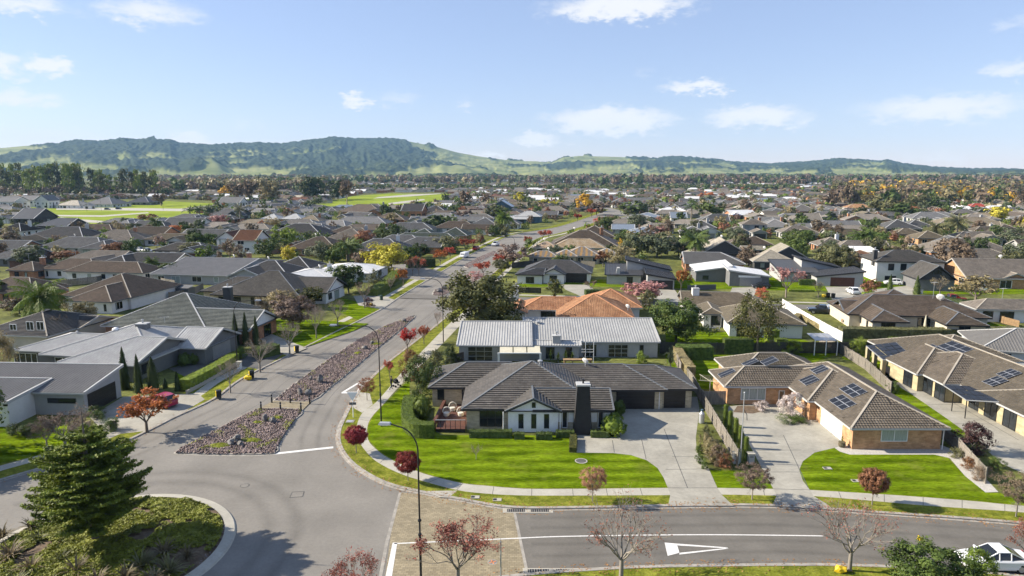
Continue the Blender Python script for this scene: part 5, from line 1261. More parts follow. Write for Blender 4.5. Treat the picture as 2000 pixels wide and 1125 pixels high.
L1 = hip(16, 170, 687, 651, 'h', 'g', 15); L2 = hip(63, 305, 697, 634, 'h', 'h', 17); L3 = hip(103, 270, 711, 657, 'h', 'g', 17); L4 = hip(325, 404, 680, 640, 'g', 'g', 22); L5 = hip(225, 300, 692, 676, 'g', 'g', 22)
h = house('light_metal_house', 'sprawling pale metal roofed house with dark brick chimney behind dark cypresses', [L2, L1, L3, L4, L5], 'roof_metal_grey', 'plaster_slate', 'rib', 'trim_light'); reg(h, [L1, L2, L3, L4, L5])
p = P(285, 700); chimney(h, p, 2, 5.4, 1.6, 1.3, 'plaster_slate'); o, n, u, hl = L4.face('right'); garage(h, o + Vector((0, 0, .12)), n, u, 4.8, 2.1, 'garage_grey', 5)
win_px(h, L1, 'front', 30, 690, 72, 712, 4, 1, 'frame_white'); auto_windows(h, L2, ['front'], rng, 'frame_white'); auto_windows(h, L3, ['right'], rng, 'frame_black'); vent(h, roof_pt(L1, 151, 652)[0], .18); p = roof_pt(L2, 226, 644)[0]; mb = MB(); mb.lathe(tuple(p), [(.5, 0), (.45, .2), (.2, .35), (.02, .38)], 14); mb.build('skylight', M['white_paint'], h)
N4 = hip(186, 410, 640, 573, 'h', 'h', 24); N5 = hip(330, 492, 643, 604, 'g', 'g', 24)
h = house('grey_green_tile_house', 'large grey-green tiled house with slate chimney and white gable end', [N4, N5], 'roof_greengrey', 'brick_red', 'step', 'trim_light', gable_mat='white_paint'); reg(h, [N4, N5])
p = P(436, 622); chimney(h, p + Vector((0, 3, 0)), 2, 5.6, 1.5, 1.2, 'cladding_dark'); aerial(h, roof_pt(N4, 322, 632)[0], 1.2); auto_windows(h, N5, ['right'], rng, 'frame_black')
X1 = gab(120, 222, 589, 20, 24, near='h', far='h'); X2 = gab(112, 262, 580, 17, 24, near='h', far='h', dz=.02)
h = house('striped_tan_hip_house', 'brown and tan tiled hip house with pale walls behind the palm', [X1, X2], 'roof_brown', 'plaster_white', 'step', 'trim_cream'); reg(h, [X1, X2])
auto_windows(h, X1, ['left', 'front'], rng, 'frame_white'); auto_windows(h, X1, ['front'], rng, 'frame_black')
J1 = hip(404, 590, 578, 529, 'h', 'h', 24); J2 = hip(525, 641, 571, 541, 'g', 'g', 24); J3 = hip(388, 470, 570, 540, 'h', 'g', 24); J4 = hip(480, 552, 576, 560, 'g', 'g', 24)
h = house('black_tile_house', 'black tiled house with a tall white gable end beside the avenue', [J1, J2, J3, J4], 'roof_charcoal', 'brick_cream', 'step', 'trim_slate', walls=['brick_cream', 'plaster_white', 'brick_cream', 'brick_cream'], gable_mat='plaster_white'); reg(h, [J1, J2, J3, J4])
auto_windows(h, J1, ['front'], rng, 'frame_black'); auto_windows(h, J2, ['right', 'front'], rng, 'frame_black'); aerial(h, roof_pt(J1, 455, 552)[0], 1.3)
V1 = hip(-60, 100, 655, 605, 'h', 'h', 20); V2 = hip(60, 160, 640, 610, 'g', 'g', 14, d=9)
h = house('beige_left_house', 'dark tiled beige house with white windows at the left edge under the palm', [V1, V2], 'roof_darkgrey', 'plaster_cream', 'step', 'trim_cream'); reg(h, [V1, V2])
for x in (20, 53, 73): win_px(h, V1, 'front', x, 628 + (0 if x > 30 else 5), x + 12, 645, 2, 1, 'frame_white')
# ------------------------------------------------------------------ houses of the middle distance
# kind, columns of the front eave, row of the eave, row of the ridge (or length), options
H_ = lambda *a, **k: ('h', a, k)
G_ = lambda *a, **k: ('g', a, k)
MID = [
 # west of the avenue
 ('brown', 'plaster_white', [H_(70, 190, 527, 505, 'h', 'h'), H_(115, 285, 532, 511, 'h', 'h'), ]),
 ('metal_mid', 'plaster_grey', [H_(286, 452, 537, 504, 'g', 'g', pitch=9)]),
 ('darkgrey', 'plaster_grey', [H_(450, 565, 538, 509, 'h', 'h'), H_(525, 604, 525, 499, 'h', 'h'), G_(440, 515, 541, 9)]),
 ('metal_white', 'plaster_white', [H_(537, 642, 542, 524, 'h', 'h', pitch=10), H_(590, 712, 538, 507, 'h', 'h', pitch=11)]),
 ('brown', 'brick_red', [H_(0, 62, 530, 507, 'h', 'h')]),
 ('brown', 'brick_red', [H_(-70, 70, 572, 542, 'h', 'h'), G_(20, 78, 578, 8, near='h')]),
 ('grey', 'plaster_slate', [H_(-30, 42, 505, 480, 'h', 'g'), G_(8, 50, 508, 8)]),
 ('black', 'plaster_white', [H_(-20, 40, 452, 434, 'h', 'h')]),
 ('grey', 'plaster_white', [G_(-14, 17, 428, 9)]),
 ('darkgrey', 'plaster_grey', [H_(40, 168, 464, 443, 'h', 'h'), ]),
 ('olive', 'plaster_slate', [G_(10, 58, 472, 9, pitch=20)]),
 ('grey', 'plaster_grey', [H_(66, 205, 484, 463, 'h', 'h'), G_(150, 212, 486, 9, near='h')]),
 ('taupe', 'plaster_grey', [H_(165, 262, 467, 449, 'h', 'h'), G_(212, 262, 470, 8, near='h')]),
 ('brown', 'brick_red', [H_(225, 322, 458, 443, 'h', 'g')]),
 ('grey', 'plaster_white', [H_(255, 325, 442, 431, 'g', 'h'), H_(310, 388, 441, 425, 'g', 'g')]),
 ('brown', 'plaster_slate', [H_(135, 222, 449, 438, 'h', 'h')]),
 ('metal_dark', 'cladding_dark', [H_(20, 68, 427, 407, 'g', 'g', ez=5.2, pitch=30), H_(65, 135, 441, 426, 'h', 'g')]),
 ('rust', 'plaster_white', [G_(418, 462, 467, 9, pitch=32, ez=4.6), H_(452, 500, 470, 449, 'g', 'g', ez=4.6, pitch=30), G_(470, 503, 480, 10, pitch=30)]),
 ('darkgrey', 'plaster_white', [H_(515, 630, 459, 437, 'h', 'h'), H_(492, 560, 462, 449, 'h', 'h')]),
 ('brown', 'brick_red', [H_(556, 660, 487, 462, 'h', 'h'), G_(550, 590, 483, 7)]),
 ('taupe', 'brick_red', [H_(620, 720, 472, 447, 'h', 'h'), H_(640, 730, 464, 445, 'h', 'h')]),
 ('grey', 'brick_red', [H_(676, 790, 489, 466, 'h', 'h'), H_(720, 830, 478, 459, 'h', 'h'), H_(770, 862, 482, 463, 'h', 'g')]),
 ('metal_light', 'brick_red', [H_(505, 545, 428, 418, 'h', 'h'), H_(545, 590, 428, 417, 'h', 'h')]),
 ('olive', 'brick_red', [H_(575, 625, 432, 420, 'h', 'h')]),
 ('grey', 'brick_red', [H_(645, 755, 436, 423, 'h', 'h')]),
 ('brown', 'brick_red', [H_(657, 745, 414, 399, 'h', 'h'), G_(715, 745, 415, 9)]),
 ('grey', 'plaster_white', [H_(424, 469, 396, 385, 'g', 'g', ez=5.0, pitch=30), G_(440, 468, 404, 6)]),
 ('darkgrey', 'cladding_dark', [H_(404, 470, 420, 408, 'h', 'g'), G_(438, 470, 422, 8, pitch=32)]),
 ('brown', 'brick_red', [H_(725, 790, 429, 416, 'h', 'h')]),
 ('black', 'brick_red', [H_(782, 825, 412, 398, 'g', 'g', ez=4.0, pitch=30), H_(820, 872, 414, 402, 'h', 'h')]),
 ('metal_white', 'plaster_slate', [H_(843, 880, 404, 397, 'g', 'g')]),
 ('grey', 'plaster_grey', [H_(748, 845, 448, 435, 'h', 'h')]),
 ('green', 'brick_red', [H_(798, 848, 460, 446, 'h', 'h'), H_(765, 890, 466, 455, 'h', 'h'), H_(855, 912, 460, 443, 'h', 'h')]),
 ('brown', 'plaster_white', [H_(845, 932, 446, 432, 'h', 'h'), H_(900, 963, 448, 438, 'g', 'g')]),
 ('grey', 'plaster_white', [H_(917, 968, 439, 421, 'h', 'h'), H_(970, 1014, 438, 426, 'h', 'h')]),
 ('metal_light', 'cladding_blue', [H_(1005, 1056, 423, 412, 'h', 'h', ez=3.6), H_(990, 1030, 428, 420, 'g', 'g', pitch=8)]),
 ('grey', 'plaster_grey', [H_(905, 962, 415, 402, 'h', 'h')]),
 ('metal_white', 'cladding_blue', [G_(958, 1000, 404, 12, pitch=30, ez=4.6)]),
 ('taupe', 'plaster_white', [H_(1050, 1110, 413, 402, 'h', 'h')]),
 ('charcoal', 'cladding_dark', [H_(690, 755, 411, 398, 'h', 'h')]),
 ('brown', 'plaster_cream', [H_(640, 700, 455, 442, 'h', 'h')]),
 # east of the avenue
 ('brown', 'brick_red', [H_(1072, 1206, 481, 450, 'h', 'h'), H_(1120, 1200, 462, 441, 'h', 'h')]),
 ('peach', 'plaster_cream', [H_(1040, 1090, 485, 470, 'h', 'h'), H_(1078, 1182, 484, 466, 'h', 'h')]),
 ('striped', 'brick_cream', [H_(1030, 1090, 502, 490, 'h', 'h'), H_(1080, 1128, 501, 486, 'h', 'h'), H_(1100, 1172, 500, 482, 'h', 'h'), H_(1160, 1209, 499, 484, 'h', 'h')]),
 ('metal_blue', 'plaster_slate', [H_(1230, 1288, 456, 438, 'h', 'h', pitch=18), H_(1195, 1240, 448, 438, 'g', 'g', pitch=10)]),
 ('taupe', 'plaster_cream', [H_(1190, 1275, 437, 428, 'h', 'h')]),
 ('metal_blue', 'plaster_white', [H_(1240, 1295, 425, 412, 'h', 'h', pitch=16), H_(1310, 1342, 426, 414, 'g', 'g')]),
 ('metal_mid', 'plaster_white', [H_(1330, 1380, 455, 440, 'h', 'h'), G_(1360, 1410, 455, 9)]),
 ('grey', 'plaster_slate', [H_(1345, 1400, 445, 429, 'h', 'h'), H_(1365, 1425, 433, 418, 'h', 'g')]),
 ('tan', 'plaster_grey', [H_(1280, 1340, 478, 459, 'h', 'h')]),
 ('cream', 'cladding_dark', [G_(1372, 1458, 495, 12, pitch=30, ez=3.2), H_(1340, 1400, 498, 484, 'h', 'g'), H_(1376, 1420, 479, 465, 'h', 'h', ez=4.2)]),
 ('cream', 'cladding_dark', [H_(1474, 1555, 512, 487, 'h', 'h'), G_(1500, 1580, 505, 11, pitch=30, ez=2.8), H_(1450, 1495, 488, 480, 'g', 'g')]),
 ('brown', 'plaster_slate', [H_(1445, 1510, 478, 462, 'h', 'h'), H_(1425, 1470, 476, 464, 'h', 'h')]),
 ('taupe', 'plaster_grey', [H_(1450, 1500, 439, 429, 'h', 'h', ez=4.8), G_(1470, 1500, 455, 8, ez=2.6), H_(1425, 1460, 451, 441, 'h', 'h')]),
 ('metal_mid', 'plaster_white', [H_(1490, 1550, 444, 427, 'h', 'h'), H_(1540, 1585, 444, 436, 'g', 'g')]),
 ('taupe', 'plaster_grey', [H_(1528, 1600, 455, 441, 'h', 'h'), G_(1553, 1582, 456, 6)]),
 ('taupe', 'plaster_slate', [H_(1547, 1605, 430, 416, 'h', 'g'), G_(1600, 1635, 429, 8)]),
 ('taupe', 'brick_red', [G_(1652, 1690, 430, 9, pitch=24), H_(1680, 1740, 429, 418, 'g', 'h')]),
 ('grey', 'plaster_slate', [H_(1731, 1800, 447, 428, 'h', 'h'), H_(1770, 1830, 445, 428, 'h', 'h')]),
 ('olive', 'brick_orange', [H_(1751, 1805, 458, 446, 'h', 'h'), H_(1795, 1852, 466, 451, 'h', 'h')]),
 ('grey', 'plaster_white', [H_(1785, 1862, 427, 414, 'h', 'h'), G_(1800, 1815, 428, 6), G_(1832, 1845, 429, 6)]),
 ('olive', 'plaster_cream', [H_(1840, 1960, 438, 424, 'h', 'h')]),
 ('tan', 'plaster_cream', [H_(1905, 1960, 452, 442, 'h', 'h'), H_(1945, 2010, 455, 439, 'h', 'h')]),
 ('taupe', 'plaster_cream', [H_(1870, 1945, 465, 452, 'h', 'g'), G_(1915, 1960, 468, 8, pitch=20)]),
 ('taupe', 'brick_red', [H_(1825, 1985, 494, 466, 'h', 'h'), H_(1870, 1990, 508, 486, 'h', 'h')]),
 ('taupe', 'brick_orange', [H_(1896, 2060, 545, 506, 'g', 'g'), G_(1960, 2012, 545, 6)]),
 ('metal_white', 'cladding_dark', [H_(1652, 1715, 492, 481, 'g', 'g', pitch=6, ez=3.4), ]),
 ('taupe', 'brick_red', [H_(1600, 1660, 480, 463, 'h', 'h'), H_(1640, 1735, 483, 470, 'h', 'g')]),
 ('taupe', 'plaster_white', [H_(1914, 2060, 606, 585, 'h', 'h')]),
 ('terracotta', 'plaster_cream', [H_(1656, 1705, 406, 398, 'h', 'h', ez=3.8)]),
 ('red', 'plaster_cream', [H_(1896, 1934, 404, 397, 'h', 'h')]),
 ('charcoal', 'brick_red', [H_(1545, 1600, 413, 399, 'h', 'h')]),
 ('grey', 'plaster_white', [H_(1468, 1510, 405, 391, 'h', 'h')]),
 ('cream', 'plaster_white', [H_(1430, 1470, 410, 400, 'h', 'h')]),
 ('grey', 'plaster_grey', [H_(1195, 1300, 396, 386, 'h', 'h')]),
 ('brown', 'plaster_cream', [H_(1230, 1300, 388, 379, 'h', 'h')]),
 ('metal_white', 'plaster_white', [H_(1045, 1090, 393, 386, 'g', 'g')]),
 ('metal_mid', 'plaster_white', [H_(-30, 30, 394, 384, 'h', 'g', ez=5.6), H_(30, 66, 391, 382, 'g', 'g', ez=5.6), G_(66, 95, 392, 12, pitch=35, ez=6.0), G_(16, 32, 393, 8, pitch=38, ez=5.6)]),
 ('cream', 'plaster_white', [H_(105, 158, 401, 391, 'h', 'h')]),
 ('metal_mid', 'plaster_white', [H_(158, 222, 399, 385, 'h', 'h'), G_(160, 178, 402, 5)]),
 ('metal_dark', 'plaster_slate', [H_(245, 292, 395, 384, 'h', 'h')]),
]
ROOF_WORD = {'brown': 'brown tiled', 'metal_mid': 'mid grey metal roofed', 'darkgrey': 'dark grey tiled', 'metal_white': 'white metal roofed', 'grey': 'grey tiled', 'black': 'black roofed', 'olive': 'olive tiled', 'taupe': 'taupe tiled', 'metal_dark': 'dark metal roofed', 'rust': 'rust-brown steep roofed', 'metal_light': 'pale metal roofed', 'green': 'dull green roofed', 'charcoal': 'charcoal roofed', 'peach': 'pale orange tiled', 'striped': 'orange-streaked grey tiled', 'metal_blue': 'blue-grey metal roofed', 'tan': 'tan tiled', 'cream': 'cream roofed', 'terracotta': 'terracotta roofed', 'red': 'bright red roofed'}
WALL_WORD = {'plaster_white': 'white', 'plaster_grey': 'grey', 'brick_red': 'red brick', 'plaster_slate': 'slate grey', 'cladding_dark': 'black', 'cladding_blue': 'blue', 'plaster_cream': 'cream', 'brick_cream': 'cream brick', 'brick_orange': 'orange brick'}
AUTO = []                                       # (object, look, noun, photo x, photo y): labelled together at the end
for (rf, wl, bl) in MID:
    Bs = []
    for kind, a, k in bl: Bs.append(hip(*a, **k) if kind == 'h' else gab(*a, **k))
    for i, B in enumerate(Bs):
        if B.eL == 'h' and B.eR == 'h' and B.a < B.b + .05: B.b = B.a - .05
    far = Bs[0].c.y
    det = 2 if far < 210 else 1
    metal = rf.startswith('metal')
    trim = 'trim_light' if rf not in ('brown', 'olive', 'tan', 'taupe', 'cream', 'rust', 'peach', 'terracotta') else 'trim_cream'
    h = house('suburban_house', None, Bs, 'roof_' + rf, wl, ('rib' if far < 230 else 'flat') if metal else ('step' if far < 340 else 'flat'), trim, det, group='houses of the middle distance')
    h['category'] = 'house'; reg(h, Bs)
    fr = rng.choice(['frame_black', 'frame_white', 'frame_black']); side = 'right' if Bs[0].c.x < 0 else 'left'
    for B in Bs:
        rot = abs(B.yaw - GRID) > .5
        fs = ['left', ('front' if Bs[0].c.x < 0 else 'back')] if rot else ['front', side]
        two = B.ez > 4
        for f in fs:
            o, n, u, hl = B.face(f)
            if in_other(Bs, B, o + n * .2): continue
            if rot and f == 'left' and hl > 2.6 and B.ez < 3.4 and rng.random() < .6 and far < 330:
                garage(h, o + Vector((0, 0, .1)), n, u, min(4.8, 2 * hl - 1), 2.1, rng.choice(['garage_black', 'garage_grey', 'garage_white', 'garage_cedar', 'garage_brown']), 4)
            else:
                auto_windows(h, B, [f], rng, fr)
                if two: auto_windows(h, B, [f], rng, fr, z=(3.2, 4.5))
    if far < 260 and rng.random() < .7:
        B = Bs[0]; p = B.w(rng.uniform(-.4, .4) * B.a, 0, B.rz); (dish if rng.random() < .5 else aerial)(h, p)
    if rng.random() < .25: B = Bs[0]; chimney(h, B.w(.5 * B.a, .3 * B.b, 0), B.ez, B.rz + .9, 1.1, .9, rng.choice(['plaster_white', 'plaster_grey', 'brick_red']))
    p = proj((Bs[0].c.x, Bs[0].c.y, 3)); AUTO.append((h, ROOF_WORD[rf] + ' house', WALL_WORD[wl], p[0], p[1]))

# ------------------------------------------------------------------ far houses: procedural rows beyond and between
def blocked(x, y, r):
    for B in HOUSES:
        d = Vector((x, y, 0)) - B.c
        if abs(d.dot(B.ux)) < B.a + r and abs(d.dot(B.uy)) < B.b + r: return True
    return False
FIELDS = [px(q) for q in ([(60, 450), (40, 400), (130, 392), (300, 388), (440, 394), (395, 424), (350, 432), (130, 450)], [(600, 408), (680, 382), (760, 375), (890, 376), (880, 398), (780, 410), (700, 410)], [(-200, 380), (300, 376), (430, 362), (300, 355), (-200, 355)], [(800, 1000), (600, 900), (640, 660), (960, 480), (1160, 410), (1240, 410), (1100, 470), (900, 640), (700, 900)])]
ROADS = LK + RK
def near_road(x, y, r=9):
    return any(abs(p.y - y) < 40 and (p.x - x) ** 2 + (p.y - y) ** 2 < r * r for p in ROADS)
rg = random.Random(77)
FAR = []
v = 150.0
row = 0
while v < 2300:
    step_v = 26 if row % 2 else 32; u_lim = 0.86 * v + 60; u = -u_lim
    while u < u_lim:
        x = u * ux + (v) * math.sin(-GRID) * 0 + rg.uniform(-3, 3) ; y = v + u * uy + rg.uniform(-4, 4)
        u += rg.uniform(19, 26) if v < 700 else rg.uniform(20, 30)
        if y < 150 or blocked(x, y, 9.5) or near_road(x, y, 15) or any(inside(q, x, y) for q in FIELDS): continue
        pp = proj((x, y, 2))
        if not (-120 < pp[0] < 2120): continue
        if v > 900:
            dens = 0.5 + 0.5 * math.sin(x * .004 + v * .003) + (.35 if v < 1400 else .05)
            if pp[0] > 1620 and v > 700: dens -= .75
            if pp[0] < 700 and v > 1000: dens -= .8
            if rg.random() > dens: continue
        elif pp[0] > 1650 and v > 560 and rg.random() > .35: continue
        elif pp[0] < 480 and y > 900: continue
        FAR.append((y, x))
    v += step_v; row += 1
FAR.sort()
FARROOF = [('darkgrey', 6), ('brown', 7), ('grey', 6), ('taupe', 6), ('charcoal', 4), ('metal_mid', 3), ('olive', 3), ('cream', 1), ('metal_white', 1.2), ('metal_blue', 1), ('tan', 2), ('rust', .7)]
names = [a for a, b in FARROOF]; wts = [b for a, b in FARROOF]
N_IND = 215
for (y, x) in FAR[:N_IND]:
    rf = rg.choices(names, wts)[0]; wl = rg.choice(['plaster_white', 'plaster_white', 'brick_red', 'plaster_cream', 'plaster_grey', 'plaster_slate'])
    if x < -120 and y > 380: rf = rg.choice(['metal_dark', 'charcoal', 'darkgrey', 'metal_mid'])
    a, b = rg.uniform(7.5, 10.5), rg.uniform(4.6, 6.2); yw = GRID + rg.choice([0, 0, 0, math.pi / 2, .25, -.3])
    B1 = Block((x, y), a, b, yw, 2.5, 22, rg.choice('hhg'), rg.choice('hhg')); sx = rg.choice((-1, 1)); Bs = [B1]
    if rg.random() < .8:
        w_ = rg.uniform(3.2, 4.2); l_ = rg.uniform(4, 6); Bs.append(Block(B1.w(sx * (a - w_), -b + 0.5, 0), l_, w_, yw + math.pi / 2, 2.52, 23, rg.choice('hgg'), 'g'))
    h = house('suburban_house', None, Bs, 'roof_' + rf, wl, 'step' if y < 300 else 'flat', 'trim_light' if rf not in ('brown', 'olive', 'tan', 'taupe', 'cream', 'rust') else 'trim_cream', 1, group='houses of the far suburb')
    h['category'] = 'house'; HOUSES.extend(Bs)
    fr = rg.choice(['frame_black', 'frame_white'])
    for B in Bs:
        for f in (['front', 'right' if x < 0 else 'left'] if B is B1 else ['left']):
            if B is B1 or y > 450: auto_windows(h, B, [f], rg, fr, dense=2.4)
            else:
                o, n, u_, hl = B.face(f); garage(h, o + Vector((0, 0, .1)), n, u_, min(4.6, 2 * hl - 1), 2.1, rg.choice(['garage_black', 'garage_grey', 'garage_white', 'garage_brown']), 3)
    p = proj((x, y, 3)); AUTO.append((h, ROOF_WORD[rf] + ' house', WALL_WORD[wl], p[0], p[1]))
mbs = {}
for (y, x) in FAR[N_IND:]:
    rf = rg.choices(names, wts)[0]
    if rg.random() < .10: rf = 'metal_white'
    mb = mbs.setdefault(rf, MB()); a, b = rg.uniform(7.5, 11), rg.uniform(4.8, 6.5); B = Block((x, y), a, b, GRID + rg.choice([0, 0, math.pi / 2, .3]), 2.6, 23, rg.choice('hhg'), rg.choice('hhg'))
    for (nm, o, u_, v_, Lg, iL, iR) in B.planes(): roof_plane(mb, o, u_, v_, Lg, iL, iR, 'flat')
    wm = mbs.setdefault('_' + rg.choice(['plaster_white', 'plaster_grey', 'plaster_cream', 'brick_red']), MB()); x0, y0 = a - .5, b - .5; C4 = [(-x0, -y0), (x0, -y0), (x0, y0), (-x0, y0)]
    for i in range(4):
        p, q = C4[i], C4[(i + 1) % 4]; wm.face([B.w(*p, 0), B.w(*q, 0), B.w(*q, 2.6), B.w(*p, 2.6)])
    for sx, en in ((-1, B.eL), (1, B.eR)):
        if en == 'g': wm.face([B.w(sx * x0, -y0, 2.6), B.w(sx * x0, y0, 2.6), B.w(sx * x0, 0, 2.6 + B.t * y0)])
mass = thing('distant_houses', (0, 1200, 0), 'mass of small roofs in the far suburb before the tree belt', 'houses'); mass['kind'] = 'stuff'
for k, mb in mbs.items():
    o = mb.build('roofs' if not k.startswith('_') else 'walls', M['roof_' + k] if not k.startswith('_') else M[k[1:]], mass)
print('far houses', len(FAR))
# ------------------------------------------------------------------ plants: prototypes of height 1 and width 1
def quads(C, N, size, rg, jit=.5, asp=1.0):
    """leaf quads at C facing roughly N"""
    n = len(C); N = N + rg.normal(0, jit, (n, 3)); N /= np.linalg.norm(N, axis=1, keepdims=True) + 1e-9
    t = rg.normal(0, 1, (n, 3)); t -= N * (t * N).sum(1, keepdims=True); t /= np.linalg.norm(t, axis=1, keepdims=True) + 1e-9; b = np.cross(N, t)
    s = (size * rg.uniform(.6, 1.3, (n, 1)))
    V = np.stack([C - t * s * asp, C - b * s * .6, C + t * s * asp, C + b * s * .6], 1).reshape(-1, 3)
    return V, np.arange(4 * n).reshape(-1, 4)
def crown_cloud(rg, cz, rx, rz, n, size, clumps=40, shell=.72, lumps=.22, csize=.16, flat=0.0):
    """clumped leaves through an ellipsoid; an uneven outline and gaps between the clumps"""
    d = rg.normal(0, 1, (clumps, 3)); d /= np.linalg.norm(d, axis=1, keepdims=True)
    rad = rg.uniform(shell, 1.0, (clumps, 1)) * (1 + rg.uniform(-lumps, lumps, (clumps, 1)))
    inner = rg.random(clumps) < .22; rad[inner] *= rg.uniform(.2, .7, (inner.sum(), 1))
    cc = d * rad
    which = rg.integers(0, clumps, n); off = rg.normal(0, 1, (n, 3)); off /= np.linalg.norm(off, axis=1, keepdims=True); off *= (rg.random((n, 1)) ** .5) * csize / .5 * rg.uniform(.6, 1.2, clumps)[which][:, None]
    C = cc[which] + off; N = off / (np.linalg.norm(off, axis=1, keepdims=True) + 1e-6) + .6 * C + np.array([0, 0, .25])
    k = 1.0 / max(np.percentile(np.abs(C[:, 0]), 98), .01)
    C = C * np.array([rx * k, rx * k, rz * k]) + np.array([0, 0, cz])
    if flat > 0: C[:, 2] = np.maximum(C[:, 2], cz - rz * (1 - flat))
    return quads(C, N, size, rg)
def tubes(segs, n=4):
    V, F = [], []; k = 0
    for a, b, ra, rb in segs:
        d = b - a; L_ = np.linalg.norm(d)
        if L_ < 1e-6: continue
        d = d / L_; x = np.cross(d, [0, 0, 1.0]) if abs(d[2]) < .95 else np.cross(d, [0, 1.0, 0]); x /= np.linalg.norm(x); y = np.cross(d, x)
        for p, r in ((a, ra), (b, rb)):
            for i in range(n): V.append(p + (x * math.cos(i * 6.2832 / n) + y * math.sin(i * 6.2832 / n)) * r)
        for i in range(n): F.append((k + i, k + (i + 1) % n, k + n + (i + 1) % n, k + n + i))
        k += 2 * n
    return np.array(V), np.array(F)
def grow(rg, p, d, L, r, lev, out, tips, spread, up=.25, nb=(2, 4), shrink=.72):
    q = p + d * L; mid = p + d * L * .5 + rg.normal(0, L * .05, 3); out.append((p, mid, r, r * .85)); out.append((mid, q, r * .85, r * .68)); tips.append((q, d))
    if lev == 0: return
    for _ in range(rg.integers(nb[0], nb[1])):
        e = d + rg.normal(0, spread, 3) + np.array([0, 0, up]); e /= np.linalg.norm(e); grow(rg, q if rg.random() < .75 else mid, e, L * shrink * rg.uniform(.8, 1.15), r * .62, lev - 1, out, tips, spread, up, nb, shrink)
PROTO = {}
def norm_xy(Vs, w=1.0):
    A = np.concatenate(Vs); k = w / 2 / max(np.percentile(np.abs(A[:, :2]), 99.3), 1e-4); zt = np.percentile(A[:, 2], 99.8)
    return k, 1 / zt
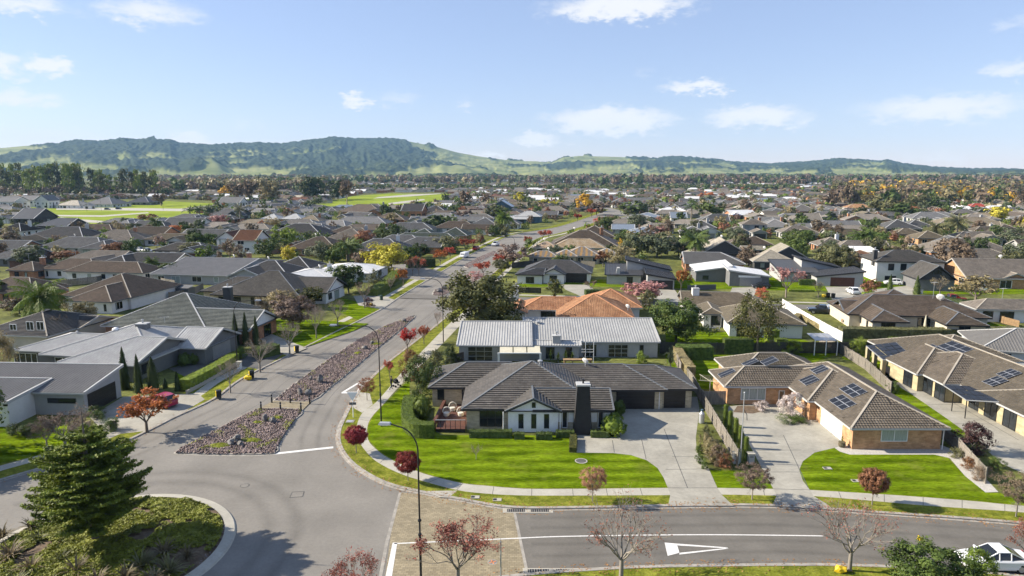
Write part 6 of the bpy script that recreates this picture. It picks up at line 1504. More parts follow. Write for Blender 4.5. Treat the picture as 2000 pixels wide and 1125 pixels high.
def proto(kind, lod, var):
    key = (kind, lod, var)
    if key in PROTO: return PROTO[key]
    rg = np.random.default_rng(abs(hash((len(kind) * 7 + ord(kind[0]) * 131 + ord(kind[-1]), lod, var))) % 99991)
    n = {0: 5200, 1: 1500, 2: 420}[lod]; sz = {0: .020, 1: .036, 2: .066}[lod]; tw = {0: 7, 1: 5, 2: 4}[lod]
    trunk = None; crown = None; twig = None
    A = np.array
    if kind in ('broad', 'wide', 'tall', 'light'):
        cz, rz, th = {'broad': (.58, .42, .22), 'wide': (.60, .40, .25), 'tall': (.55, .46, .12), 'light': (.60, .40, .25)}[kind]
        crown = crown_cloud(rg, cz, .5, rz, int(n * (2.0 if kind != 'light' else 1.1)), sz * (1.12 if kind != 'light' else .9), clumps=38 + 14 * (2 - lod), csize=.15, lumps=.26)
        segs, tips = [], []; segs.append((A([0, 0, -.02]), A([0, 0, th]), .028, .022))
        for _ in range(5): e = rg.normal(0, .55, 3) + A([0, 0, 1.1]); e /= np.linalg.norm(e); grow(rg, A([0, 0, th]), e, .20, .014, 2 if lod < 2 else 1, segs, tips, .45)
        trunk = tubes(segs, tw)
    elif kind in ('ball', 'ballbare'):
        cz, rz = .70, .30
        if kind == 'ball': crown = crown_cloud(rg, cz, .5, rz, int(n * 2.6), sz * 1.2, clumps=150, shell=.86, lumps=.04, csize=.13)
        segs, tips = [(A([0, 0, -.02]), A([0, 0, .45]), .024, .02)], []
        for _ in range(14): e = rg.normal(0, .8, 3) + A([0, 0, .7]); e /= np.linalg.norm(e); grow(rg, A([0, 0, .45]), e, .14, .008, 4 if kind == 'ballbare' and lod == 0 else 2, segs, tips, .55, .1, (2, 4), .76)
        segs = [s_ for s_ in segs if ((s_[1][0] / .5) ** 2 + (s_[1][1] / .5) ** 2 + ((s_[1][2] - cz) / rz) ** 2) < 1.05 or s_[1][2] < .5]
        trunk = tubes(segs, 3 if kind == 'ballbare' else 4)
        if kind == 'ballbare': crown = crown_cloud(rg, cz, .5, rz, int(n * 1.5), sz * .75, clumps=120, shell=.80, lumps=.06, csize=.10)
    elif kind in ('vase', 'vasebare', 'vaseleaf'):
        segs, tips = [(A([0, 0, -.02]), A([0.0, 0, .24]), .024, .019)], []
        for k in range(7):
            a = k * 6.283 / 7 + rg.uniform(-.3, .3); e = A([math.cos(a) * .62, math.sin(a) * .62, rg.uniform(.8, 1.25)]); e /= np.linalg.norm(e); grow(rg, A([0, 0, .20 + .04 * rg.random()]), e, .20, .0095, {0: 5, 1: 4, 2: 2}[lod], segs, tips, .30, .12, (2, 4), .76)
        trunk = tubes(segs, 4 if lod == 0 else 3)
        T = A([t[0] for t in tips if t[0][2] > .42]); m = {'vase': 3.4, 'vasebare': .7, 'vaseleaf': 3.2}[kind] * {0: 1, 1: 1.1, 2: 6}[lod]
        cnt = int(len(T) * m)
        if kind == 'vase': T = T[(T[:, 2] < .80) | (rg.random(len(T)) < .25)]
        pick = T[rg.integers(0, len(T), cnt)] + rg.normal(0, .012, (cnt, 3)); crown = quads(pick, rg.normal(0, 1, (cnt, 3)) + A([0, 0, .6]), sz * ({'vase': .5, 'vasebare': .45, 'vaseleaf': .95}[kind]), rg)
    elif kind == 'bare':
        segs, tips = [(A([0, 0, -.02]), A([0.0, 0, .18]), .030, .024)], []
        for k in range(6): e = rg.normal(0, .45, 3) + A([0, 0, 1.0]); e /= np.linalg.norm(e); grow(rg, A([0, 0, .18]), e, .22, .012, {0: 5, 1: 4, 2: 2}[lod], segs, tips, .42, .12, (2, 4), .77)
        trunk = tubes(segs, 3); T = A([t[0] for t in tips if t[0][2] > .35]); cnt = {0: 2600, 1: 900, 2: 260}[lod]
        pick = T[rg.integers(0, len(T), cnt)] + rg.normal(0, .035, (cnt, 3)); crown = quads(pick, rg.normal(0, 1, (cnt, 3)), sz * .8, rg, asp=1.6)
    elif kind == 'cone':
        z = rg.random(n) ** 1.35; a = rg.uniform(0, 6.283, n); rr = .5 * np.minimum(1, (1 - z) * 1.5) ** .8 * (.85 + .22 * np.sin(a * 5 + z * 23)) * rg.uniform(.72, 1.05, n); C = np.stack([rr * np.cos(a), rr * np.sin(a), z], 1)
        V_, F_ = quads(C, np.stack([np.cos(a), np.sin(a), .5 * np.ones(n)], 1), sz * .9, rg); Vc, Fc = tubes([(A([0, 0, 0]), A([0, 0, .5]), .38, .30), (A([0, 0, .5]), A([0, 0, .97]), .30, .02)], 8); crown = (np.concatenate([V_, Vc]), np.concatenate([F_, Fc + len(V_)])); trunk = tubes([(A([0, 0, -.02]), A([0, 0, .1]), .08, .08)], 5)
    elif kind == 'column':
        m = n // 2; z = rg.random(m); a = rg.uniform(0, 6.283, m); rr = .5 * np.where(z > .93, np.sqrt(np.maximum(0, 1 - ((z - .93) / .07) ** 2)), 1) * rg.uniform(.88, 1.05, m); C = np.stack([rr * np.cos(a), rr * np.sin(a), z], 1)
        V_, F_ = quads(C, np.stack([np.cos(a), np.sin(a), .3 * np.ones(m)], 1), sz * 1.1, rg); Vc, Fc = tubes([(A([0, 0, 0]), A([0, 0, .95]), .42, .40), (A([0, 0, .95]), A([0, 0, .99]), .4, .1)], 8); crown = (np.concatenate([V_, Vc]), np.concatenate([F_, Fc + len(V_)])); trunk = tubes([(A([0, 0, -.02]), A([0, 0, .05]), .1, .1)], 5)
    elif kind in ('shrub', 'topiary', 'dome'):
        crown = crown_cloud(rg, .48, .5, .52, int(n * (1.3 if kind == 'topiary' else .9)), sz * 1.15, clumps=120 if kind == 'topiary' else 36, shell=.88 if kind == 'topiary' else .6, lumps=.04 if kind == 'topiary' else .22, csize=.085 if kind == 'topiary' else .17)
        crown[0][:, 2] = np.maximum(crown[0][:, 2], .01)
        if kind == 'topiary':
            bm = bmesh.new(); bmesh.ops.create_icosphere(bm, subdivisions=2, radius=.44); Vc = np.array([v_.co for v_ in bm.verts]) * [1, 1, 1.02] + [0, 0, .48]; Fc = np.array([[v_.index for v_ in f_.verts] + [f_.verts[2].index] for f_ in bm.faces]); bm.free()
            base = len(crown[0]); V3 = np.concatenate([crown[0], Vc]); crown = (V3, crown[1], (Fc[:, :3] + base))
        segs, tips = [], []
        for _ in range(5): e = rg.normal(0, .6, 3) + A([0, 0, 1]); e /= np.linalg.norm(e); grow(rg, A([0, 0, -.02]), e, .3, .016, 1, segs, tips, .5)
        trunk = tubes(segs, 4)
    elif kind == 'palm':
        tk = .62; segs = [(A([0, 0, -.02]), A([.01, 0, tk * .5]), .045, .036), (A([.01, 0, tk * .5]), A([0, 0, tk]), .036, .032), (A([0, 0, tk]), A([0, 0, tk + .07]), .05, .02)]; trunk = tubes(segs, 8)
        V_, F_ = [], []; k = 0
        for f in range({0: 46, 1: 34, 2: 16}[lod]):
            a = rg.uniform(0, 6.283); lift = rg.uniform(-.45, 1.35); ln = .56 * rg.uniform(.8, 1.1); P0 = A([0, 0, tk + .05]); d = A([math.cos(a) * math.cos(lift), math.sin(a) * math.cos(lift), math.sin(lift)]); pts = [P0]
            for j in range(18):
                pts.append(pts[-1] + d * ln / 18 * A([1, 1, .8])); d = d + A([0, 0, -.085]); d /= np.linalg.norm(d)
            for j in range(1, 18):
                dd = pts[j + 1] - pts[j] if j < 17 else pts[j] - pts[j - 1]; dd = dd / np.linalg.norm(dd); sd_ = np.cross(dd, [0, 0, 1]); sd_ /= np.linalg.norm(sd_) + 1e-9; lw = .085 * math.sin(math.pi * (j + .6) / 18.6) + .015
                for sg in (-1, 1):
                    for m_ in range(2 if lod == 0 else 1):
                        b0 = pts[j] + dd * (.016 * m_); tip = b0 + sd_ * sg * lw + dd * lw * .45 - A([0, 0, lw * rg.uniform(.5, 1.5)]); w_ = dd * (.0055 if lod == 0 else .012)
                        V_ += [b0 - w_, b0 + w_, tip + w_ * .3, tip - w_ * .3]; F_.append((k, k + 1, k + 2, k + 3)); k += 4
        crown = (A(V_), A(F_))
    elif kind == 'spiky':
        V_, F_ = [], []; k = 0
        for f in range(90 if lod == 0 else 45):
            a = rg.uniform(0, 6.283); lift = rg.uniform(.05, 1.4); ln = .55 * rg.uniform(.7, 1.1); d = A([math.cos(a) * math.cos(lift), math.sin(a) * math.cos(lift), math.sin(lift) * 1.3]); sd_ = A([-math.sin(a), math.cos(a), 0]) * .022; p0 = A([0, 0, .25 if rg.random() < .6 else .5]); p1 = p0 + d * ln * .6; p2 = p1 + (d - A([0, 0, .9])) * ln * .35
            V_ += [p0 - sd_, p0 + sd_, p1 + sd_, p1 - sd_, p2, p2]; F_ += [(k, k + 1, k + 2, k + 3), (k + 3, k + 2, k + 4, k + 5)]; k += 6
        crown = (A(V_), A(F_)); trunk = tubes([(A([0, 0, -.02]), A([0, 0, .5]), .06, .04)], 6)
    elif kind == 'flax':
        V_, F_ = [], []; k = 0
        for f in range(70):
            a = rg.uniform(0, 6.283); lift = rg.uniform(.3, 1.35); ln = .75 * rg.uniform(.6, 1.15); d = A([math.cos(a) * math.cos(lift), math.sin(a) * math.cos(lift), math.sin(lift) * 1.4]); sd_ = A([-math.sin(a), math.cos(a), 0]) * .030; p = A([math.cos(a) * .06, math.sin(a) * .06, 0]); prev = None
            for j in range(4):
                w_ = sd_ * (1, 1.1, .8, .15)[j]; V_ += [p - w_, p + w_]
                if j: F_.append((k + 2 * j - 2, k + 2 * j - 1, k + 2 * j + 1, k + 2 * j))
                p = p + d * ln / 3; d = d - A([0, 0, .55]); d = d / np.linalg.norm(d)
            k += 8
        crown = (A(V_), A(F_))
    elif kind == 'stand':                          # tall conifer, long bare stem and a ragged top
        segs = [(A([0, 0, -.02]), A([.01, 0, .5]), .022, .016), (A([.01, 0, .5]), A([0, 0, .98]), .016, .004)]; trunk = tubes(segs, 5)
        m = n; z = .34 + .66 * rg.random(m); cl = rg.integers(0, 22, m); ca = rg.uniform(0, 6.283, 22); czz = .34 + .62 * rg.random(22); cr = .32 * (1.1 - czz) + .1
        C = np.stack([cr[cl] * np.cos(ca[cl]), cr[cl] * np.sin(ca[cl]), czz[cl]], 1) * A([1.2, 1.2, 1]) + rg.normal(0, 1, (m, 3)) * A([.11, .11, .035]); crown = quads(C, C * A([1, 1, 0]) + A([0, 0, .6]), sz * 1.0, rg)
    if crown is not None and len(crown) == 3:
        me = bpy.data.meshes.new('crown_' + kind); me.from_pydata(crown[0].tolist(), [], crown[1].tolist() + crown[2].tolist()); cm = me
    else: cm = np_mesh('crown_' + kind, *crown)
    tm = np_mesh('trunk_' + kind, *trunk, smooth=True) if trunk is not None else None
    Vs = np.array([v_.co for v_ in cm.vertices])
    ext = (np.percentile(np.abs(Vs[:, :2]), 97.5), np.percentile(Vs[:, 2], 99.3))
    if tm is not None and kind in ('vase', 'vasebare', 'bare', 'ballbare', 'vaseleaf'):
        Vt = np.array([v_.co for v_ in tm.vertices]); ext = (max(ext[0], np.percentile(np.abs(Vt[:, :2]), 98.5)), max(ext[1], np.percentile(Vt[:, 2], 99.7)))
    PROTO[key] = (tm, cm, ext)
    return PROTO[key]
COLOR_WORD = {'evergreen': 'dark green', 'dark': 'very dark green', 'mid': 'mid green', 'bright': 'bright green', 'olive': 'olive', 'sage': 'sage green', 'yellow': 'yellow', 'gold': 'golden', 'orange': 'orange', 'red': 'red', 'crimson': 'crimson', 'maple': 'dull red', 'scarlet': 'scarlet', 'russet': 'russet', 'brown': 'brown', 'mauve': 'mauve-brown', 'pink': 'pink', 'purple': 'purple-leaved', 'tawny': 'tawny', 'blossom': 'pale blossomed', 'bronze': 'bronze-green', 'pine': 'pine green', 'hedge': 'clipped green', 'flax': 'bronze'}
KIND_WORD = {'broad': 'tree', 'wide': 'spreading tree', 'tall': 'upright tree', 'light': 'thin-crowned tree', 'ball': 'ball-headed tree', 'ballbare': 'twiggy ball-headed tree', 'vase': 'vase-shaped tree', 'vasebare': 'bare vase-shaped tree', 'vaseleaf': 'leafy vase-shaped tree', 'bare': 'bare twiggy tree', 'cone': 'conical cypress', 'column': 'clipped column shrub', 'shrub': 'shrub', 'topiary': 'clipped ball shrub', 'palm': 'palm', 'spiky': 'spiky plant', 'flax': 'flax plant', 'stand': 'tall pine'}
NAME_OF = {'palm': 'palm_tree', 'cone': 'cypress_tree', 'column': 'column_shrub', 'shrub': 'shrub', 'topiary': 'topiary_shrub', 'spiky': 'spiky_plant', 'flax': 'flax_plant', 'stand': 'pine_tree'}
CAT_OF = {'palm': 'palm', 'shrub': 'shrub', 'topiary': 'shrub', 'column': 'shrub', 'spiky': 'plant', 'flax': 'plant'}
TREES = []
tr_rng = random.Random(8)
def plant(kind, mat, base, hh, ww, label=None, lod=None, bark=None, var=None, group=None):
    dist = base.y
    if lod is None: lod = 0 if dist < 125 else (1 if dist < 330 else 2)
    tm, cm, ext = proto(kind, lod, tr_rng.randrange(3) if var is None else var)
    t = thing(NAME_OF.get(kind, 'tree'), tuple(base), label, CAT_OF.get(kind, 'tree'), group, tr_rng.uniform(0, 6.28))
    sx = ww / 2 / ext[0]; t.scale = (sx, sx, hh / ext[1])
    if tm is not None: link_mesh('trunk', tm, M[bark or ('bark_pale' if kind in ('vase', 'vasebare', 'ball', 'bare', 'ballbare') and dist < 130 else ('palm_trunk' if kind == 'palm' else ('twig' if kind in ('bare', 'vasebare', 'vase', 'ballbare') else 'bark')))], t)
    link_mesh('crown' if kind not in ('flax', 'spiky') else 'leaves', cm, M['leaf_' + mat], t)
    TREES.append((base.x, base.y, ww / 2))
    if label is None:
        p = proj((base.x, base.y, hh / 2)); AUTO.append((t, COLOR_WORD[mat] + ' ' + KIND_WORD[kind], None, p[0], p[1]))
    return t
def tree(kind, mat, x, yb, yt, w, label=None, **k):
    b = P(x, yb, BZ); hh = max(.3, height_at(b, yt) - BZ); return plant(kind, mat, b, hh, w / scale_at(b + Vector((0, 0, hh / 2))), label, **k)
T = tree
T('ball', 'crimson', 696, 885, 834, 42, 'dark crimson ball-headed tree on the verge by the give way sign')
T('ball', 'crimson', 797, 939, 884, 45, 'dark crimson ball-headed tree on the verge beside the tall lamp post')
T('ballbare', 'salmon', 1157, 979, 912, 50, 'orange half-bare ball-headed tree in front of the corner house drive')
T('ballbare', 'mauve', 1469, 976, 908, 66, 'wide mauve twiggy ball-headed tree between the two driveways')
T('ball', 'russet', 1703, 986, 917, 48, 'russet ball-headed tree before the striped lawn')
T('ballbare', 'brown', 1984, 1009, 922, 72, 'brown twiggy ball-headed tree at the right edge of the lawn')
T('ballbare', 'russet', 717, 782, 739, 34, 'small russet twiggy tree just above the give way sign')
T('vaseleaf', 'red', 761, 738, 704, 20, 'small red-leaved tree behind the walking person')
T('vaseleaf', 'scarlet', 796, 688, 642, 33, 'dense scarlet street tree beside the long median')
T('vaseleaf', 'red', 828, 672, 635, 24, 'small bright red street tree behind the scarlet one')
T('vasebare', 'pink', 855, 640, 608, 16, 'thin bare sapling beside the big bronze tree')
T('vasebare', 'brown', 930, 897, 868, 22, 'tiny leafless sapling on the corner house lawn')
T('vase', 'maple', 895, 1146, 1012, 165, 'red-leaved vase tree at the bottom edge beside the lamp pole', var=0)
T('vase', 'maple', 692, 1205, 1088, 115, 'red-leaved treetop poking up at the bottom edge of the asphalt', var=1)
T('vasebare', 'maple', 1213, 1131, 985, 175, 'half-bare tree with red leaf clusters before the white road triangle', var=1)
T('vasebare', 'maple', 1659, 1114, 985, 150, 'almost leafless pale-barked tree by the yellow bag', var=2)
T('vase', 'maple', 2012, 1120, 1018, 95, 'red-leaved tree cut by the right edge above the white car', var=2)
T('broad', 'mid', 1816, 1165, 1072, 145, 'glossy dark green bush at the bottom right before the white car')
T('shrub', 'bright', 1897, 1150, 1070, 75, 'yellow-green bush beside the white car bonnet')
T('vaseleaf', 'orange', 287, 843, 770, 88, 'flame orange vase-shaped tree in front of the magenta car')
T('vase', 'mauve', 128, 872, 802, 95, 'mauve twiggy shrub-tree beside the stone wall at left')
T('vasebare', 'tawny', 450, 766, 702, 46, 'bare street tree at the end of the clipped hedge'); T('vasebare', 'brown', 508, 726, 663, 60, 'bare street tree beside the first black bin'); T('vasebare', 'brown', 566, 692, 630, 50, 'bare street tree beside the dark driveway')
T('bare', 'brown', 514, 634, 580, 40); T('wide', 'mauve', 572, 640, 580, 85, 'big mauve-brown twiggy tree in the garden by the black tiled house', bark='twig'); T('light', 'tawny', 548, 605, 568, 60); T('vasebare', 'mauve', 618, 661, 597, 42); T('vasebare', 'brown', 660, 637, 584, 40); T('broad', 'bronze', 606, 602, 562, 45, 'bronze leafy tree against the white gable')
T('vasebare', 'mauve', 712, 602, 550, 34); T('vasebare', 'tawny', 763, 569, 541, 22); T('vaseleaf', 'orange', 788, 558, 526, 28); T('vase', 'russet', 806, 539, 502, 26); T('vase', 'red', 818, 539, 501, 28)
for x, yb, yt, w, l in ((245, 760, 678, 21, 'leftmost of the dark conical cypresses by the metal roofs'), (272, 766, 692, 19, 'second dark conical cypress below the brick chimney'), (300, 762, 697, 26, 'tallest dark cypress in front of the metal roofed house'), (347, 763, 725, 12, 'little cypress beside the hedge end'), (323, 758, 738, 11, 'smallest cypress by the magenta car'), (461, 674, 609, 15, 'first of three cypresses behind the lamp post'), (481, 674, 609, 15, 'middle of three cypresses behind the lamp post'), (501, 672, 617, 14, 'last of three cypresses by the driveway'), (1737, 576, 536, 13, 'slim cypress left of the two-storey house door'), (1790, 574, 538, 14, 'slim cypress against the dark gable wing')): T('cone', 'dark' if x < 600 else 'evergreen', x, yb, yt, w, l)
T('topiary', 'mid', 361, 714, 689, 23, 'larger round bush before the pale garage'); T('topiary', 'mid', 379, 711, 690, 19, 'smaller round bush next to the pale garage')
T('broad', 'evergreen', 681, 573, 517, 66, 'rounded dark green tree beside the white roofs'); T('broad', 'yellow', 750, 533, 476, 80, 'big yellow autumn tree beside the avenue')
for a in (('vaseleaf', 'orange', 860, 517, 489, 26), ('vaseleaf', 'red', 879, 507, 483, 22), ('broad', 'olive', 868, 492, 461, 50), ('vaseleaf', 'red', 908, 489, 467, 26), ('vaseleaf', 'red', 924, 485, 468, 17), ('vaseleaf', 'red', 939, 479, 461, 15), ('wide', 'mauve', 1002, 518, 477, 62), ('vaseleaf', 'red', 974, 520, 497, 22), ('vaseleaf', 'red', 944, 540, 512, 32), ('light', 'pink', 930, 550, 529, 40), ('broad', 'dark', 820, 503, 476, 38), ('broad', 'olive', 980, 532, 505, 30), ('shrub', 'mid', 1040, 497, 466, 34), ('vaseleaf', 'red', 1060, 470, 450, 16), ('vaseleaf', 'red', 1072, 468, 450, 14), ('vaseleaf', 'red', 1030, 480, 462, 16)): T(*a)
T('broad', 'bronze', 935, 656, 536, 162, 'huge bronze-green evergreen tree beside the avenue lamp post', lod=0, var=0)
T('broad', 'mid', 1320, 672, 587, 102, 'glossy green broadleaf tree beside the olive roofed house', lod=0)
T('light', 'bronze', 1478, 692, 573, 88, 'thin-leaved brown-green tree on two pale stems at the back fence', lod=0)
T('shrub', 'evergreen', 822, 775, 698, 72, 'tall dark leafed shrub at the corner house west wall'); T('shrub', 'russet', 800, 742, 682, 46, 'russet shrub on the corner by the footpath'); T('shrub', 'olive', 848, 742, 684, 60, 'olive shrub behind the corner house west wall'); T('shrub', 'dark', 880, 712, 676, 40)
T('topiary', 'hedge', 825, 818, 770, 34, 'egg-shaped clipped shrub inside the curved hedge')
T('topiary', 'mid', 1209, 812, 781, 22, 'small dark clipped ball by the black garage door'); T('topiary', 'bright', 1198, 850, 808, 46, 'big two-lobed yellow-green clipped ball by the driveway')
T('shrub', 'bright', 1253, 710, 686, 25, 'yellow-green shrub beside the ribbed house corner'); T('spiky', 'sage', 1309, 722, 676, 28, 'tall spiky cordyline behind the back fence')
for i, x in enumerate((1075, 1090, 1104, 1118)): T('spiky', 'mid', x, 709, 683 + (i % 2) * 3, 12, ['first', 'second', 'third', 'fourth'][i] + ' spiky potted plant along the ribbed house wall from left')
T('shrub', 'blossom', 1548, 814, 768, 46, 'pale blossoming shrub beside the brick house entry'); T('shrub', 'blossom', 1489, 803, 783, 26, 'small blossoming shrub under the curtained window'); T('shrub', 'mid', 1548, 824, 812, 50, 'low green shrub at the foot of the blossoming one')
T('shrub', 'purple', 1893, 882, 824, 66, 'big purple-brown shrub between the two right driveways')
for a in (('shrub', 'olive', 1870, 893, 873, 30), ('shrub', 'russet', 1893, 915, 893, 34), ('shrub', 'brown', 1918, 938, 908, 34), ('shrub', 'sage', 1920, 888, 868, 26), ('shrub', 'mid', 1945, 915, 893, 30), ('shrub', 'bright', 1830, 758, 740, 12), ('shrub', 'mid', 1745, 768, 745, 24)): T(*a)
COLS = [(1416, 833, 789), (1425, 848, 802), (1436, 862, 816), (1445, 875, 831), (1456, 899, 852)]
for i, (x, yb, yt) in enumerate(COLS): T('column', 'hedge', x, yb, yt, 9.5, ['first', 'second', 'third', 'fourth', 'fifth'][i] + ' clipped green column from the brick house along its drive')
for i, (x, y, yt, w, m) in enumerate([(1376, 882, 845, 30, 'tawny'), (1388, 900, 855, 36, 'tawny'), (1402, 908, 868, 34, 'brown'), (1380, 860, 830, 22, 'olive'), (1415, 914, 885, 28, 'russet'), (1366, 905, 885, 16, 'mid'), (1376, 916, 897, 16, 'mid'), (1366, 885, 868, 14, 'mid')]): T('shrub', m, x, y, yt, w)
for a in (('shrub', 'bright', 1676, 692, 658, 26), ('shrub', 'bright', 1545, 692, 664, 46), ('shrub', 'bright', 1750, 677, 658, 30), ('shrub', 'olive', 1505, 686, 664, 30), ('vase', 'pink', 1535, 581, 521, 58), ('vasebare', 'tawny', 1598, 581, 549, 26), ('vaseleaf', 'orange', 1330, 568, 528, 34), ('shrub', 'red', 1488, 584, 562, 28), ('shrub', 'russet', 1697, 573, 545, 34),
          ('vasebare', 'tawny', 1835, 577, 540, 40), ('bare', 'tawny', 1905, 590, 538, 80), ('vaseleaf', 'russet', 1178, 521, 492, 30), ('wide', 'pink', 1258, 590, 550, 70), ('shrub', 'olive', 1266, 605, 566, 32), ('broad', 'bronze', 1085, 580, 545, 32), ('vase', 'brown', 1154, 568, 548, 26), ('broad', 'sage', 1238, 502, 458, 52), ('broad', 'sage', 1283, 503, 456, 62), ('broad', 'sage', 1325, 500, 466, 44), ('wide', 'brown', 1462, 520, 480, 40), ('wide', 'olive', 1620, 525, 480, 70), ('wide', 'tawny', 1650, 530, 490, 60), ('wide', 'brown', 1860, 540, 468, 80),
          ('palm', 'mid', 1356, 512, 448, 52), ('palm', 'mid', 1679, 486, 448, 42), ('palm', 'mid', 1700, 487, 446, 44), ('palm', 'olive', 1826, 474, 434, 44), ('palm', 'olive', 1867, 469, 418, 44), ('palm', 'mid', 372, 430, 402, 26), ('palm', 'mid', 390, 428, 400, 26), ('palm', 'olive', 470, 436, 396, 26), ('palm', 'bright', 986, 456, 411, 34), ('palm', 'olive', 1278, 414, 386, 26), ('palm', 'mid', 1350, 428, 394, 30), ('palm', 'mid', 298, 531, 500, 24),
          ('broad', 'yellow', 1066, 407, 389, 29), ('broad', 'yellow', 1088, 405, 390, 22), ('tall', 'yellow', 1015, 399, 375, 25), ('tall', 'gold', 1140, 413, 379, 33), ('broad', 'orange', 1382, 389, 374, 27), ('broad', 'gold', 1698, 382, 362, 40), ('broad', 'gold', 440, 384, 363, 24), ('tall', 'brown', 1660, 408, 352, 34), ('bare', 'brown', 678, 400, 352, 30), ('broad', 'yellow', 1950, 432, 404, 42), ('broad', 'evergreen', 1240, 422, 392, 56), ('broad', 'evergreen', 1388, 428, 391, 46), ('broad', 'olive', 1360, 423, 396, 22), ('bare', 'brown', 1450, 420, 388, 30),
          ('broad', 'mid', 395, 487, 455, 46), ('broad', 'olive', 376, 503, 474, 44), ('broad', 'evergreen', 520, 503, 466, 40), ('broad', 'bright', 556, 482, 446, 48), ('broad', 'russet', 708, 486, 450, 46), ('broad', 'evergreen', 742, 472, 445, 34), ('broad', 'sage', 62, 522, 480, 48), ('wide', 'russet', 125, 514, 490, 54), ('broad', 'russet', 228, 502, 474, 46), ('broad', 'evergreen', 255, 503, 470, 26), ('broad', 'orange', 345, 460, 440, 20), ('wide', 'pink', 425, 443, 420, 40), ('broad', 'evergreen', 392, 453, 428, 20), ('broad', 'dark', 240, 443, 425, 26), ('wide', 'russet', 290, 431, 418, 36), ('broad', 'dark', 600, 412, 392, 24),
          ('bare', 'brown', 315, 402, 378, 34), ('broad', 'evergreen', 850, 448, 420, 44), ('broad', 'mid', 880, 445, 419, 24), ('wide', 'mauve', 930, 425, 405, 50), ('wide', 'mauve', 905, 430, 411, 40), ('broad', 'evergreen', 980, 425, 402, 36), ('bare', 'brown', 905, 410, 372, 30), ('bare', 'brown', 955, 402, 378, 30), ('broad', 'dark', 870, 398, 376, 14), ('broad', 'evergreen', 332, 545, 515, 42), ('broad', 'bronze', 690, 533, 515, 20), ('shrub', 'scarlet', 565, 528, 517, 40), ('broad', 'dark', 1560, 470, 448, 40), ('broad', 'evergreen', 1545, 482, 452, 48), ('shrub', 'red', 1615, 470, 458, 22), ('shrub', 'russet', 1647, 462, 452, 18), ('shrub', 'russet', 1750, 467, 449, 30), ('wide', 'pink', 1290, 465, 442, 40), ('shrub', 'gold', 1213, 490, 466, 18), ('shrub', 'dark', 1190, 498, 476, 22), ('wide', 'mauve', 1165, 420, 395, 44), ('vaseleaf', 'red', 1128, 432, 418, 14), ('vaseleaf', 'red', 1155, 424, 408, 16), ('shrub', 'red', 1170, 432, 423, 24), ('shrub', 'russet', 1195, 428, 419, 22),
          ('wide', 'olive', 1722, 425, 385, 50), ('wide', 'evergreen', 1762, 428, 396, 50), ('wide', 'olive', 1785, 412, 380, 50), ('broad', 'evergreen', 1830, 415, 384, 40), ('broad', 'evergreen', 1865, 420, 400, 26), ('broad', 'evergreen', 1912, 418, 402, 26), ('wide', 'sage', 1985, 480, 445, 60), ('wide', 'brown', 1750, 470, 450, 10), ('bare', 'brown', 1630, 412, 372, 40), ('bare', 'tawny', 1700, 402, 380, 40), ('vase', 'mauve', 1085, 425, 411, 28), ('wide', 'brown', 1085, 432, 420, 26), ('broad', 'dark', 660, 390, 352, 40), ('broad', 'dark', 610, 392, 346, 50), ('wide', 'tawny', 525, 398, 350, 50), ('bare', 'brown', 490, 400, 352, 46), ('bare', 'brown', 460, 402, 356, 40)): T(*a)
T('palm', 'bright', 86, 655, 548, 88, 'big feathery palm tree in front of the tan hip roof', lod=0, var=1)
plant('broad', 'evergreen', P(-95, 905, BZ), 8.5, 9.0, 'unseen dark green tree past the left edge, added to shade the lawn')  # out-of-view tree added to cast shade over the far left lawn
# street trees and garden shrubs along the west gardens
for a in (('vase', 'mauve', 92, 872, 822, 60), ('vasebare', 'pink', 160, 856, 812, 50), ('shrub', 'dark', 60, 848, 828, 40), ('shrub', 'dark', 35, 850, 826, 36), ('wide', 'brown', 38, 612, 580, 50), ('shrub', 'olive', 105, 590, 562, 44), ('shrub', 'russet', 60, 600, 574, 40), ('shrub', 'mid', 20, 604, 588, 40), ('shrub', 'evergreen', 118, 600, 584, 30), ('broad', 'evergreen', -12, 590, 548, 60), ('wide', 'tawny', 160, 640, 590, 55), ('bare', 'brown', 120, 668, 618, 60), ('bare', 'tawny', 18, 740, 650, 70), ('shrub', 'bright', 225, 600, 588, 26), ('shrub', 'mid', 190, 595, 583, 30), ('shrub', 'dark', 465, 590, 577, 40), ('shrub', 'bright', 455, 612, 595, 26), ('shrub', 'bright', 472, 700, 678, 24), ('shrub', 'mid', 190, 818, 795, 40), ('shrub', 'mid', 215, 840, 815, 34), ('shrub', 'purple', 720, 600, 582, 24), ('shrub', 'olive', 735, 560, 525, 30)): T(*a)
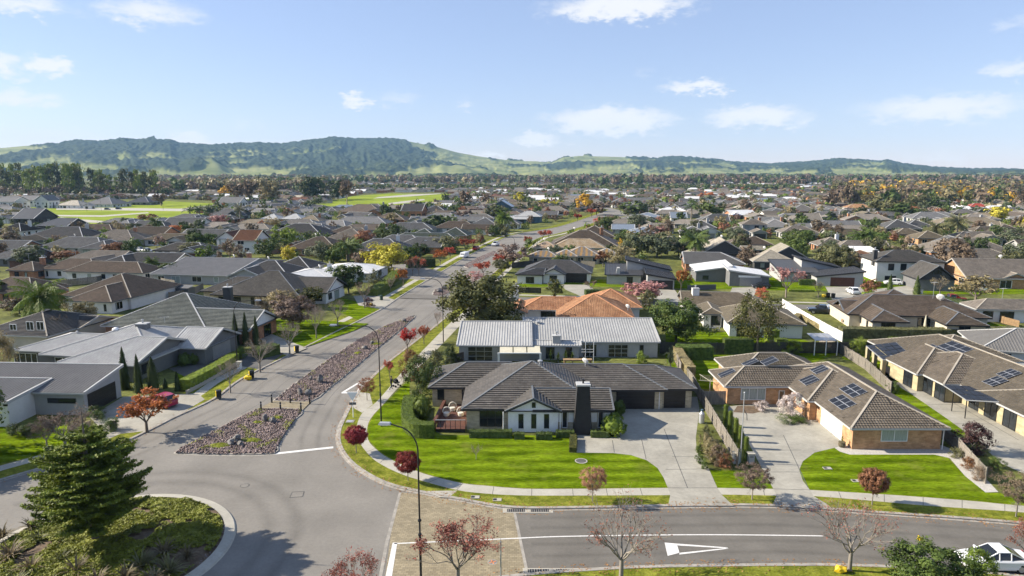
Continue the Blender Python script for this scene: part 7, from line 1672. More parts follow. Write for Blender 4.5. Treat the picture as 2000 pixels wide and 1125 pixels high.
# ------------------------------------------------------------------ hedges, Norfolk pine, ground cover
def hedge(name, line, w, hh, label, mat='hedge', dens=90, z0=BZ, cat='hedge', lsize=.07, top_round=.12):
    line = [Vector((p.x, p.y, 0)) for p in line]; rg_ = np.random.default_rng(len(line) + int(abs(line[0].x) * 10)); mb = MB()
    L_, R_ = offset(line, w / 2), offset(line, -w / 2); C, N = [], []
    for i in range(len(line) - 1):
        a, b, c, d = L_[i], L_[i + 1], R_[i + 1], R_[i]; k = .06
        for q in ([(a, 0), (b, 0), (b, hh - k), (a, hh - k)], [(d, 0), (c, 0), (c, hh - k), (d, hh - k)], [(a, hh - k), (b, hh - k), (c, hh - k), (d, hh - k)]): mb.face([(p.x, p.y, z0 + z) for p, z in q])
        ln = (line[i + 1] - line[i]).length
        for s_, e_, nn in ((a, b, 1), (d, c, -1)):
            m = int(ln * hh * dens); t = rg_.random((m, 1)); z = rg_.random((m, 1)); pts = np.array(s_)[None] * (1 - t) + np.array(e_)[None] * t; pts[:, 2:] = z0 + z * hh; t_ = (line[i + 1] - line[i]).normalized(); nv = np.array([-t_.y, t_.x, .3]) * [nn, nn, 1]; C.append(pts + rg_.normal(0, .035, pts.shape)); N.append(np.repeat(nv[None], m, 0))
        m = int(ln * w * dens); t = rg_.random((m, 1)); s2 = rg_.random((m, 1)); A_, B_, C_, D_ = (np.array(v_) for v_ in (a, b, c, d)); pts = (A_ * (1 - t) + B_ * t) * (1 - s2) + (D_ * (1 - t) + C_ * t) * s2; pts[:, 2] = z0 + hh - .02; C.append(pts + rg_.normal(0, .04, pts.shape)); N.append(np.repeat(np.array([[0, 0, 1.]]), m, 0))
    for p, q in ((L_[0], R_[0]), (L_[-1], R_[-1])):
        mb.face([(p.x, p.y, z0), (q.x, q.y, z0), (q.x, q.y, z0 + hh - .06), (p.x, p.y, z0 + hh - .06)]); m = int(w * hh * dens); t = rg_.random((m, 1)); pts = np.array(p)[None] * (1 - t) + np.array(q)[None] * t; pts[:, 2] = z0 + rg_.random(m) * hh; dd = (p - line[len(line) // 2]); C.append(pts); N.append(np.repeat(np.array([[dd.x, dd.y, .2]]) / max(dd.length, .1), m, 0))
    V, F = quads(np.concatenate(C), np.concatenate(N), lsize, rg_, .45)
    n0 = len(mb.v); V0 = np.array(mb.v); F0 = np.array(mb.f)
    c = line[len(line) // 2]; t = thing(name, (c.x, c.y, z0), label, cat); o_ = np.array([c.x, c.y, z0])
    link_mesh('foliage', np_mesh('hedge', np.concatenate([V0, V]) - o_, np.concatenate([F0, F + n0])), M['leaf_' + mat], t)
    return t
def hline(pts, z=BZ, n=4): return smooth_line([P(x, y, z) for x, y in pts], n)
hedge('hedge', hline([(800, 795), (796, 815), (799, 838), (815, 851), (848, 852)]), 1.25, 1.55, 'thick curved clipped hedge round the corner house deck')
hedge('hedge', hline([(917, 853), (1000, 853)]), .8, .75, 'low clipped hedge under the corner house big window', 'evergreen'); hedge('hedge', hline([(1004, 856), (1024, 856)], n=2), .7, .65, 'small box hedge under the white gable, western one', 'evergreen'); hedge('hedge', hline([(1047, 857), (1078, 857)], n=2), .8, .7, 'small box hedge under the white gable, eastern one', 'evergreen'); hedge('hedge', hline([(1086, 853), (1121, 853)], n=2), .7, .7, 'low hedge left of the black chimney foot', 'evergreen'); hedge('hedge', hline([(1154, 853), (1188, 853)], n=2), .7, .7, 'low hedge right of the black chimney foot', 'evergreen')
hedge('hedge', hline([(1119, 884), (1120, 858)], n=3), .7, .6, 'narrow clipped hedge beside the driveway edge', 'bronze')
hedge('hedge', hline([(362, 762), (395, 745), (430, 726), (458, 708)]), 1.5, 1.45, 'long clipped hedge on a low wall beside the avenue', 'bright')
hedge('hedge', hline([(1640, 658), (1700, 659), (1800, 660), (1900, 660), (1985, 657)], n=3), 2.0, 1.7, 'long clipped brown-faced hedge behind the back fence', 'olive', dens=45, lsize=.1)
hedge('hedge', hline([(1318, 698), (1350, 700), (1387, 699)], n=2), 2.2, 2.0, 'dense block hedge behind the corner house fence', 'mid', dens=60, lsize=.09)
hedge('hedge', hline([(1322, 700), (1332, 718), (1349, 742)], n=3), 1.2, 1.9, 'brown-topped hedge along the corner house back fence', 'tawny', dens=60, lsize=.08)
hedge('hedge', hline([(1412, 690), (1468, 690)], n=2), 1.2, 2.4, 'dark ivy-covered hedge on the back fence', 'evergreen', dens=60, lsize=.09); hedge('hedge', hline([(1495, 668), (1518, 668)], n=2), 1.6, 2.2, 'tall square clipped hedge by the olive roofed house', 'bright', dens=60); hedge('hedge', hline([(1514, 676), (1536, 676)], n=2), 1.2, 1.3, 'low square clipped hedge by the olive roofed house', 'hedge', dens=60); hedge('hedge', hline([(1472, 695), (1504, 697)], n=2), .6, .6, 'tiny clipped hedge at the foot of the thin-leaved tree', 'hedge', dens=60)
hedge('hedge', hline([(726, 578), (752, 562), (775, 540)], n=3), 2.6, 1.6, 'stepped broad clipped hedge below the yellow tree', 'hedge', dens=40, lsize=.11); hedge('hedge', hline([(795, 523), (848, 520)], n=3), 2.6, 2.4, 'tall dark clipped hedge beside the side road', 'dark', dens=40, lsize=.12); hedge('hedge', hline([(1560, 556), (1590, 557)], n=2), 1.5, 1.4, 'clipped hedge before the skillion house', 'mid', dens=40, lsize=.1); hedge('hedge', hline([(1540, 569), (1590, 570)], n=2), .8, .5, 'very low hedge strip on the side street lawn', 'bright', dens=40, lsize=.1); hedge('hedge', hline([(1840, 592), (1880, 600), (1925, 602)], n=2), 1.6, 1.6, 'dark hedge behind the red pickup', 'dark', dens=40, lsize=.1); hedge('hedge', hline([(500, 700), (540, 690)], n=2), 2.0, 1.6, 'dark hedge block beside the bare street trees', 'evergreen', dens=60, lsize=.09); hedge('hedge', hline([(1143, 576), (1168, 575)], n=2), 1.6, 1.2, 'small square hedge beside the veranda house drive', 'evergreen', dens=40, lsize=.1); hedge('hedge', hline([(1685, 578), (1712, 578)], n=2), 1.2, .9, 'low hedge in front of the red-topped shrub', 'bright', dens=40, lsize=.1)
hedge('hedge', hline([(1542, 640), (1560, 622), (1600, 640), (1640, 660)], n=2), 1.4, 1.0, 'uneven garden hedge along the white wall', 'tawny', dens=40, lsize=.1); hedge('hedge', hline([(1680, 447), (1735, 442)], n=2), 2.0, 1.8, 'clipped hedge before the cedar garage house', 'evergreen', dens=15, lsize=.16)
hedge('hedge', hline([(360, 550), (405, 545)], n=2), 2.0, 2.2, 'dark hedge below the grey low-pitched roof', 'dark', dens=30, lsize=.12)

# Norfolk pine on the roundabout
def norfolk(x, yb, ytop):
    b = P(x, yb, .5); H0 = height_at(b, ytop) - .5; rg_ = np.random.default_rng(4); A = np.array
    segs = [(A([0, 0, -.3]), A([0, 0, H0 * .5]), .30, .17), (A([0, 0, H0 * .5]), A([0, 0, H0 * .92]), .17, .05), (A([0, 0, H0 * .92]), A([0, 0, H0]), .05, .015)]
    C, Nn = [], []; V_, F_ = [], []; k = 0
    nt_ = 20
    for t in range(nt_):
        f = t / (nt_ - 1); z = H0 * (.19 + .59 * f); ln = 4.15 * float(np.interp(f, [0, .12, .3, .6, .85, 1], [.62, .85, 1, .86, .55, .28])); nb = 7
        for j in range(nb):
            a = j * 6.283 / nb + t * 1.1 + rg_.uniform(-.3, .3); l_ = ln * rg_.uniform(.7, 1.12); d = A([math.cos(a), math.sin(a), 0]); zz = z + rg_.uniform(-.42, .42); pts = [A([0, 0, zz]) + d * l_ * s_ + A([0, 0, (-.12 + .20 * f) * l_ * math.sin(s_ * 2.6) + (.14 + .12 * f) * l_ * s_ * s_]) for s_ in np.linspace(0, 1, 8)]
            for p, q in zip(pts, pts[1:]): segs.append((p, q, .045, .035))
            side = A([-d[1], d[0], 0])
            for s_ in np.linspace(.16, 1, 17):
                i = min(int(s_ * 7), 6); p = pts[i] + (pts[i + 1] - pts[i]) * (s_ * 7 - i); w_ = (0.30 * l_ * math.sin(math.pi * min(1, .22 + .70 * s_))) * rg_.uniform(.8, 1.1)
                for sg in (-1, 1):
                    e = (side * sg * .85 + d * .62 + A([0, 0, .16])); e /= np.linalg.norm(e); tip = p + e * w_ + A([0, 0, rg_.uniform(0, .12) * w_]); wd = .06
                    for q_ in range(7): C.append(p + (tip - p) * rg_.uniform(.2, 1.0) + rg_.normal(0, .05, 3)); Nn.append(e * .3 + A([0, 0, 1.]))
                    mid = (p + tip) / 2 + A([0, 0, -.03])
                    for up in (A([0, 0, 1.]), np.cross(e, [0, 0, 1.])):
                        uu = up * wd
                        V_ += [p - uu, mid - uu * 1.25, tip, mid + uu * 1.25, p + uu]; F_ += [(k, k + 1, k + 3, k + 4), (k + 1, k + 2, k + 3, k + 3)]; k += 5
    V4, F4 = quads(A(C), A(Nn), .085, rg_, .6, 1.5); F_ += [tuple(int(i_) + k for i_ in f_) for f_ in F4]; V_ += list(V4)
    t = thing('norfolk_pine', tuple(b), 'large layered Norfolk pine on the planted roundabout', 'tree')
    link_mesh('trunk', np_mesh('pine_trunk', *tubes(segs, 6), smooth=True), M['bark'], t)
    me = bpy.data.meshes.new('pine_crown'); me.from_pydata([tuple(v_) for v_ in V_], [], [f_ if f_[2] != f_[3] else f_[:3] for f_ in F_]); link_mesh('crown', me, M['leaf_pine'], t)
norfolk(187, 1060, 795)
V, F = quads(CC, np.repeat(np.array([[-.3, 0, 1.]]), len(CC), 0), .09, np.random.default_rng(2), .5); tag(link_mesh('median_ground_cover', np_mesh('median_cover', V, F), M['leaf_cover']), 'yellow-green creeping plants among the median stones', 'ground cover', kind='stuff')
# low ground cover and flax on the roundabout
rg_ = np.random.default_rng(6); m = 60000; rr = (RR - 1.0) * np.sqrt(rg_.random(m)); aa = rg_.uniform(0, 6.283, m); X_, Y_ = RC.x + rr * np.cos(aa), RC.y + rr * np.sin(aa)
keep = (fbm(X_ / 2.2, Y_ / 2.2, 3, 5) > .30) & ~((X_ > RC.x + 3.5) & (Y_ < RC.y - .5) & (fbm(X_ / 1.5, Y_ / 1.5, 2, 9) > .35)); X_, Y_ = X_[keep], Y_[keep]
hump = fbm(X_ / .9, Y_ / .9, 2, 15) * .38
Z_ = np.array([mound_h(x, y) for x, y in zip(X_, Y_)]) + hump * rg_.uniform(.5, 1.0, len(X_))
V, F = quads(np.stack([X_, Y_, Z_], 1), np.repeat(np.array([[-.3, 0, 1.]]), len(X_), 0), .10, rg_, .5)
o = link_mesh('ground_cover', np_mesh('ground_cover', V, F), M['leaf_cover']); tag(o, 'mossy green ground cover carpeting the roundabout', 'ground cover', kind='stuff')
stones([Vector((RC.x + (RR - .9) * math.cos(a), RC.y + (RR - .9) * math.sin(a), 0)) for a in np.linspace(-1.1, .45, 14)] + [Vector((RC.x + (RR - 4) * math.cos(a), RC.y + (RR - 4) * math.sin(a), 0)) for a in np.linspace(.45, -1.1, 14)], 'roundabout_stones', 'dark river stones along the roundabout rim', 1500, .07, .14, 8)
for i, (x, y, h_, w) in enumerate([(275, 1110, 55, 95), (245, 1130, 45, 85), (320, 1085, 55, 80), (330, 1120, 60, 95), (150, 1120, 50, 90), (190, 1140, 50, 90), (120, 1100, 38, 70), (60, 1115, 50, 85), (20, 1090, 55, 90), (75, 1060, 35, 60), (60, 1030, 34, 56), (5, 1050, 45, 70), (30, 1150, 50, 90), (365, 1090, 45, 60), (300, 1140, 50, 90)]):
    b = P(x, y, .35); s_ = scale_at(b); plant('flax', 'flax' if i % 3 else 'olive', b, h_ / s_ * .6, w / s_ * .72, lod=0)

# ------------------------------------------------------------------ extra garden trees between the far houses, then the tree masses
fr = random.Random(21); FILL = [('broad', 'evergreen', 5), ('broad', 'mid', 3), ('broad', 'olive', 3), ('wide', 'brown', 3), ('bare', 'brown', 3), ('broad', 'dark', 4), ('light', 'tawny', 2), ('wide', 'tawny', 2), ('broad', 'russet', .5), ('palm', 'mid', 1), ('broad', 'mid', 2), ('broad', 'sage', 2), ('shrub', 'mid', 3), ('shrub', 'bright', 2), ('broad', 'yellow', .4), ('tall', 'dark', 1)]
cnt = 0
def free(x, y, r=2.0): return not blocked(x, y, r * .45) and not near_road(x, y, 5.5) and not any(inside(q, x, y) for q in FIELDS)
tries = 0
while cnt < 235 and tries < 6000:
    tries += 1; y = 188 + 520 * fr.random() ** 1.4; x = fr.uniform(-.80, .80) * y; pp = proj((x, y, 0))
    if not (-40 < pp[0] < 2040) or pp[1] > 600 or not free(x, y, 3): continue
    k, m_, _ = fr.choices(FILL, [c for a, b, c in FILL])[0]; hh = fr.uniform(4, 8.2) if k != 'shrub' else fr.uniform(1.8, 3.2)
    plant(k, m_, Vector((x, y, 0)), hh, hh * fr.uniform(.75, 1.15)); cnt += 1
def tree_mass(name, label, items, part='crowns'):
    """a belt of far trees that reads as one mass"""
    g_ = {}
    rg2 = np.random.default_rng(len(items))
    for (x, y, hh, ww, k, m_) in items: g_.setdefault(m_, []).append((x, y, hh, ww, k))
    t = thing(name, (0, items[0][1], 0), label, 'trees'); t['kind'] = 'stuff'
    for m_, L2 in g_.items():
        Vs, Fs = [], []; n0 = 0
        for (x, y, hh, ww, k) in L2:
            nq = 130 if y < 430 else (60 if y < 1000 else 26)
            d = rg2.normal(0, 1, (nq, 3)); d /= np.linalg.norm(d, axis=1, keepdims=True); d *= rg2.uniform(.45, 1.05, (nq, 1)) * (1 + .25 * np.sin(d[:, :1] * 4 + x))
            if k == 'tall': d[:, :2] *= (1.25 - .75 * (d[:, 2:] * .5 + .5))
            C = d * np.array([ww / 2, ww / 2, hh * .42]) + np.array([x, y, hh * .55]); V, F = quads(C, d, ww * (.11 if nq > 100 else .17 if nq > 30 else .26), rg2, .4); Vs.append(V); Fs.append(F + n0); n0 += len(V)
        me = np_mesh(name, np.concatenate(Vs) - np.array([0, items[0][1], 0]), np.concatenate(Fs)); link_mesh(part, me, M['leaf_' + m_], t)
items = []
def scatter(n, y0, y1, x0px, x1px, hr, mats, seed, kinds=('broad',), wr=(.7, 1.15), power=1.0):
    r2 = random.Random(seed); out = []; tr = 0
    while len(out) < n and tr < n * 8:
        tr += 1; y = y0 + (y1 - y0) * r2.random() ** power; xp_ = r2.uniform(x0px, x1px); x = (xp_ - 1000) / FPX * (y * CP + CAM_H * SP)
        if any(inside(q, x, y) for q in FIELDS) or blocked(x, y, .5) or (y < 450 and near_road(x, y, 6)): continue
        hh = r2.uniform(*hr); out.append((x, y, hh, hh * r2.uniform(*wr), r2.choice(kinds), r2.choice(mats)))
    return out
G_MIX = ['evergreen', 'evergreen', 'mid', 'olive', 'brown', 'mid', 'tawny', 'brown', 'sage', 'dark', 'bright', 'tawny', 'olive', 'mauve', 'russet']
tree_mass('suburb_trees', 'garden trees massed between the far roofs', scatter(2500, 430, 1500, -80, 2080, (4, 7.5), G_MIX, 3, power=1.3) + scatter(650, 215, 430, -80, 2080, (2.0, 5.2), G_MIX + ['mid', 'bright', 'hedge'], 33))
tree_mass('tree_belt', 'dark green shelter belt running across the far suburb', scatter(900, 1020, 1150, 560, 1560, (6, 9), ['evergreen', 'dark', 'olive'], 4) + scatter(700, 640, 720, -80, 430, (3, 5), ['olive', 'dark', 'brown'], 14))
tree_mass('bare_wood', 'brown leafless woods along the foot of the hills', scatter(1500, 1500, 2800, 300, 2100, (12, 20), ['brown', 'brown', 'mauve', 'tawny', 'evergreen', 'olive', 'sage'], 5) + scatter(1300, 560, 1500, 1630, 2150, (8, 15), ['brown', 'brown', 'mauve', 'tawny', 'olive', 'evergreen', 'bronze', 'brown', 'gold', 'tawny'], 6) + scatter(500, 900, 1500, -100, 640, (12, 19), ['brown', 'tawny', 'evergreen', 'olive', 'brown'], 7) + scatter(700, 1300, 2600, 1100, 2100, (12, 22), ['brown', 'evergreen', 'dark', 'mauve'], 15))
# tall pines in the stand on the left
r2 = random.Random(9)
for i in range(56):
    xp_ = r2.uniform(-10, 255) if i < 44 else r2.uniform(255, 300); y = r2.uniform(760, 900); x = (xp_ - 1000) / FPX * (y * CP); hh = r2.uniform(26, 39) * (1 if xp_ < 180 else .8)
    plant('stand', 'pine' if r2.random() < .5 else 'bronze', Vector((x, y, 0)), hh, hh * r2.uniform(.26, .4), lod=2, group='tall pines in the stand beyond the field')
tree_mass('pine_understorey', 'brown undergrowth below the tall pine stand', scatter(420, 745, 880, -60, 330, (6, 12), ['brown', 'bronze', 'dark', 'mauve'], 10))
# ------------------------------------------------------------------ lamp posts, signs
def lamp(x, yb, ytop, xarm, label, dy=0.0, base=None, hh=None):
    b = base or P(x, yb, BZ); hh = hh or height_at(b, ytop); t = thing('street_lamp', (b.x, b.y, BZ), label, 'street lamp', 'curved street lamps')
    s_ = scale_at(b + Vector((0, 0, hh))); L_ = (xarm - x) / s_; d = Vector((1 if L_ > 0 else -1, dy, 0)); L_ = abs(L_)
    mb = MB(); mb.tube([(b.x, b.y, BZ), (b.x, b.y, hh * .33)], .085, 10); mb.build('base_post', M['black_metal'], t)
    k = 1.7; pts = [Vector((b.x, b.y, hh * .33)), Vector((b.x, b.y, hh - k))]
    for a in np.linspace(.15, 1.45, 7): pts.append(Vector((b.x, b.y, hh - k)) + d * (k * .9 * (1 - math.cos(a))) + Vector((0, 0, k * math.sin(a))))
    pts.append(Vector((b.x, b.y, hh + .12)) + d * L_)
    mb = MB(); mb.tube(pts, [.062] + [.055] * 3 + [.048] * (len(pts) - 5) + [.045], 8); mb.build('arm', M['black_metal'], t)
    e = pts[-1]; mb = MB(); mb.box((e.x + d.x * .35, e.y + d.y * .35, e.z + .02), (.85, .34, .14), math.atan2(d.y, d.x), taper=.8); ho_ = mb.build('lamp_head', M['galv'], t)
    mb = MB(); mb.box((e.x + d.x * .4, e.y + d.y * .4, e.z - .07), (.5, .26, .05), math.atan2(d.y, d.x)); mb.build('lens', M['white_paint'], ho_)
    if hh > 9 and b.y < 80:
        for z in (hh * .33, hh * .42): mb = MB(); mb.lathe((b.x, b.y, z), [(.13, 0), (.13, .1)], 10); mb.build('collar', M['black_metal'], t)
lamp(745, 833, 637, 664, 'black curved street lamp on the corner lawn edge')
hl_ = height_at(P(745, 833, BZ), 637); yb = 42.6; lx = (822 - 1000) / FPX * (yb * CP + (CAM_H - 1) * SP)
lamp(822, 0, 0, 768, 'tall dark street lamp rising from the bottom edge', dy=.1, base=Vector((lx, yb, BZ)), hh=hl_)
lamp(464, 717, 588, 508, 'street lamp beside the three cypresses west of the avenue'); lamp(866, 669, 545, 832, 'street lamp in front of the huge bronze tree'); lamp(704, 541, 490, 718, 'street lamp left of the yellow tree'); lamp(1005, 487, 462, 998, 'small lamp post on the avenue beyond the parked cars'); lamp(822, 500, 470, 830, 'lamp post before the dark tree on the avenue')
lamp(170, 413, 378, 178, 'pale lamp beside the green field, western one'); lamp(198, 412, 380, 204, 'pale lamp beside the green field, middle one'); lamp(319, 411, 382, 325, 'pale lamp beside the green field, eastern one'); lamp(1155, 412, 384, 1160, 'lamp post at the far bend of the avenue'); lamp(1487, 412, 392, 1480, 'pale lamp among far grey roofs')
# give way sign seen from behind
c = P(690, 815, BZ); t = thing('give_way_sign', (c.x, c.y, BZ), 'white give way sign on a pole seen from behind', 'sign'); hz_ = height_at(c, 766)
mb = MB(); mb.tube([(c.x, c.y, BZ), (c.x, c.y, hz_)], .05, 8); mb.build('pole', M['white_paint'], t)
w = .62; q = [(c.x - w, c.y - .03, hz_ + .02), (c.x + w, c.y - .03, hz_ + .02), (c.x, c.y - .03, hz_ - 1.05)]; mb = MB(); mb.face(q[::-1]); mb.face([(p[0], p[1] - .025, p[2]) for p in q])
for a_, b_ in zip(q, q[1:] + q[:1]): mb.face([a_, b_, (b_[0], b_[1] - .025, b_[2]), (a_[0], a_[1] - .025, a_[2])])
mb.build('sign_plate', M['white_paint'], t); mb = MB(); mb.box((c.x, c.y - .03, hz_ - 1.35), (.8, .03, .3)); mb.build('name_plate', M['lamp_grey'], t)
c = P(978, 1130, BZ); t = thing('sign_pole', (c.x, c.y, BZ), 'thin grey sign pole standing in the paved crossing foreground', 'pole'); hz_ = height_at(c, 1058); mb = MB(); mb.tube([(c.x, c.y, 0), (c.x, c.y, hz_)], .055, 8); mb.build('pole', M['galv'], t); mb = MB(); mb.box((c.x, c.y, hz_ - .05), (.03, .5, .3)); mb.build('plate', M['lamp_grey'], t)
c = P(1446, 903, BZ); t = thing('flag_pole', (c.x, c.y, BZ), 'slim grey flag pole among the clipped columns of the brick house', 'pole'); hz_ = height_at(c, 768); mb = MB(); mb.tube([(c.x, c.y, BZ), (c.x, c.y, hz_)], [.06, .04], 8); mb.build('pole', M['galv'], t)
mb = MB(); mb.tube([(c.x, c.y, hz_ * .78), (c.x + .35, c.y, hz_ * .70), (c.x + .40, c.y, hz_ * .62)], .035, 6); mb.build('bracket', M['lamp_grey'], t); mb = MB(); mb.lathe((c.x, c.y, hz_), [(.03, 0), (.08, .06), (.03, .14)], 8); mb.build('finial', M['galv'], t)
# ------------------------------------------------------------------ bins, bags, letterboxes
def bin_(x, y, label, lid='yellow', body='bin_black', s=1.0):
    c = P(x, y, BZ); t = thing('wheelie_bin', (c.x, c.y, BZ), label, 'bin', 'wheelie bins put out on the verge', rz=.5); o_ = Vector((c.x, c.y, BZ)); ORG[t.name] = Vector((0, 0, 0))
    mb = MB(); mb.box((0, 0, .5), (.5, .6, .92), taper=1.16); mb.build('body', M[body], t)
    mb = MB(); mb.box((0, 0, 1.0), (.62, .74, .07)); mb.box((0, -.05, 1.06), (.5, .55, .05), taper=.8); mb.build('lid', M[body if lid != 'yellow' else body], t)
    if lid == 'yellow': mb = MB(); mb.box((-.32, 0, .62), (.06, .5, .75)); mb.build('side_panel', M['yellow'], t)
    mb = MB(); mb.beam((-.28, .36, .95), (.28, .36, .95), .05); mb.build('handle', M[body], t)
    for sx in (-.26, .26): mb = MB(); mb.tube([(sx - .03, .3, .1), (sx + .03, .3, .1)], .1, 10); mb.build('wheel', M['tyre'], t)
bin_(428, 778, 'yellow-sided black bin beside the hedge end'); bin_(492, 738, 'yellow-sided black bin by the yellow bag'); bin_(580, 688, 'yellow-sided black bin at the tile house drive'); bin_(745, 586, 'green bin on the verge opposite the bronze tree', 'green', 'bin_green'); bin_(1617, 581, 'pair-left black bin at the maroon garage drive', 'black'); bin_(1627, 582, 'pair-right black bin at the maroon garage drive', 'black')
def bag(x, y, label, s=.5):
    c = P(x, y, BZ); o = link_mesh('rubbish_bag', rock_mesh(rng, (s, s * .8, s * .7), 2), M['yellow']); o.location = (c.x, c.y, BZ + s * .5); tag(o, label, 'bag', 'yellow recycling bags')
bag(1641, 1117, 'round yellow bag at the foot of the bare tree', .42); bag(484, 741, 'yellow bag beside the black bin on the west verge', .5); bag(725, 597, 'yellow bag by the driveway of the white roofs', .45); bag(1609, 580, 'yellow bag beside the two black bins', .5)
c = P(1799, 1054); t = thing('traffic_wedge', (c.x, c.y, 0), 'small yellow wedge lying on the cross street', 'wedge'); mb = MB(); mb.face([(c.x - .28, c.y + .1, .02), (c.x + .3, c.y - .12, .02), (c.x - .2, c.y - .2, .02)]); mb.face([(c.x - .28, c.y + .1, .02), (c.x - .25, c.y, .4), (c.x + .3, c.y - .12, .02)]); mb.face([(c.x - .2, c.y - .2, .02), (c.x + .3, c.y - .12, .02), (c.x - .25, c.y, .4)]); mb.face([(c.x - .28, c.y + .1, .02), (c.x - .2, c.y - .2, .02), (c.x - .25, c.y, .4)]); mb.build('wedge_body', M['yellow'], t)
def letterbox(x, y, label, mat='plaster_grey'):
    c = P(x, y, BZ); t = thing('letterbox', (c.x, c.y, BZ), label, 'letterbox', 'letterboxes'); mb = MB(); mb.box((c.x, c.y, BZ + .5), (.55, .45, 1.0)); mb.build('pillar', M[mat], t); mb = MB(); mb.box((c.x, c.y, BZ + 1.04), (.7, .6, .08)); mb.build('cap', M['concrete'], t); mb = MB(); mb.box((c.x, c.y - .23, BZ + .75), (.35, .03, .06)); mb.build('slot', M['black_metal'], t)
letterbox(1466, 905, 'grey letterbox pillar at the foot of the last clipped column'); letterbox(222, 838, 'dark letterbox by the skillion garage house', 'plaster_slate'); letterbox(468, 720, 'white letterbox at the end of the long hedge', 'white_paint'); letterbox(741, 571, 'white letterbox by the stepped hedge', 'white_paint'); letterbox(1799, 574, 'pale letterbox on the two-storey house lawn', 'white_paint'); letterbox(1437, 904, 'white meter box by the slim flag pole', 'white_paint')
c = P(1370, 826, BZ); t = thing('gas_bottle', (c.x, c.y, BZ), 'pale gas bottle beside the corner house drive', 'gas bottle'); mb = MB(); mb.lathe((c.x, c.y, BZ), [(.3, 0), (.32, .1), (.32, 1.1), (.15, 1.3), (.1, 1.4)], 12); mb.build('bottle', M['galv'], t); mb = MB(); mb.lathe((c.x, c.y, BZ + 1.4), [(.14, 0), (.14, .2)], 10); mb.build('collar', M['cladding_blue'], t)
c = P(1644, 873, BZ); t = thing('potted_plant', (c.x, c.y, BZ), 'yucca in an olive pot by the white garage door', 'plant pot'); mb = MB(); mb.lathe((c.x, c.y, BZ), [(.25, 0), (.36, .25), (.33, .5), (.36, .55)], 14); mb.build('pot', M['terracotta_pot'], t); T_ = proto('spiky', 1, 0); o = link_mesh('leaves', T_[1], M['leaf_bright'], t); o.location = (0, 0, .45); o.scale = (.6, .6, .9)
# clothesline
def clothesline(x, y, label):
    c = P(x, y, BZ); t = thing('clothesline', (c.x, c.y, BZ), label, 'clothesline'); mb = MB(); mb.tube([(c.x, c.y, BZ), (c.x, c.y, 2.0)], .05, 8); mb.build('pole', M['galv'], t)
    for k in range(4): a = k * 1.571 + .5; mb = MB(); mb.beam((c.x, c.y, 1.7), (c.x + 1.9 * math.cos(a), c.y + 1.9 * math.sin(a), 2.1), .05); mb.build('arm', M['canvas'], t)
    mb = MB()
    for r_ in (.5, .8, 1.1, 1.4, 1.7):
        for k in range(4): a, b = k * 1.571 + .5, (k + 1) * 1.571 + .5; zz = 1.7 + .4 * r_ / 1.9; mb.beam((c.x + r_ * math.cos(a), c.y + r_ * math.sin(a), zz), (c.x + r_ * math.cos(b), c.y + r_ * math.sin(b), zz), .015)
    mb.build('line', M['canvas'], t)
clothesline(1386, 768, 'rotary clothesline between the corner house and brick house')
# ------------------------------------------------------------------ fences and low walls
PANEL = {}
def fence(pts, hh, label, mat='wood_grey', pw=2.4, board=.15, solid=False, z0=BZ, group='boundary fences', cat='fence'):
    t = thing('fence', tuple(pts[0]), label, cat, group)
    for a, b in zip(pts, pts[1:]):
        L_ = (b - a).length; n = max(1, round(L_ / pw)); ang = math.atan2((b - a).y, (b - a).x); w = L_ / n
        for i in range(n):
            m_ = a + (b - a) * ((i + .5) / n); key = (round(w, 2), hh, solid)
            if key not in PANEL:
                mb = MB(); ww = key[0]
                if solid: mb.box((0, 0, hh / 2), (ww, .12, hh))
                else:
                    k = int(ww / board); rr_ = random.Random(int(ww * 100))
                    for j in range(k): mb.box((-ww / 2 + (j + .5) * ww / k, 0, hh / 2 + rr_.uniform(-.02, .02)), (ww / k - .02, .025 + rr_.uniform(0, .012), hh))
                    for z in (.35, hh - .3): mb.box((0, .05, z), (ww, .06, .09))
                PANEL[key] = mb.mesh('fence_panel')
            o = link_mesh('panel', PANEL[key], M[mat], t); o.location = m_ - ORG[t.name] + Vector((0, 0, z0 - ORG[t.name].z + 0)) - Vector((0, 0, m_.z - ORG[t.name].z)); o.rotation_euler = (0, 0, ang)
            p = a + (b - a) * (i / n)
            if ('p', hh) not in PANEL: mb = MB(); mb.box((0, 0, hh / 2 + .05), (.12, .12, hh + .1)); PANEL[('p', hh)] = mb.mesh('fence_post')
            o = link_mesh('post', PANEL[('p', hh)], M[mat], t); o.location = (p.x - ORG[t.name].x, p.y - ORG[t.name].y + .06, z0 - ORG[t.name].z)
    return t
def fpx(pts): return [P(x, y, BZ) for x, y in pts]
fence(fpx([(1441, 912), (1408, 855), (1376, 800), (1352, 755), (1338, 738)]), 1.7, 'weathered paling fence between the corner house and brick house')
fence(fpx([(1372, 790), (1417, 790)]), 1.7, 'short weathered fence joining the brick house corner', 'wood_grey')
fence(fpx([(1330, 735), (1318, 705)]), 1.8, 'pale fence beside the brown-topped hedge', 'wood_grey')
fence(fpx([(1290, 690), (1400, 692), (1560, 690), (1640, 690)]), 1.8, 'long dark paling fence behind the back lawn', 'wood_dark'); fence(fpx([(1640, 690), (1760, 690), (1900, 682), (1990, 680)]), 1.8, 'dark paling fence behind the solar canopy lawn', 'wood_dark')
fence(fpx([(1925, 945), (1895, 912), (1872, 885), (1846, 862), (1828, 845)]), 1.5, 'weathered fence beside the brick house east wall')
fence(fpx([(1740, 770), (1690, 722), (1640, 690), (1600, 668)]), 1.6, 'weathered fence running up behind the brick house', 'wood_grey')
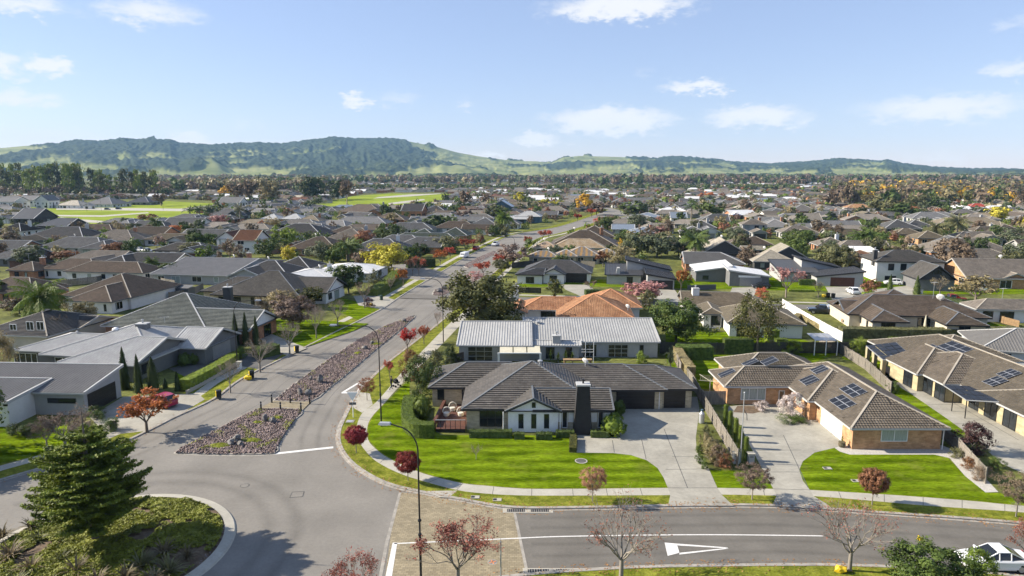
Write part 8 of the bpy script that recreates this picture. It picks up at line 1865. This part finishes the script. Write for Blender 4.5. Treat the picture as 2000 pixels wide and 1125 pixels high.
fence(fpx([(1528, 600), (1570, 626), (1620, 655), (1645, 668)]), 1.7, 'white boundary wall beside the olive roofed house', 'fence_white', solid=True)
fence(fpx([(1008, 572), (1057, 573)]), 1.3, 'black metal railing fence before the veranda house', 'black_metal', board=.3); fence(fpx([(1343, 567), (1398, 565)]), 1.2, 'dark solid fence at the white skillion house', 'lamp_grey', solid=True)
fence(fpx([(1000, 524), (1035, 520), (1090, 520)]), 1.7, 'dark fence behind the veranda house', 'wood_dark'); fence(fpx([(1135, 520), (1162, 522)]), 1.7, 'grey timber fence between the orange-streaked roof and veranda house')
fence(fpx([(330, 585), (372, 578), (398, 566)]), 1.6, 'pale timber fence behind the garden shed', 'wood_grey'); fence(fpx([(315, 555), (342, 560)]), 1.6, 'pale timber fence beside the striped hip house', 'wood_grey'); fence(fpx([(115, 560), (190, 552), (290, 528)]), 1.6, 'grey fence along the brown long house', 'wood_grey')
fence(fpx([(880, 711), (906, 705)]), 1.4, 'dark timber gate fence beside the ribbed house', 'wood_dark'); fence(fpx([(525, 497), (550, 494)]), 1.6, 'pale fence beside the brick gable house')
fence(fpx([(364, 770), (400, 751), (434, 731), (462, 712)]), .45, 'low concrete block wall under the long hedge', 'concrete', pw=1.1, solid=True, cat='wall'); fence(fpx([(1925, 620), (1960, 632), (1990, 640)]), 1.3, 'new orange timber fence at the right edge', 'wood_tan')
fence(fpx([(134, 852), (178, 838)]), 1.0, 'low stacked stone wall beside the mauve shrub-tree', 'block_buff', pw=2, solid=True, cat='wall'); fence(fpx([(1000, 578), (1000, 572)]), 1.0, 'short railing end by the terracotta chimney', 'black_metal', board=.3)
fence(fpx([(1722, 722), (1740, 735)]), 1.1, 'thin black pool-style railing by the canopy lawn', 'black_metal', board=.3)
c = P(1612, 690, BZ); t = thing('glasshouse', (c.x, c.y, BZ), 'small glass lean-to roof on white poles at the back fence', 'glasshouse'); A_, B_ = P(1590, 694, BZ), P(1634, 694, BZ)
for p in (A_, (A_ + B_) / 2, B_): mb = MB(); mb.box((p.x, p.y, 1.25), (.1, .1, 2.4)); mb.build('pole', M['white_paint'], t)
for i in range(3):
    x0, x1 = A_.x + (B_.x - A_.x) * i / 3, A_.x + (B_.x - A_.x) * (i + 1) / 3; mb = MB(); mb.face([(x0 + .04, A_.y, 2.45), (x1 - .04, A_.y, 2.45), (x1 - .04, A_.y + 3.2, 2.85), (x0 + .04, A_.y + 3.2, 2.85)]); mb.face([(x0 + .04, A_.y + 3.2, 2.8), (x1 - .04, A_.y + 3.2, 2.8), (x1 - .04, A_.y, 2.4), (x0 + .04, A_.y, 2.4)]); mb.build('roof_sheet', M['galv'], t)
c = P(362, 578, BZ); t = thing('garden_shed', (c.x, c.y, BZ), 'small grey metal garden shed beside the pale fence', 'shed'); mb = MB(); mb.box((c.x, c.y, 1.1), (3.2, 2.4, 2.0), GRID); mb.build('wall', M['lamp_grey'], t); mb = MB(); q = [(-1.7, -1.3, 2.1), (1.7, -1.3, 2.1), (1.7, 1.3, 2.5), (-1.7, 1.3, 2.5)]; q = [(c.x + a * ux - b * uy, c.y + a * uy + b * ux, z) for a, b, z in q]; mb.face(q); mb.build('roof', M['roof_metal_mid'], t)
# outdoor furniture
def patio_set(x, y, label, mat='lamp_grey'):
    c = P(x, y, BZ); t = thing('patio_table', (c.x, c.y, BZ), label, 'table'); mb = MB(); mb.box((c.x, c.y, BZ + .74), (1.8, 1.0, .06)); mb.build('table_top', M[mat], t)
    for dx in (-.8, .8):
        for dy in (-.4, .4): mb = MB(); mb.box((c.x + dx, c.y + dy, BZ + .36), (.07, .07, .70)); mb.build('leg', M[mat], t)
    for i, (dx, dy) in enumerate(((-1.3, 0), (1.3, 0), (-.4, -.85), (.5, .85))):
        q = Vector((c.x + dx, c.y + dy, BZ)); k = thing('patio_chair', tuple(q), label.replace('table', 'chair') + ', ' + ['west end', 'east end', 'camera side', 'far side'][i], 'chair', 'patio chairs'); mb = MB(); mb.box((q.x, q.y, BZ + .44), (.5, .5, .06)); mb.build('seat', M[mat], k); mb = MB(); mb.box((q.x + .23 * (1 if dx > 0 else -1) * (abs(dx) > 1), q.y + .23 * (1 if dy > 0 else -1) * (abs(dx) < 1), BZ + .70), (.5 if abs(dx) < 1 else .05, .05 if abs(dx) < 1 else .5, .46)); mb.build('backrest', M[mat], k)
        for a in (-.21, .21):
            for b in (-.21, .21): mb = MB(); mb.box((q.x + a, q.y + b, BZ + .21), (.05, .05, .42)); mb.build('leg', M[mat], k)
patio_set(1388, 648, 'dark patio table on the olive house terrace'); patio_set(1748, 705, 'red-brown table under the solar canopy', 'deck'); patio_set(1660, 632, 'garden table with cover on the hedged house lawn', 'wood_tan')
c = P(1806, 645, BZ); t = thing('folded_parasol', (c.x, c.y, BZ), 'folded cream parasol beside the hedged house window', 'parasol'); mb = MB(); mb.tube([(c.x, c.y, BZ), (c.x, c.y, 2.9)], .04, 6); mb.build('pole', M['galv'], t); mb = MB(); mb.lathe((c.x, c.y, .8), [(.22, 0), (.26, .2), (.18, 1.2), (.04, 2.1)], 10); mb.build('canopy', M['canvas'], t)

# ------------------------------------------------------------------ cars
def loft(mb, secs):
    for a, b in zip(secs, secs[1:]):
        n = len(a)
        for k in range(n): mb.face([a[k], a[(k + 1) % n], b[(k + 1) % n], b[k]])
    mb.face(secs[0][::-1]); mb.face(secs[-1])
CARS = {}
def car_meshes(style):
    if style in CARS: return CARS[style]
    # stations along x (front +x): x, half width, z bottom, z shoulder ; cabin: x, half width low, z low, half width top, z top
    if style == 'hatch':
        body = [(2.1, .62, .38, .62), (2.0, .80, .25, .74), (1.5, .88, .2, .88), (.9, .90, .2, .98), (0, .90, .2, 1.0), (-1.2, .90, .2, 1.03), (-1.9, .86, .25, 1.0), (-2.1, .72, .35, .85)]
        cab = [(1.05, .80, .96, .74, .98), (.25, .82, .98, .66, 1.48), (-.6, .82, 1.0, .67, 1.56), (-1.5, .80, 1.0, .64, 1.48), (-2.0, .76, .98, .66, 1.02)]; wx = 1.3
    elif style == 'sedan':
        body = [(2.35, .60, .38, .58), (2.2, .82, .25, .70), (1.5, .90, .2, .84), (.8, .92, .2, .92), (-.9, .92, .2, .95), (-1.8, .90, .2, .97), (-2.3, .82, .28, .93), (-2.4, .7, .4, .8)]
        cab = [(1.0, .80, .90, .72, .92), (.1, .82, .93, .62, 1.42), (-.7, .82, .95, .62, 1.44), (-1.75, .78, .95, .66, .98)]; wx = 1.42
    elif style == 'pickup':
        body = [(2.6, .70, .5, .80), (2.5, .86, .4, .98), (1.6, .93, .35, 1.08), (.8, .94, .35, 1.12), (-.8, .94, .35, 1.12), (-2.4, .93, .4, 1.12), (-2.6, .9, .5, 1.08)]
        cab = [(1.1, .82, 1.08, .76, 1.1), (.45, .84, 1.1, .68, 1.74), (-.75, .84, 1.1, .69, 1.76), (-1.0, .82, 1.1, .76, 1.14)]; wx = 1.6
    else:                                          # van / motorhome
        body = [(2.6, .70, .45, .90), (2.5, .95, .35, 1.15), (1.9, 1.0, .3, 1.35), (1.5, 1.02, .3, 2.1), (-2.5, 1.02, .35, 2.15), (-2.6, .98, .45, 2.05)]
        cab = [(2.0, .86, 1.3, .8, 1.32), (1.52, .9, 1.36, .86, 1.98), (1.40, .9, 1.4, .86, 1.98)]; wx = 1.6
    B_ = MB(); loft(B_, [[(x, -hw, zb + .12), (x, -hw * .94, zb), (x, hw * .94, zb), (x, hw, zb + .12), (x, hw, zs - .12), (x, hw * .92, zs), (x, -hw * .92, zs), (x, -hw, zs - .12)] for x, hw, zb, zs in body])
    G = MB(); loft(G, [[(x, -wl, zl), (x, wl, zl), (x, (wl + wt) / 2 + .02, (zl + zt) / 2), (x, wt, zt), (x, -wt, zt), (x, -(wl + wt) / 2 - .02, (zl + zt) / 2)] for x, wl, zl, wt, zt in cab])
    Rf = MB(); top = [c for c in cab if c[4] > cab[0][4] + .25]
    loft(Rf, [[(x, -wt - .01, zt - .03), (x, wt + .01, zt - .03), (x, wt * .9, zt + .035), (x, -wt * .9, zt + .035)] for x, wl, zl, wt, zt in top]) if len(top) > 1 else None
    Pl = MB()
    for sg in (-1, 1):
        for c0, c1 in zip(cab, cab[1:]): Pl.beam((c0[0], sg * (c0[3] + .01), c0[4]), (c1[0], sg * (c1[3] + .01), c1[4]), .07)
        for c in top: Pl.beam((c[0], sg * (c[1] + .012), c[2]), (c[0] - .06, sg * (c[3] + .012), c[4]), .06)
    Ty = MB(); Ty.tube([(0, -.11, 0), (0, .11, 0)], .33 if style != 'pickup' else .39, 18); Ri = MB(); Ri.tube([(0, -.125, 0), (0, .125, 0)], .21 if style != 'pickup' else .24, 12)
    CARS[style] = dict(body=B_.mesh('car_body', smooth=False), glass=G.mesh('car_glass'), roof=Rf.mesh('car_roof') if Rf.f else None, pillar=Pl.mesh('car_pillar'), tyre=Ty.mesh('tyre', smooth=False), rim=Ri.mesh('rim'), wx=wx, fx=body[1][0], bx=body[-2][0], hw=.92, r=.33 if style != 'pickup' else .39, zs=body[1][3])
    return CARS[style]
def car(style, paint, x, y, ang, label, z=BZ, cat='car', sc=1.0, name=None):
    c = P(x, y, z); m_ = car_meshes(style); t = thing(name or {'pickup': 'pickup_truck', 'van': 'camper_van'}.get(style, 'parked_car'), (c.x, c.y, z), label, cat, 'parked vehicles', ang); t.scale = (sc, sc, sc)
    b = link_mesh('body', m_['body'], M['car_' + paint], t); bv = b.modifiers.new('bevel', 'BEVEL'); bv.width = .06; bv.segments = 2; bv.limit_method = 'ANGLE'; bv.angle_limit = .5
    link_mesh('window', m_['glass'], M['car_glass'], t)
    if m_['roof']: link_mesh('roof', m_['roof'], M['car_' + paint], t)
    link_mesh('pillar', m_['pillar'], M['car_' + paint], t)
    for sx in (-1, 1):
        for sy in (-1, 1):
            w = link_mesh('wheel', m_['tyre'], M['tyre'], t); w.location = (sx * m_['wx'], sy * .80, m_['r']); link_mesh('rim', m_['rim'], M['rim'], w)
    for sy in (-1, 1):
        mb = MB(); mb.box((m_['fx'] + .0, sy * .62, m_['zs'] - .1), (.16, .34, .14)); o = link_mesh('headlight', mb.mesh('headlight'), M['head_light'], t)
        mb = MB(); mb.box((m_['bx'] - .06, sy * .70, m_['zs'] + .08), (.14, .22, .26)); o = link_mesh('tail_light', mb.mesh('tail_light'), M['tail_light'], t)
        mb = MB(); mb.box((.75, sy * 1.0, m_['zs'] + .26), (.12, .2, .13)); link_mesh('mirror', mb.mesh('mirror'), M['car_' + paint], t)
    mb = MB(); mb.box((m_['bx'] - .13, 0, m_['zs'] - .18), (.03, .5, .13)); link_mesh('number_plate', mb.mesh('number_plate'), M['white_paint'], t)
car('sedan', 'white', 1938, 1106, math.radians(176), 'white sedan parked at the bottom right kerb', 0.0)
car('hatch', 'crimson', 316, 792, math.radians(152), 'magenta hatchback on the dark driveway beside the skillion garage')
car('van', 'white', 907, 503, math.radians(250), 'white people mover parked on the avenue', 0.0, 'van', .85); car('hatch', 'red', 930, 488, math.radians(75), 'red hatchback parked ahead of the white people mover', 0.0); car('pickup', 'white', 968, 480, math.radians(255), 'white pickup driving on the avenue', 0.0, 'pickup')
car('hatch', 'white', 1665, 573, math.radians(85), 'white SUV before the maroon garage door'); car('pickup', 'black', 1604, 612, math.radians(165), 'black pickup truck behind the white boundary wall', BZ, 'pickup'); car('pickup', 'red', 1860, 590, math.radians(-8), 'red pickup truck on the side street beyond the dark hedge', BZ, 'pickup')
car('hatch', 'black', 1486, 563, math.radians(170), 'black hatchback beside the white skillion house'); car('hatch', 'white', 1744, 556, math.radians(160), 'white car in the two-storey house drive'); car('hatch', 'silver', 1635, 604, math.radians(170), 'silver car half hidden behind the black pickup'); car('sedan', 'white', 1920, 568, math.radians(-10), 'white car under the bare twiggy tree at right', BZ)
car('hatch', 'white', 960, 461, math.radians(70), 'pale car in the avenue drive by the palm'); car('hatch', 'silver', 985, 459, math.radians(70), 'silver car beside the palm on the avenue'); car('hatch', 'white', 1785, 484, math.radians(5), 'white car on the far side road near the railing'); car('sedan', 'silver', 1592, 480, math.radians(0), 'silver car before the taupe roof in the far street'); car('hatch', 'red', 1636, 458, math.radians(20), 'small red car at the far turning circle'); car('sedan', 'red', 1720, 449, math.radians(0), 'dark red car below the far clipped hedge'); car('hatch', 'red', 1614, 449, math.radians(0), 'pink-red car in front of the far black garage')
car('hatch', 'white', 274, 491, math.radians(-20), 'white car at the far left side road'); car('hatch', 'silver', 288, 493, math.radians(-20), 'silver car beside the white one at the far left side road'); car('hatch', 'white', 1168, 413, math.radians(80), 'white car at the far bend of the avenue'); car('van', 'white', 1170, 404, math.radians(80), 'white van beyond the far bend of the avenue', BZ, 'van')
car('hatch', 'black', 210, 410, 0, 'black car on the field road by the pale lamps'); car('hatch', 'black', 232, 409, 0, 'dark car on the field road, farther right')

# ------------------------------------------------------------------ a person walking with a pushchair
def person(x, y, label):
    c = P(x, y, BZ); J = {'pelvis': (0, 0, .93), 'spine': (.02, 0, 1.18), 'chest': (.05, 0, 1.38), 'neck': (.06, 0, 1.50), 'head0': (.07, 0, 1.57), 'head1': (.09, 0, 1.68), 'top': (.08, 0, 1.75),
        'sl': (.05, .19, 1.40), 'el': (.10, .24, 1.14), 'hl': (.36, .20, 1.06), 'sr': (.05, -.19, 1.40), 'er': (.10, -.24, 1.14), 'hr': (.36, -.20, 1.06),
        'pl': (0, .10, .88), 'kl': (.22, .10, .50), 'al': (.18, .10, .09), 'tl': (.36, .10, .05), 'pr': (0, -.10, .88), 'kr': (-.02, -.10, .48), 'ar': (-.32, -.10, .13), 'trr': (-.18, -.10, .03)}
    rad = {'pelvis': .15, 'spine': .14, 'chest': .16, 'neck': .06, 'head0': .08, 'head1': .105, 'top': .07, 'sl': .08, 'el': .055, 'hl': .04, 'sr': .08, 'er': .055, 'hr': .04, 'pl': .10, 'kl': .07, 'al': .05, 'tl': .04, 'pr': .10, 'kr': .07, 'ar': .05, 'trr': .04}
    names_ = list(J); E_ = [('pelvis', 'spine'), ('spine', 'chest'), ('chest', 'neck'), ('neck', 'head0'), ('head0', 'head1'), ('head1', 'top'), ('chest', 'sl'), ('sl', 'el'), ('el', 'hl'), ('chest', 'sr'), ('sr', 'er'), ('er', 'hr'), ('pelvis', 'pl'), ('pl', 'kl'), ('kl', 'al'), ('al', 'tl'), ('pelvis', 'pr'), ('pr', 'kr'), ('kr', 'ar'), ('ar', 'trr')]
    me = bpy.data.meshes.new('body'); me.from_pydata([J[n] for n in names_], [(names_.index(a), names_.index(b)) for a, b in E_], [])
    o = bpy.data.objects.new('tmp_body', me); COL.objects.link(o); o.modifiers.new('skin', 'SKIN'); me.skin_vertices.new() if not me.skin_vertices else None
    for i, n in enumerate(names_): sv = me.skin_vertices[0].data[i]; sv.radius = (rad[n], rad[n]); sv.use_root = (n == 'pelvis')
    ss = o.modifiers.new('sub', 'SUBSURF'); ss.levels = 2; ss.render_levels = 2
    dg = bpy.context.evaluated_depsgraph_get(); ev = o.evaluated_get(dg); m2 = bpy.data.meshes.new_from_object(ev); bpy.data.objects.remove(o)
    m2.materials.clear()
    for k in ('cloth_black', 'skin', 'cloth_blue'): m2.materials.append(M[k])
    for p_ in m2.polygons: z = p_.center.z; p_.material_index = 1 if z > 1.50 or (p_.center.x > .30 and .98 < z < 1.15) else (2 if z < .88 else 0); p_.use_smooth = True
    t = thing('person', (c.x, c.y, BZ), label, 'person', rz=math.radians(45)); t.scale = (1.02,) * 3; link_mesh('body', m2, None, t)
    bm = bmesh.new(); bmesh.ops.create_icosphere(bm, subdivisions=2, radius=.118); mh = bpy.data.meshes.new('hair')
    bmesh.ops.delete(bm, geom=[v_ for v_ in bm.verts if v_.co.x > .05 and v_.co.z < .05], context='VERTS'); bm.to_mesh(mh); bm.free(); hh = link_mesh('hair', mh, M['hair'], t); hh.location = (.065, 0, 1.69)
person(764, 761, 'person in black walking up the footpath pushing a pushchair')
c = P(775, 755, BZ); t = thing('pushchair', (c.x, c.y, BZ), 'pushchair with orange cover on the footpath', 'pushchair', rz=math.radians(45)); ORG[t.name] = Vector((0, 0, 0))
mb = MB(); mb.box((0, 0, .55), (.7, .42, .12)); mb.build('seat', M['cloth_black'], t); mb = MB(); mb.box((-.1, 0, .75), (.45, .36, .3), taper=.8); mb.build('blanket', M['cloth_orange'], t)
mb = MB(); loft(mb, [[(x, y_, z) for y_, z in ((-.22, .62), (-.22, .62 + h_), (0, .66 + h_), (.22, .62 + h_), (.22, .62))] for x, h_ in ((-.42, .12), (-.3, .4), (-.05, .48), (.1, .3))]); mb.build('hood', M['cloth_black'], t)
for sy in (-.24, .24):
    mb = MB(); mb.beam((-.5, sy, 1.0), (.35, sy, .2), .03); mb.beam((.1, sy, .6), (-.35, sy, .2), .03); mb.build('frame', M['galv'], t)
    for x_, r_ in ((-.35, .15), (.38, .13)): mb = MB(); mb.tube([(x_, sy - .02, r_), (x_, sy + .02, r_)], r_, 12); mb.build('wheel', M['tyre'], t)
mb = MB(); mb.beam((-.5, -.24, 1.0), (-.5, .24, 1.0), .035); mb.build('handle', M['cloth_black'], t)

# ------------------------------------------------------------------ labels for the many houses and trees: look, place, order from left
def avenue_x(y): return np.interp(y, [390, 396, 410, 440, 470, 520, 600, 700, 800, 890, 1125], [1168, 1166, 1190, 1095, 1010, 900, 790, 690, 590, 520, 420])
ORD = ['first', 'second', 'third', 'fourth', 'fifth', 'sixth', 'seventh', 'eighth', 'ninth', 'tenth', 'eleventh', 'twelfth', 'thirteenth', 'fourteenth', 'fifteenth', 'sixteenth', 'seventeenth', 'eighteenth', 'nineteenth', 'twentieth'] + ['%s-%s' % (t_, o_) for t_ in ('twenty', 'thirty', 'forty', 'fifty') for o_ in ('first', 'second', 'third', 'fourth', 'fifth', 'sixth', 'seventh', 'eighth', 'ninth', 'tenth')]
zone = lambda x, y: (('in near gardens' if y > 640 else 'in mid-near gardens' if y > 520 else 'in middle distance' if y > 450 else 'farther back' if y > 405 else 'in far distance'), 'west of avenue' if x < avenue_x(y) else 'east of avenue')
cls = {}
for (o, look, wall, x, y) in AUTO: cls.setdefault((look,) + zone(x, y), []).append((x, y, o, wall))
for (look, z1, z2), L2 in cls.items():
    L2.sort(key=lambda e: e[0]); by = {}
    for e in L2: by.setdefault(e[3], []).append(e)
    for wall, L3 in by.items():
        base = look + (f', {wall} walls,' if wall else '')
        art = base
        for i, e in enumerate(L3):
            lab = f'{art} {z1} {z2}'
            if len(L3) > 1: lab = f'{art} {z1} {z2}, {ORD[i]} from left' if len(L3) > 2 or i == 0 else f'{art} {z1} {z2}, second from left'
            if len(lab.split()) > 16: lab = lab.replace(' roofed house', ' house').replace(' tiled house', ' house')
            e[2]['label'] = lab
            if not e[2].get('group'): e[2]['group'] = 'garden trees and shrubs'
print('objects', len(bpy.data.objects))
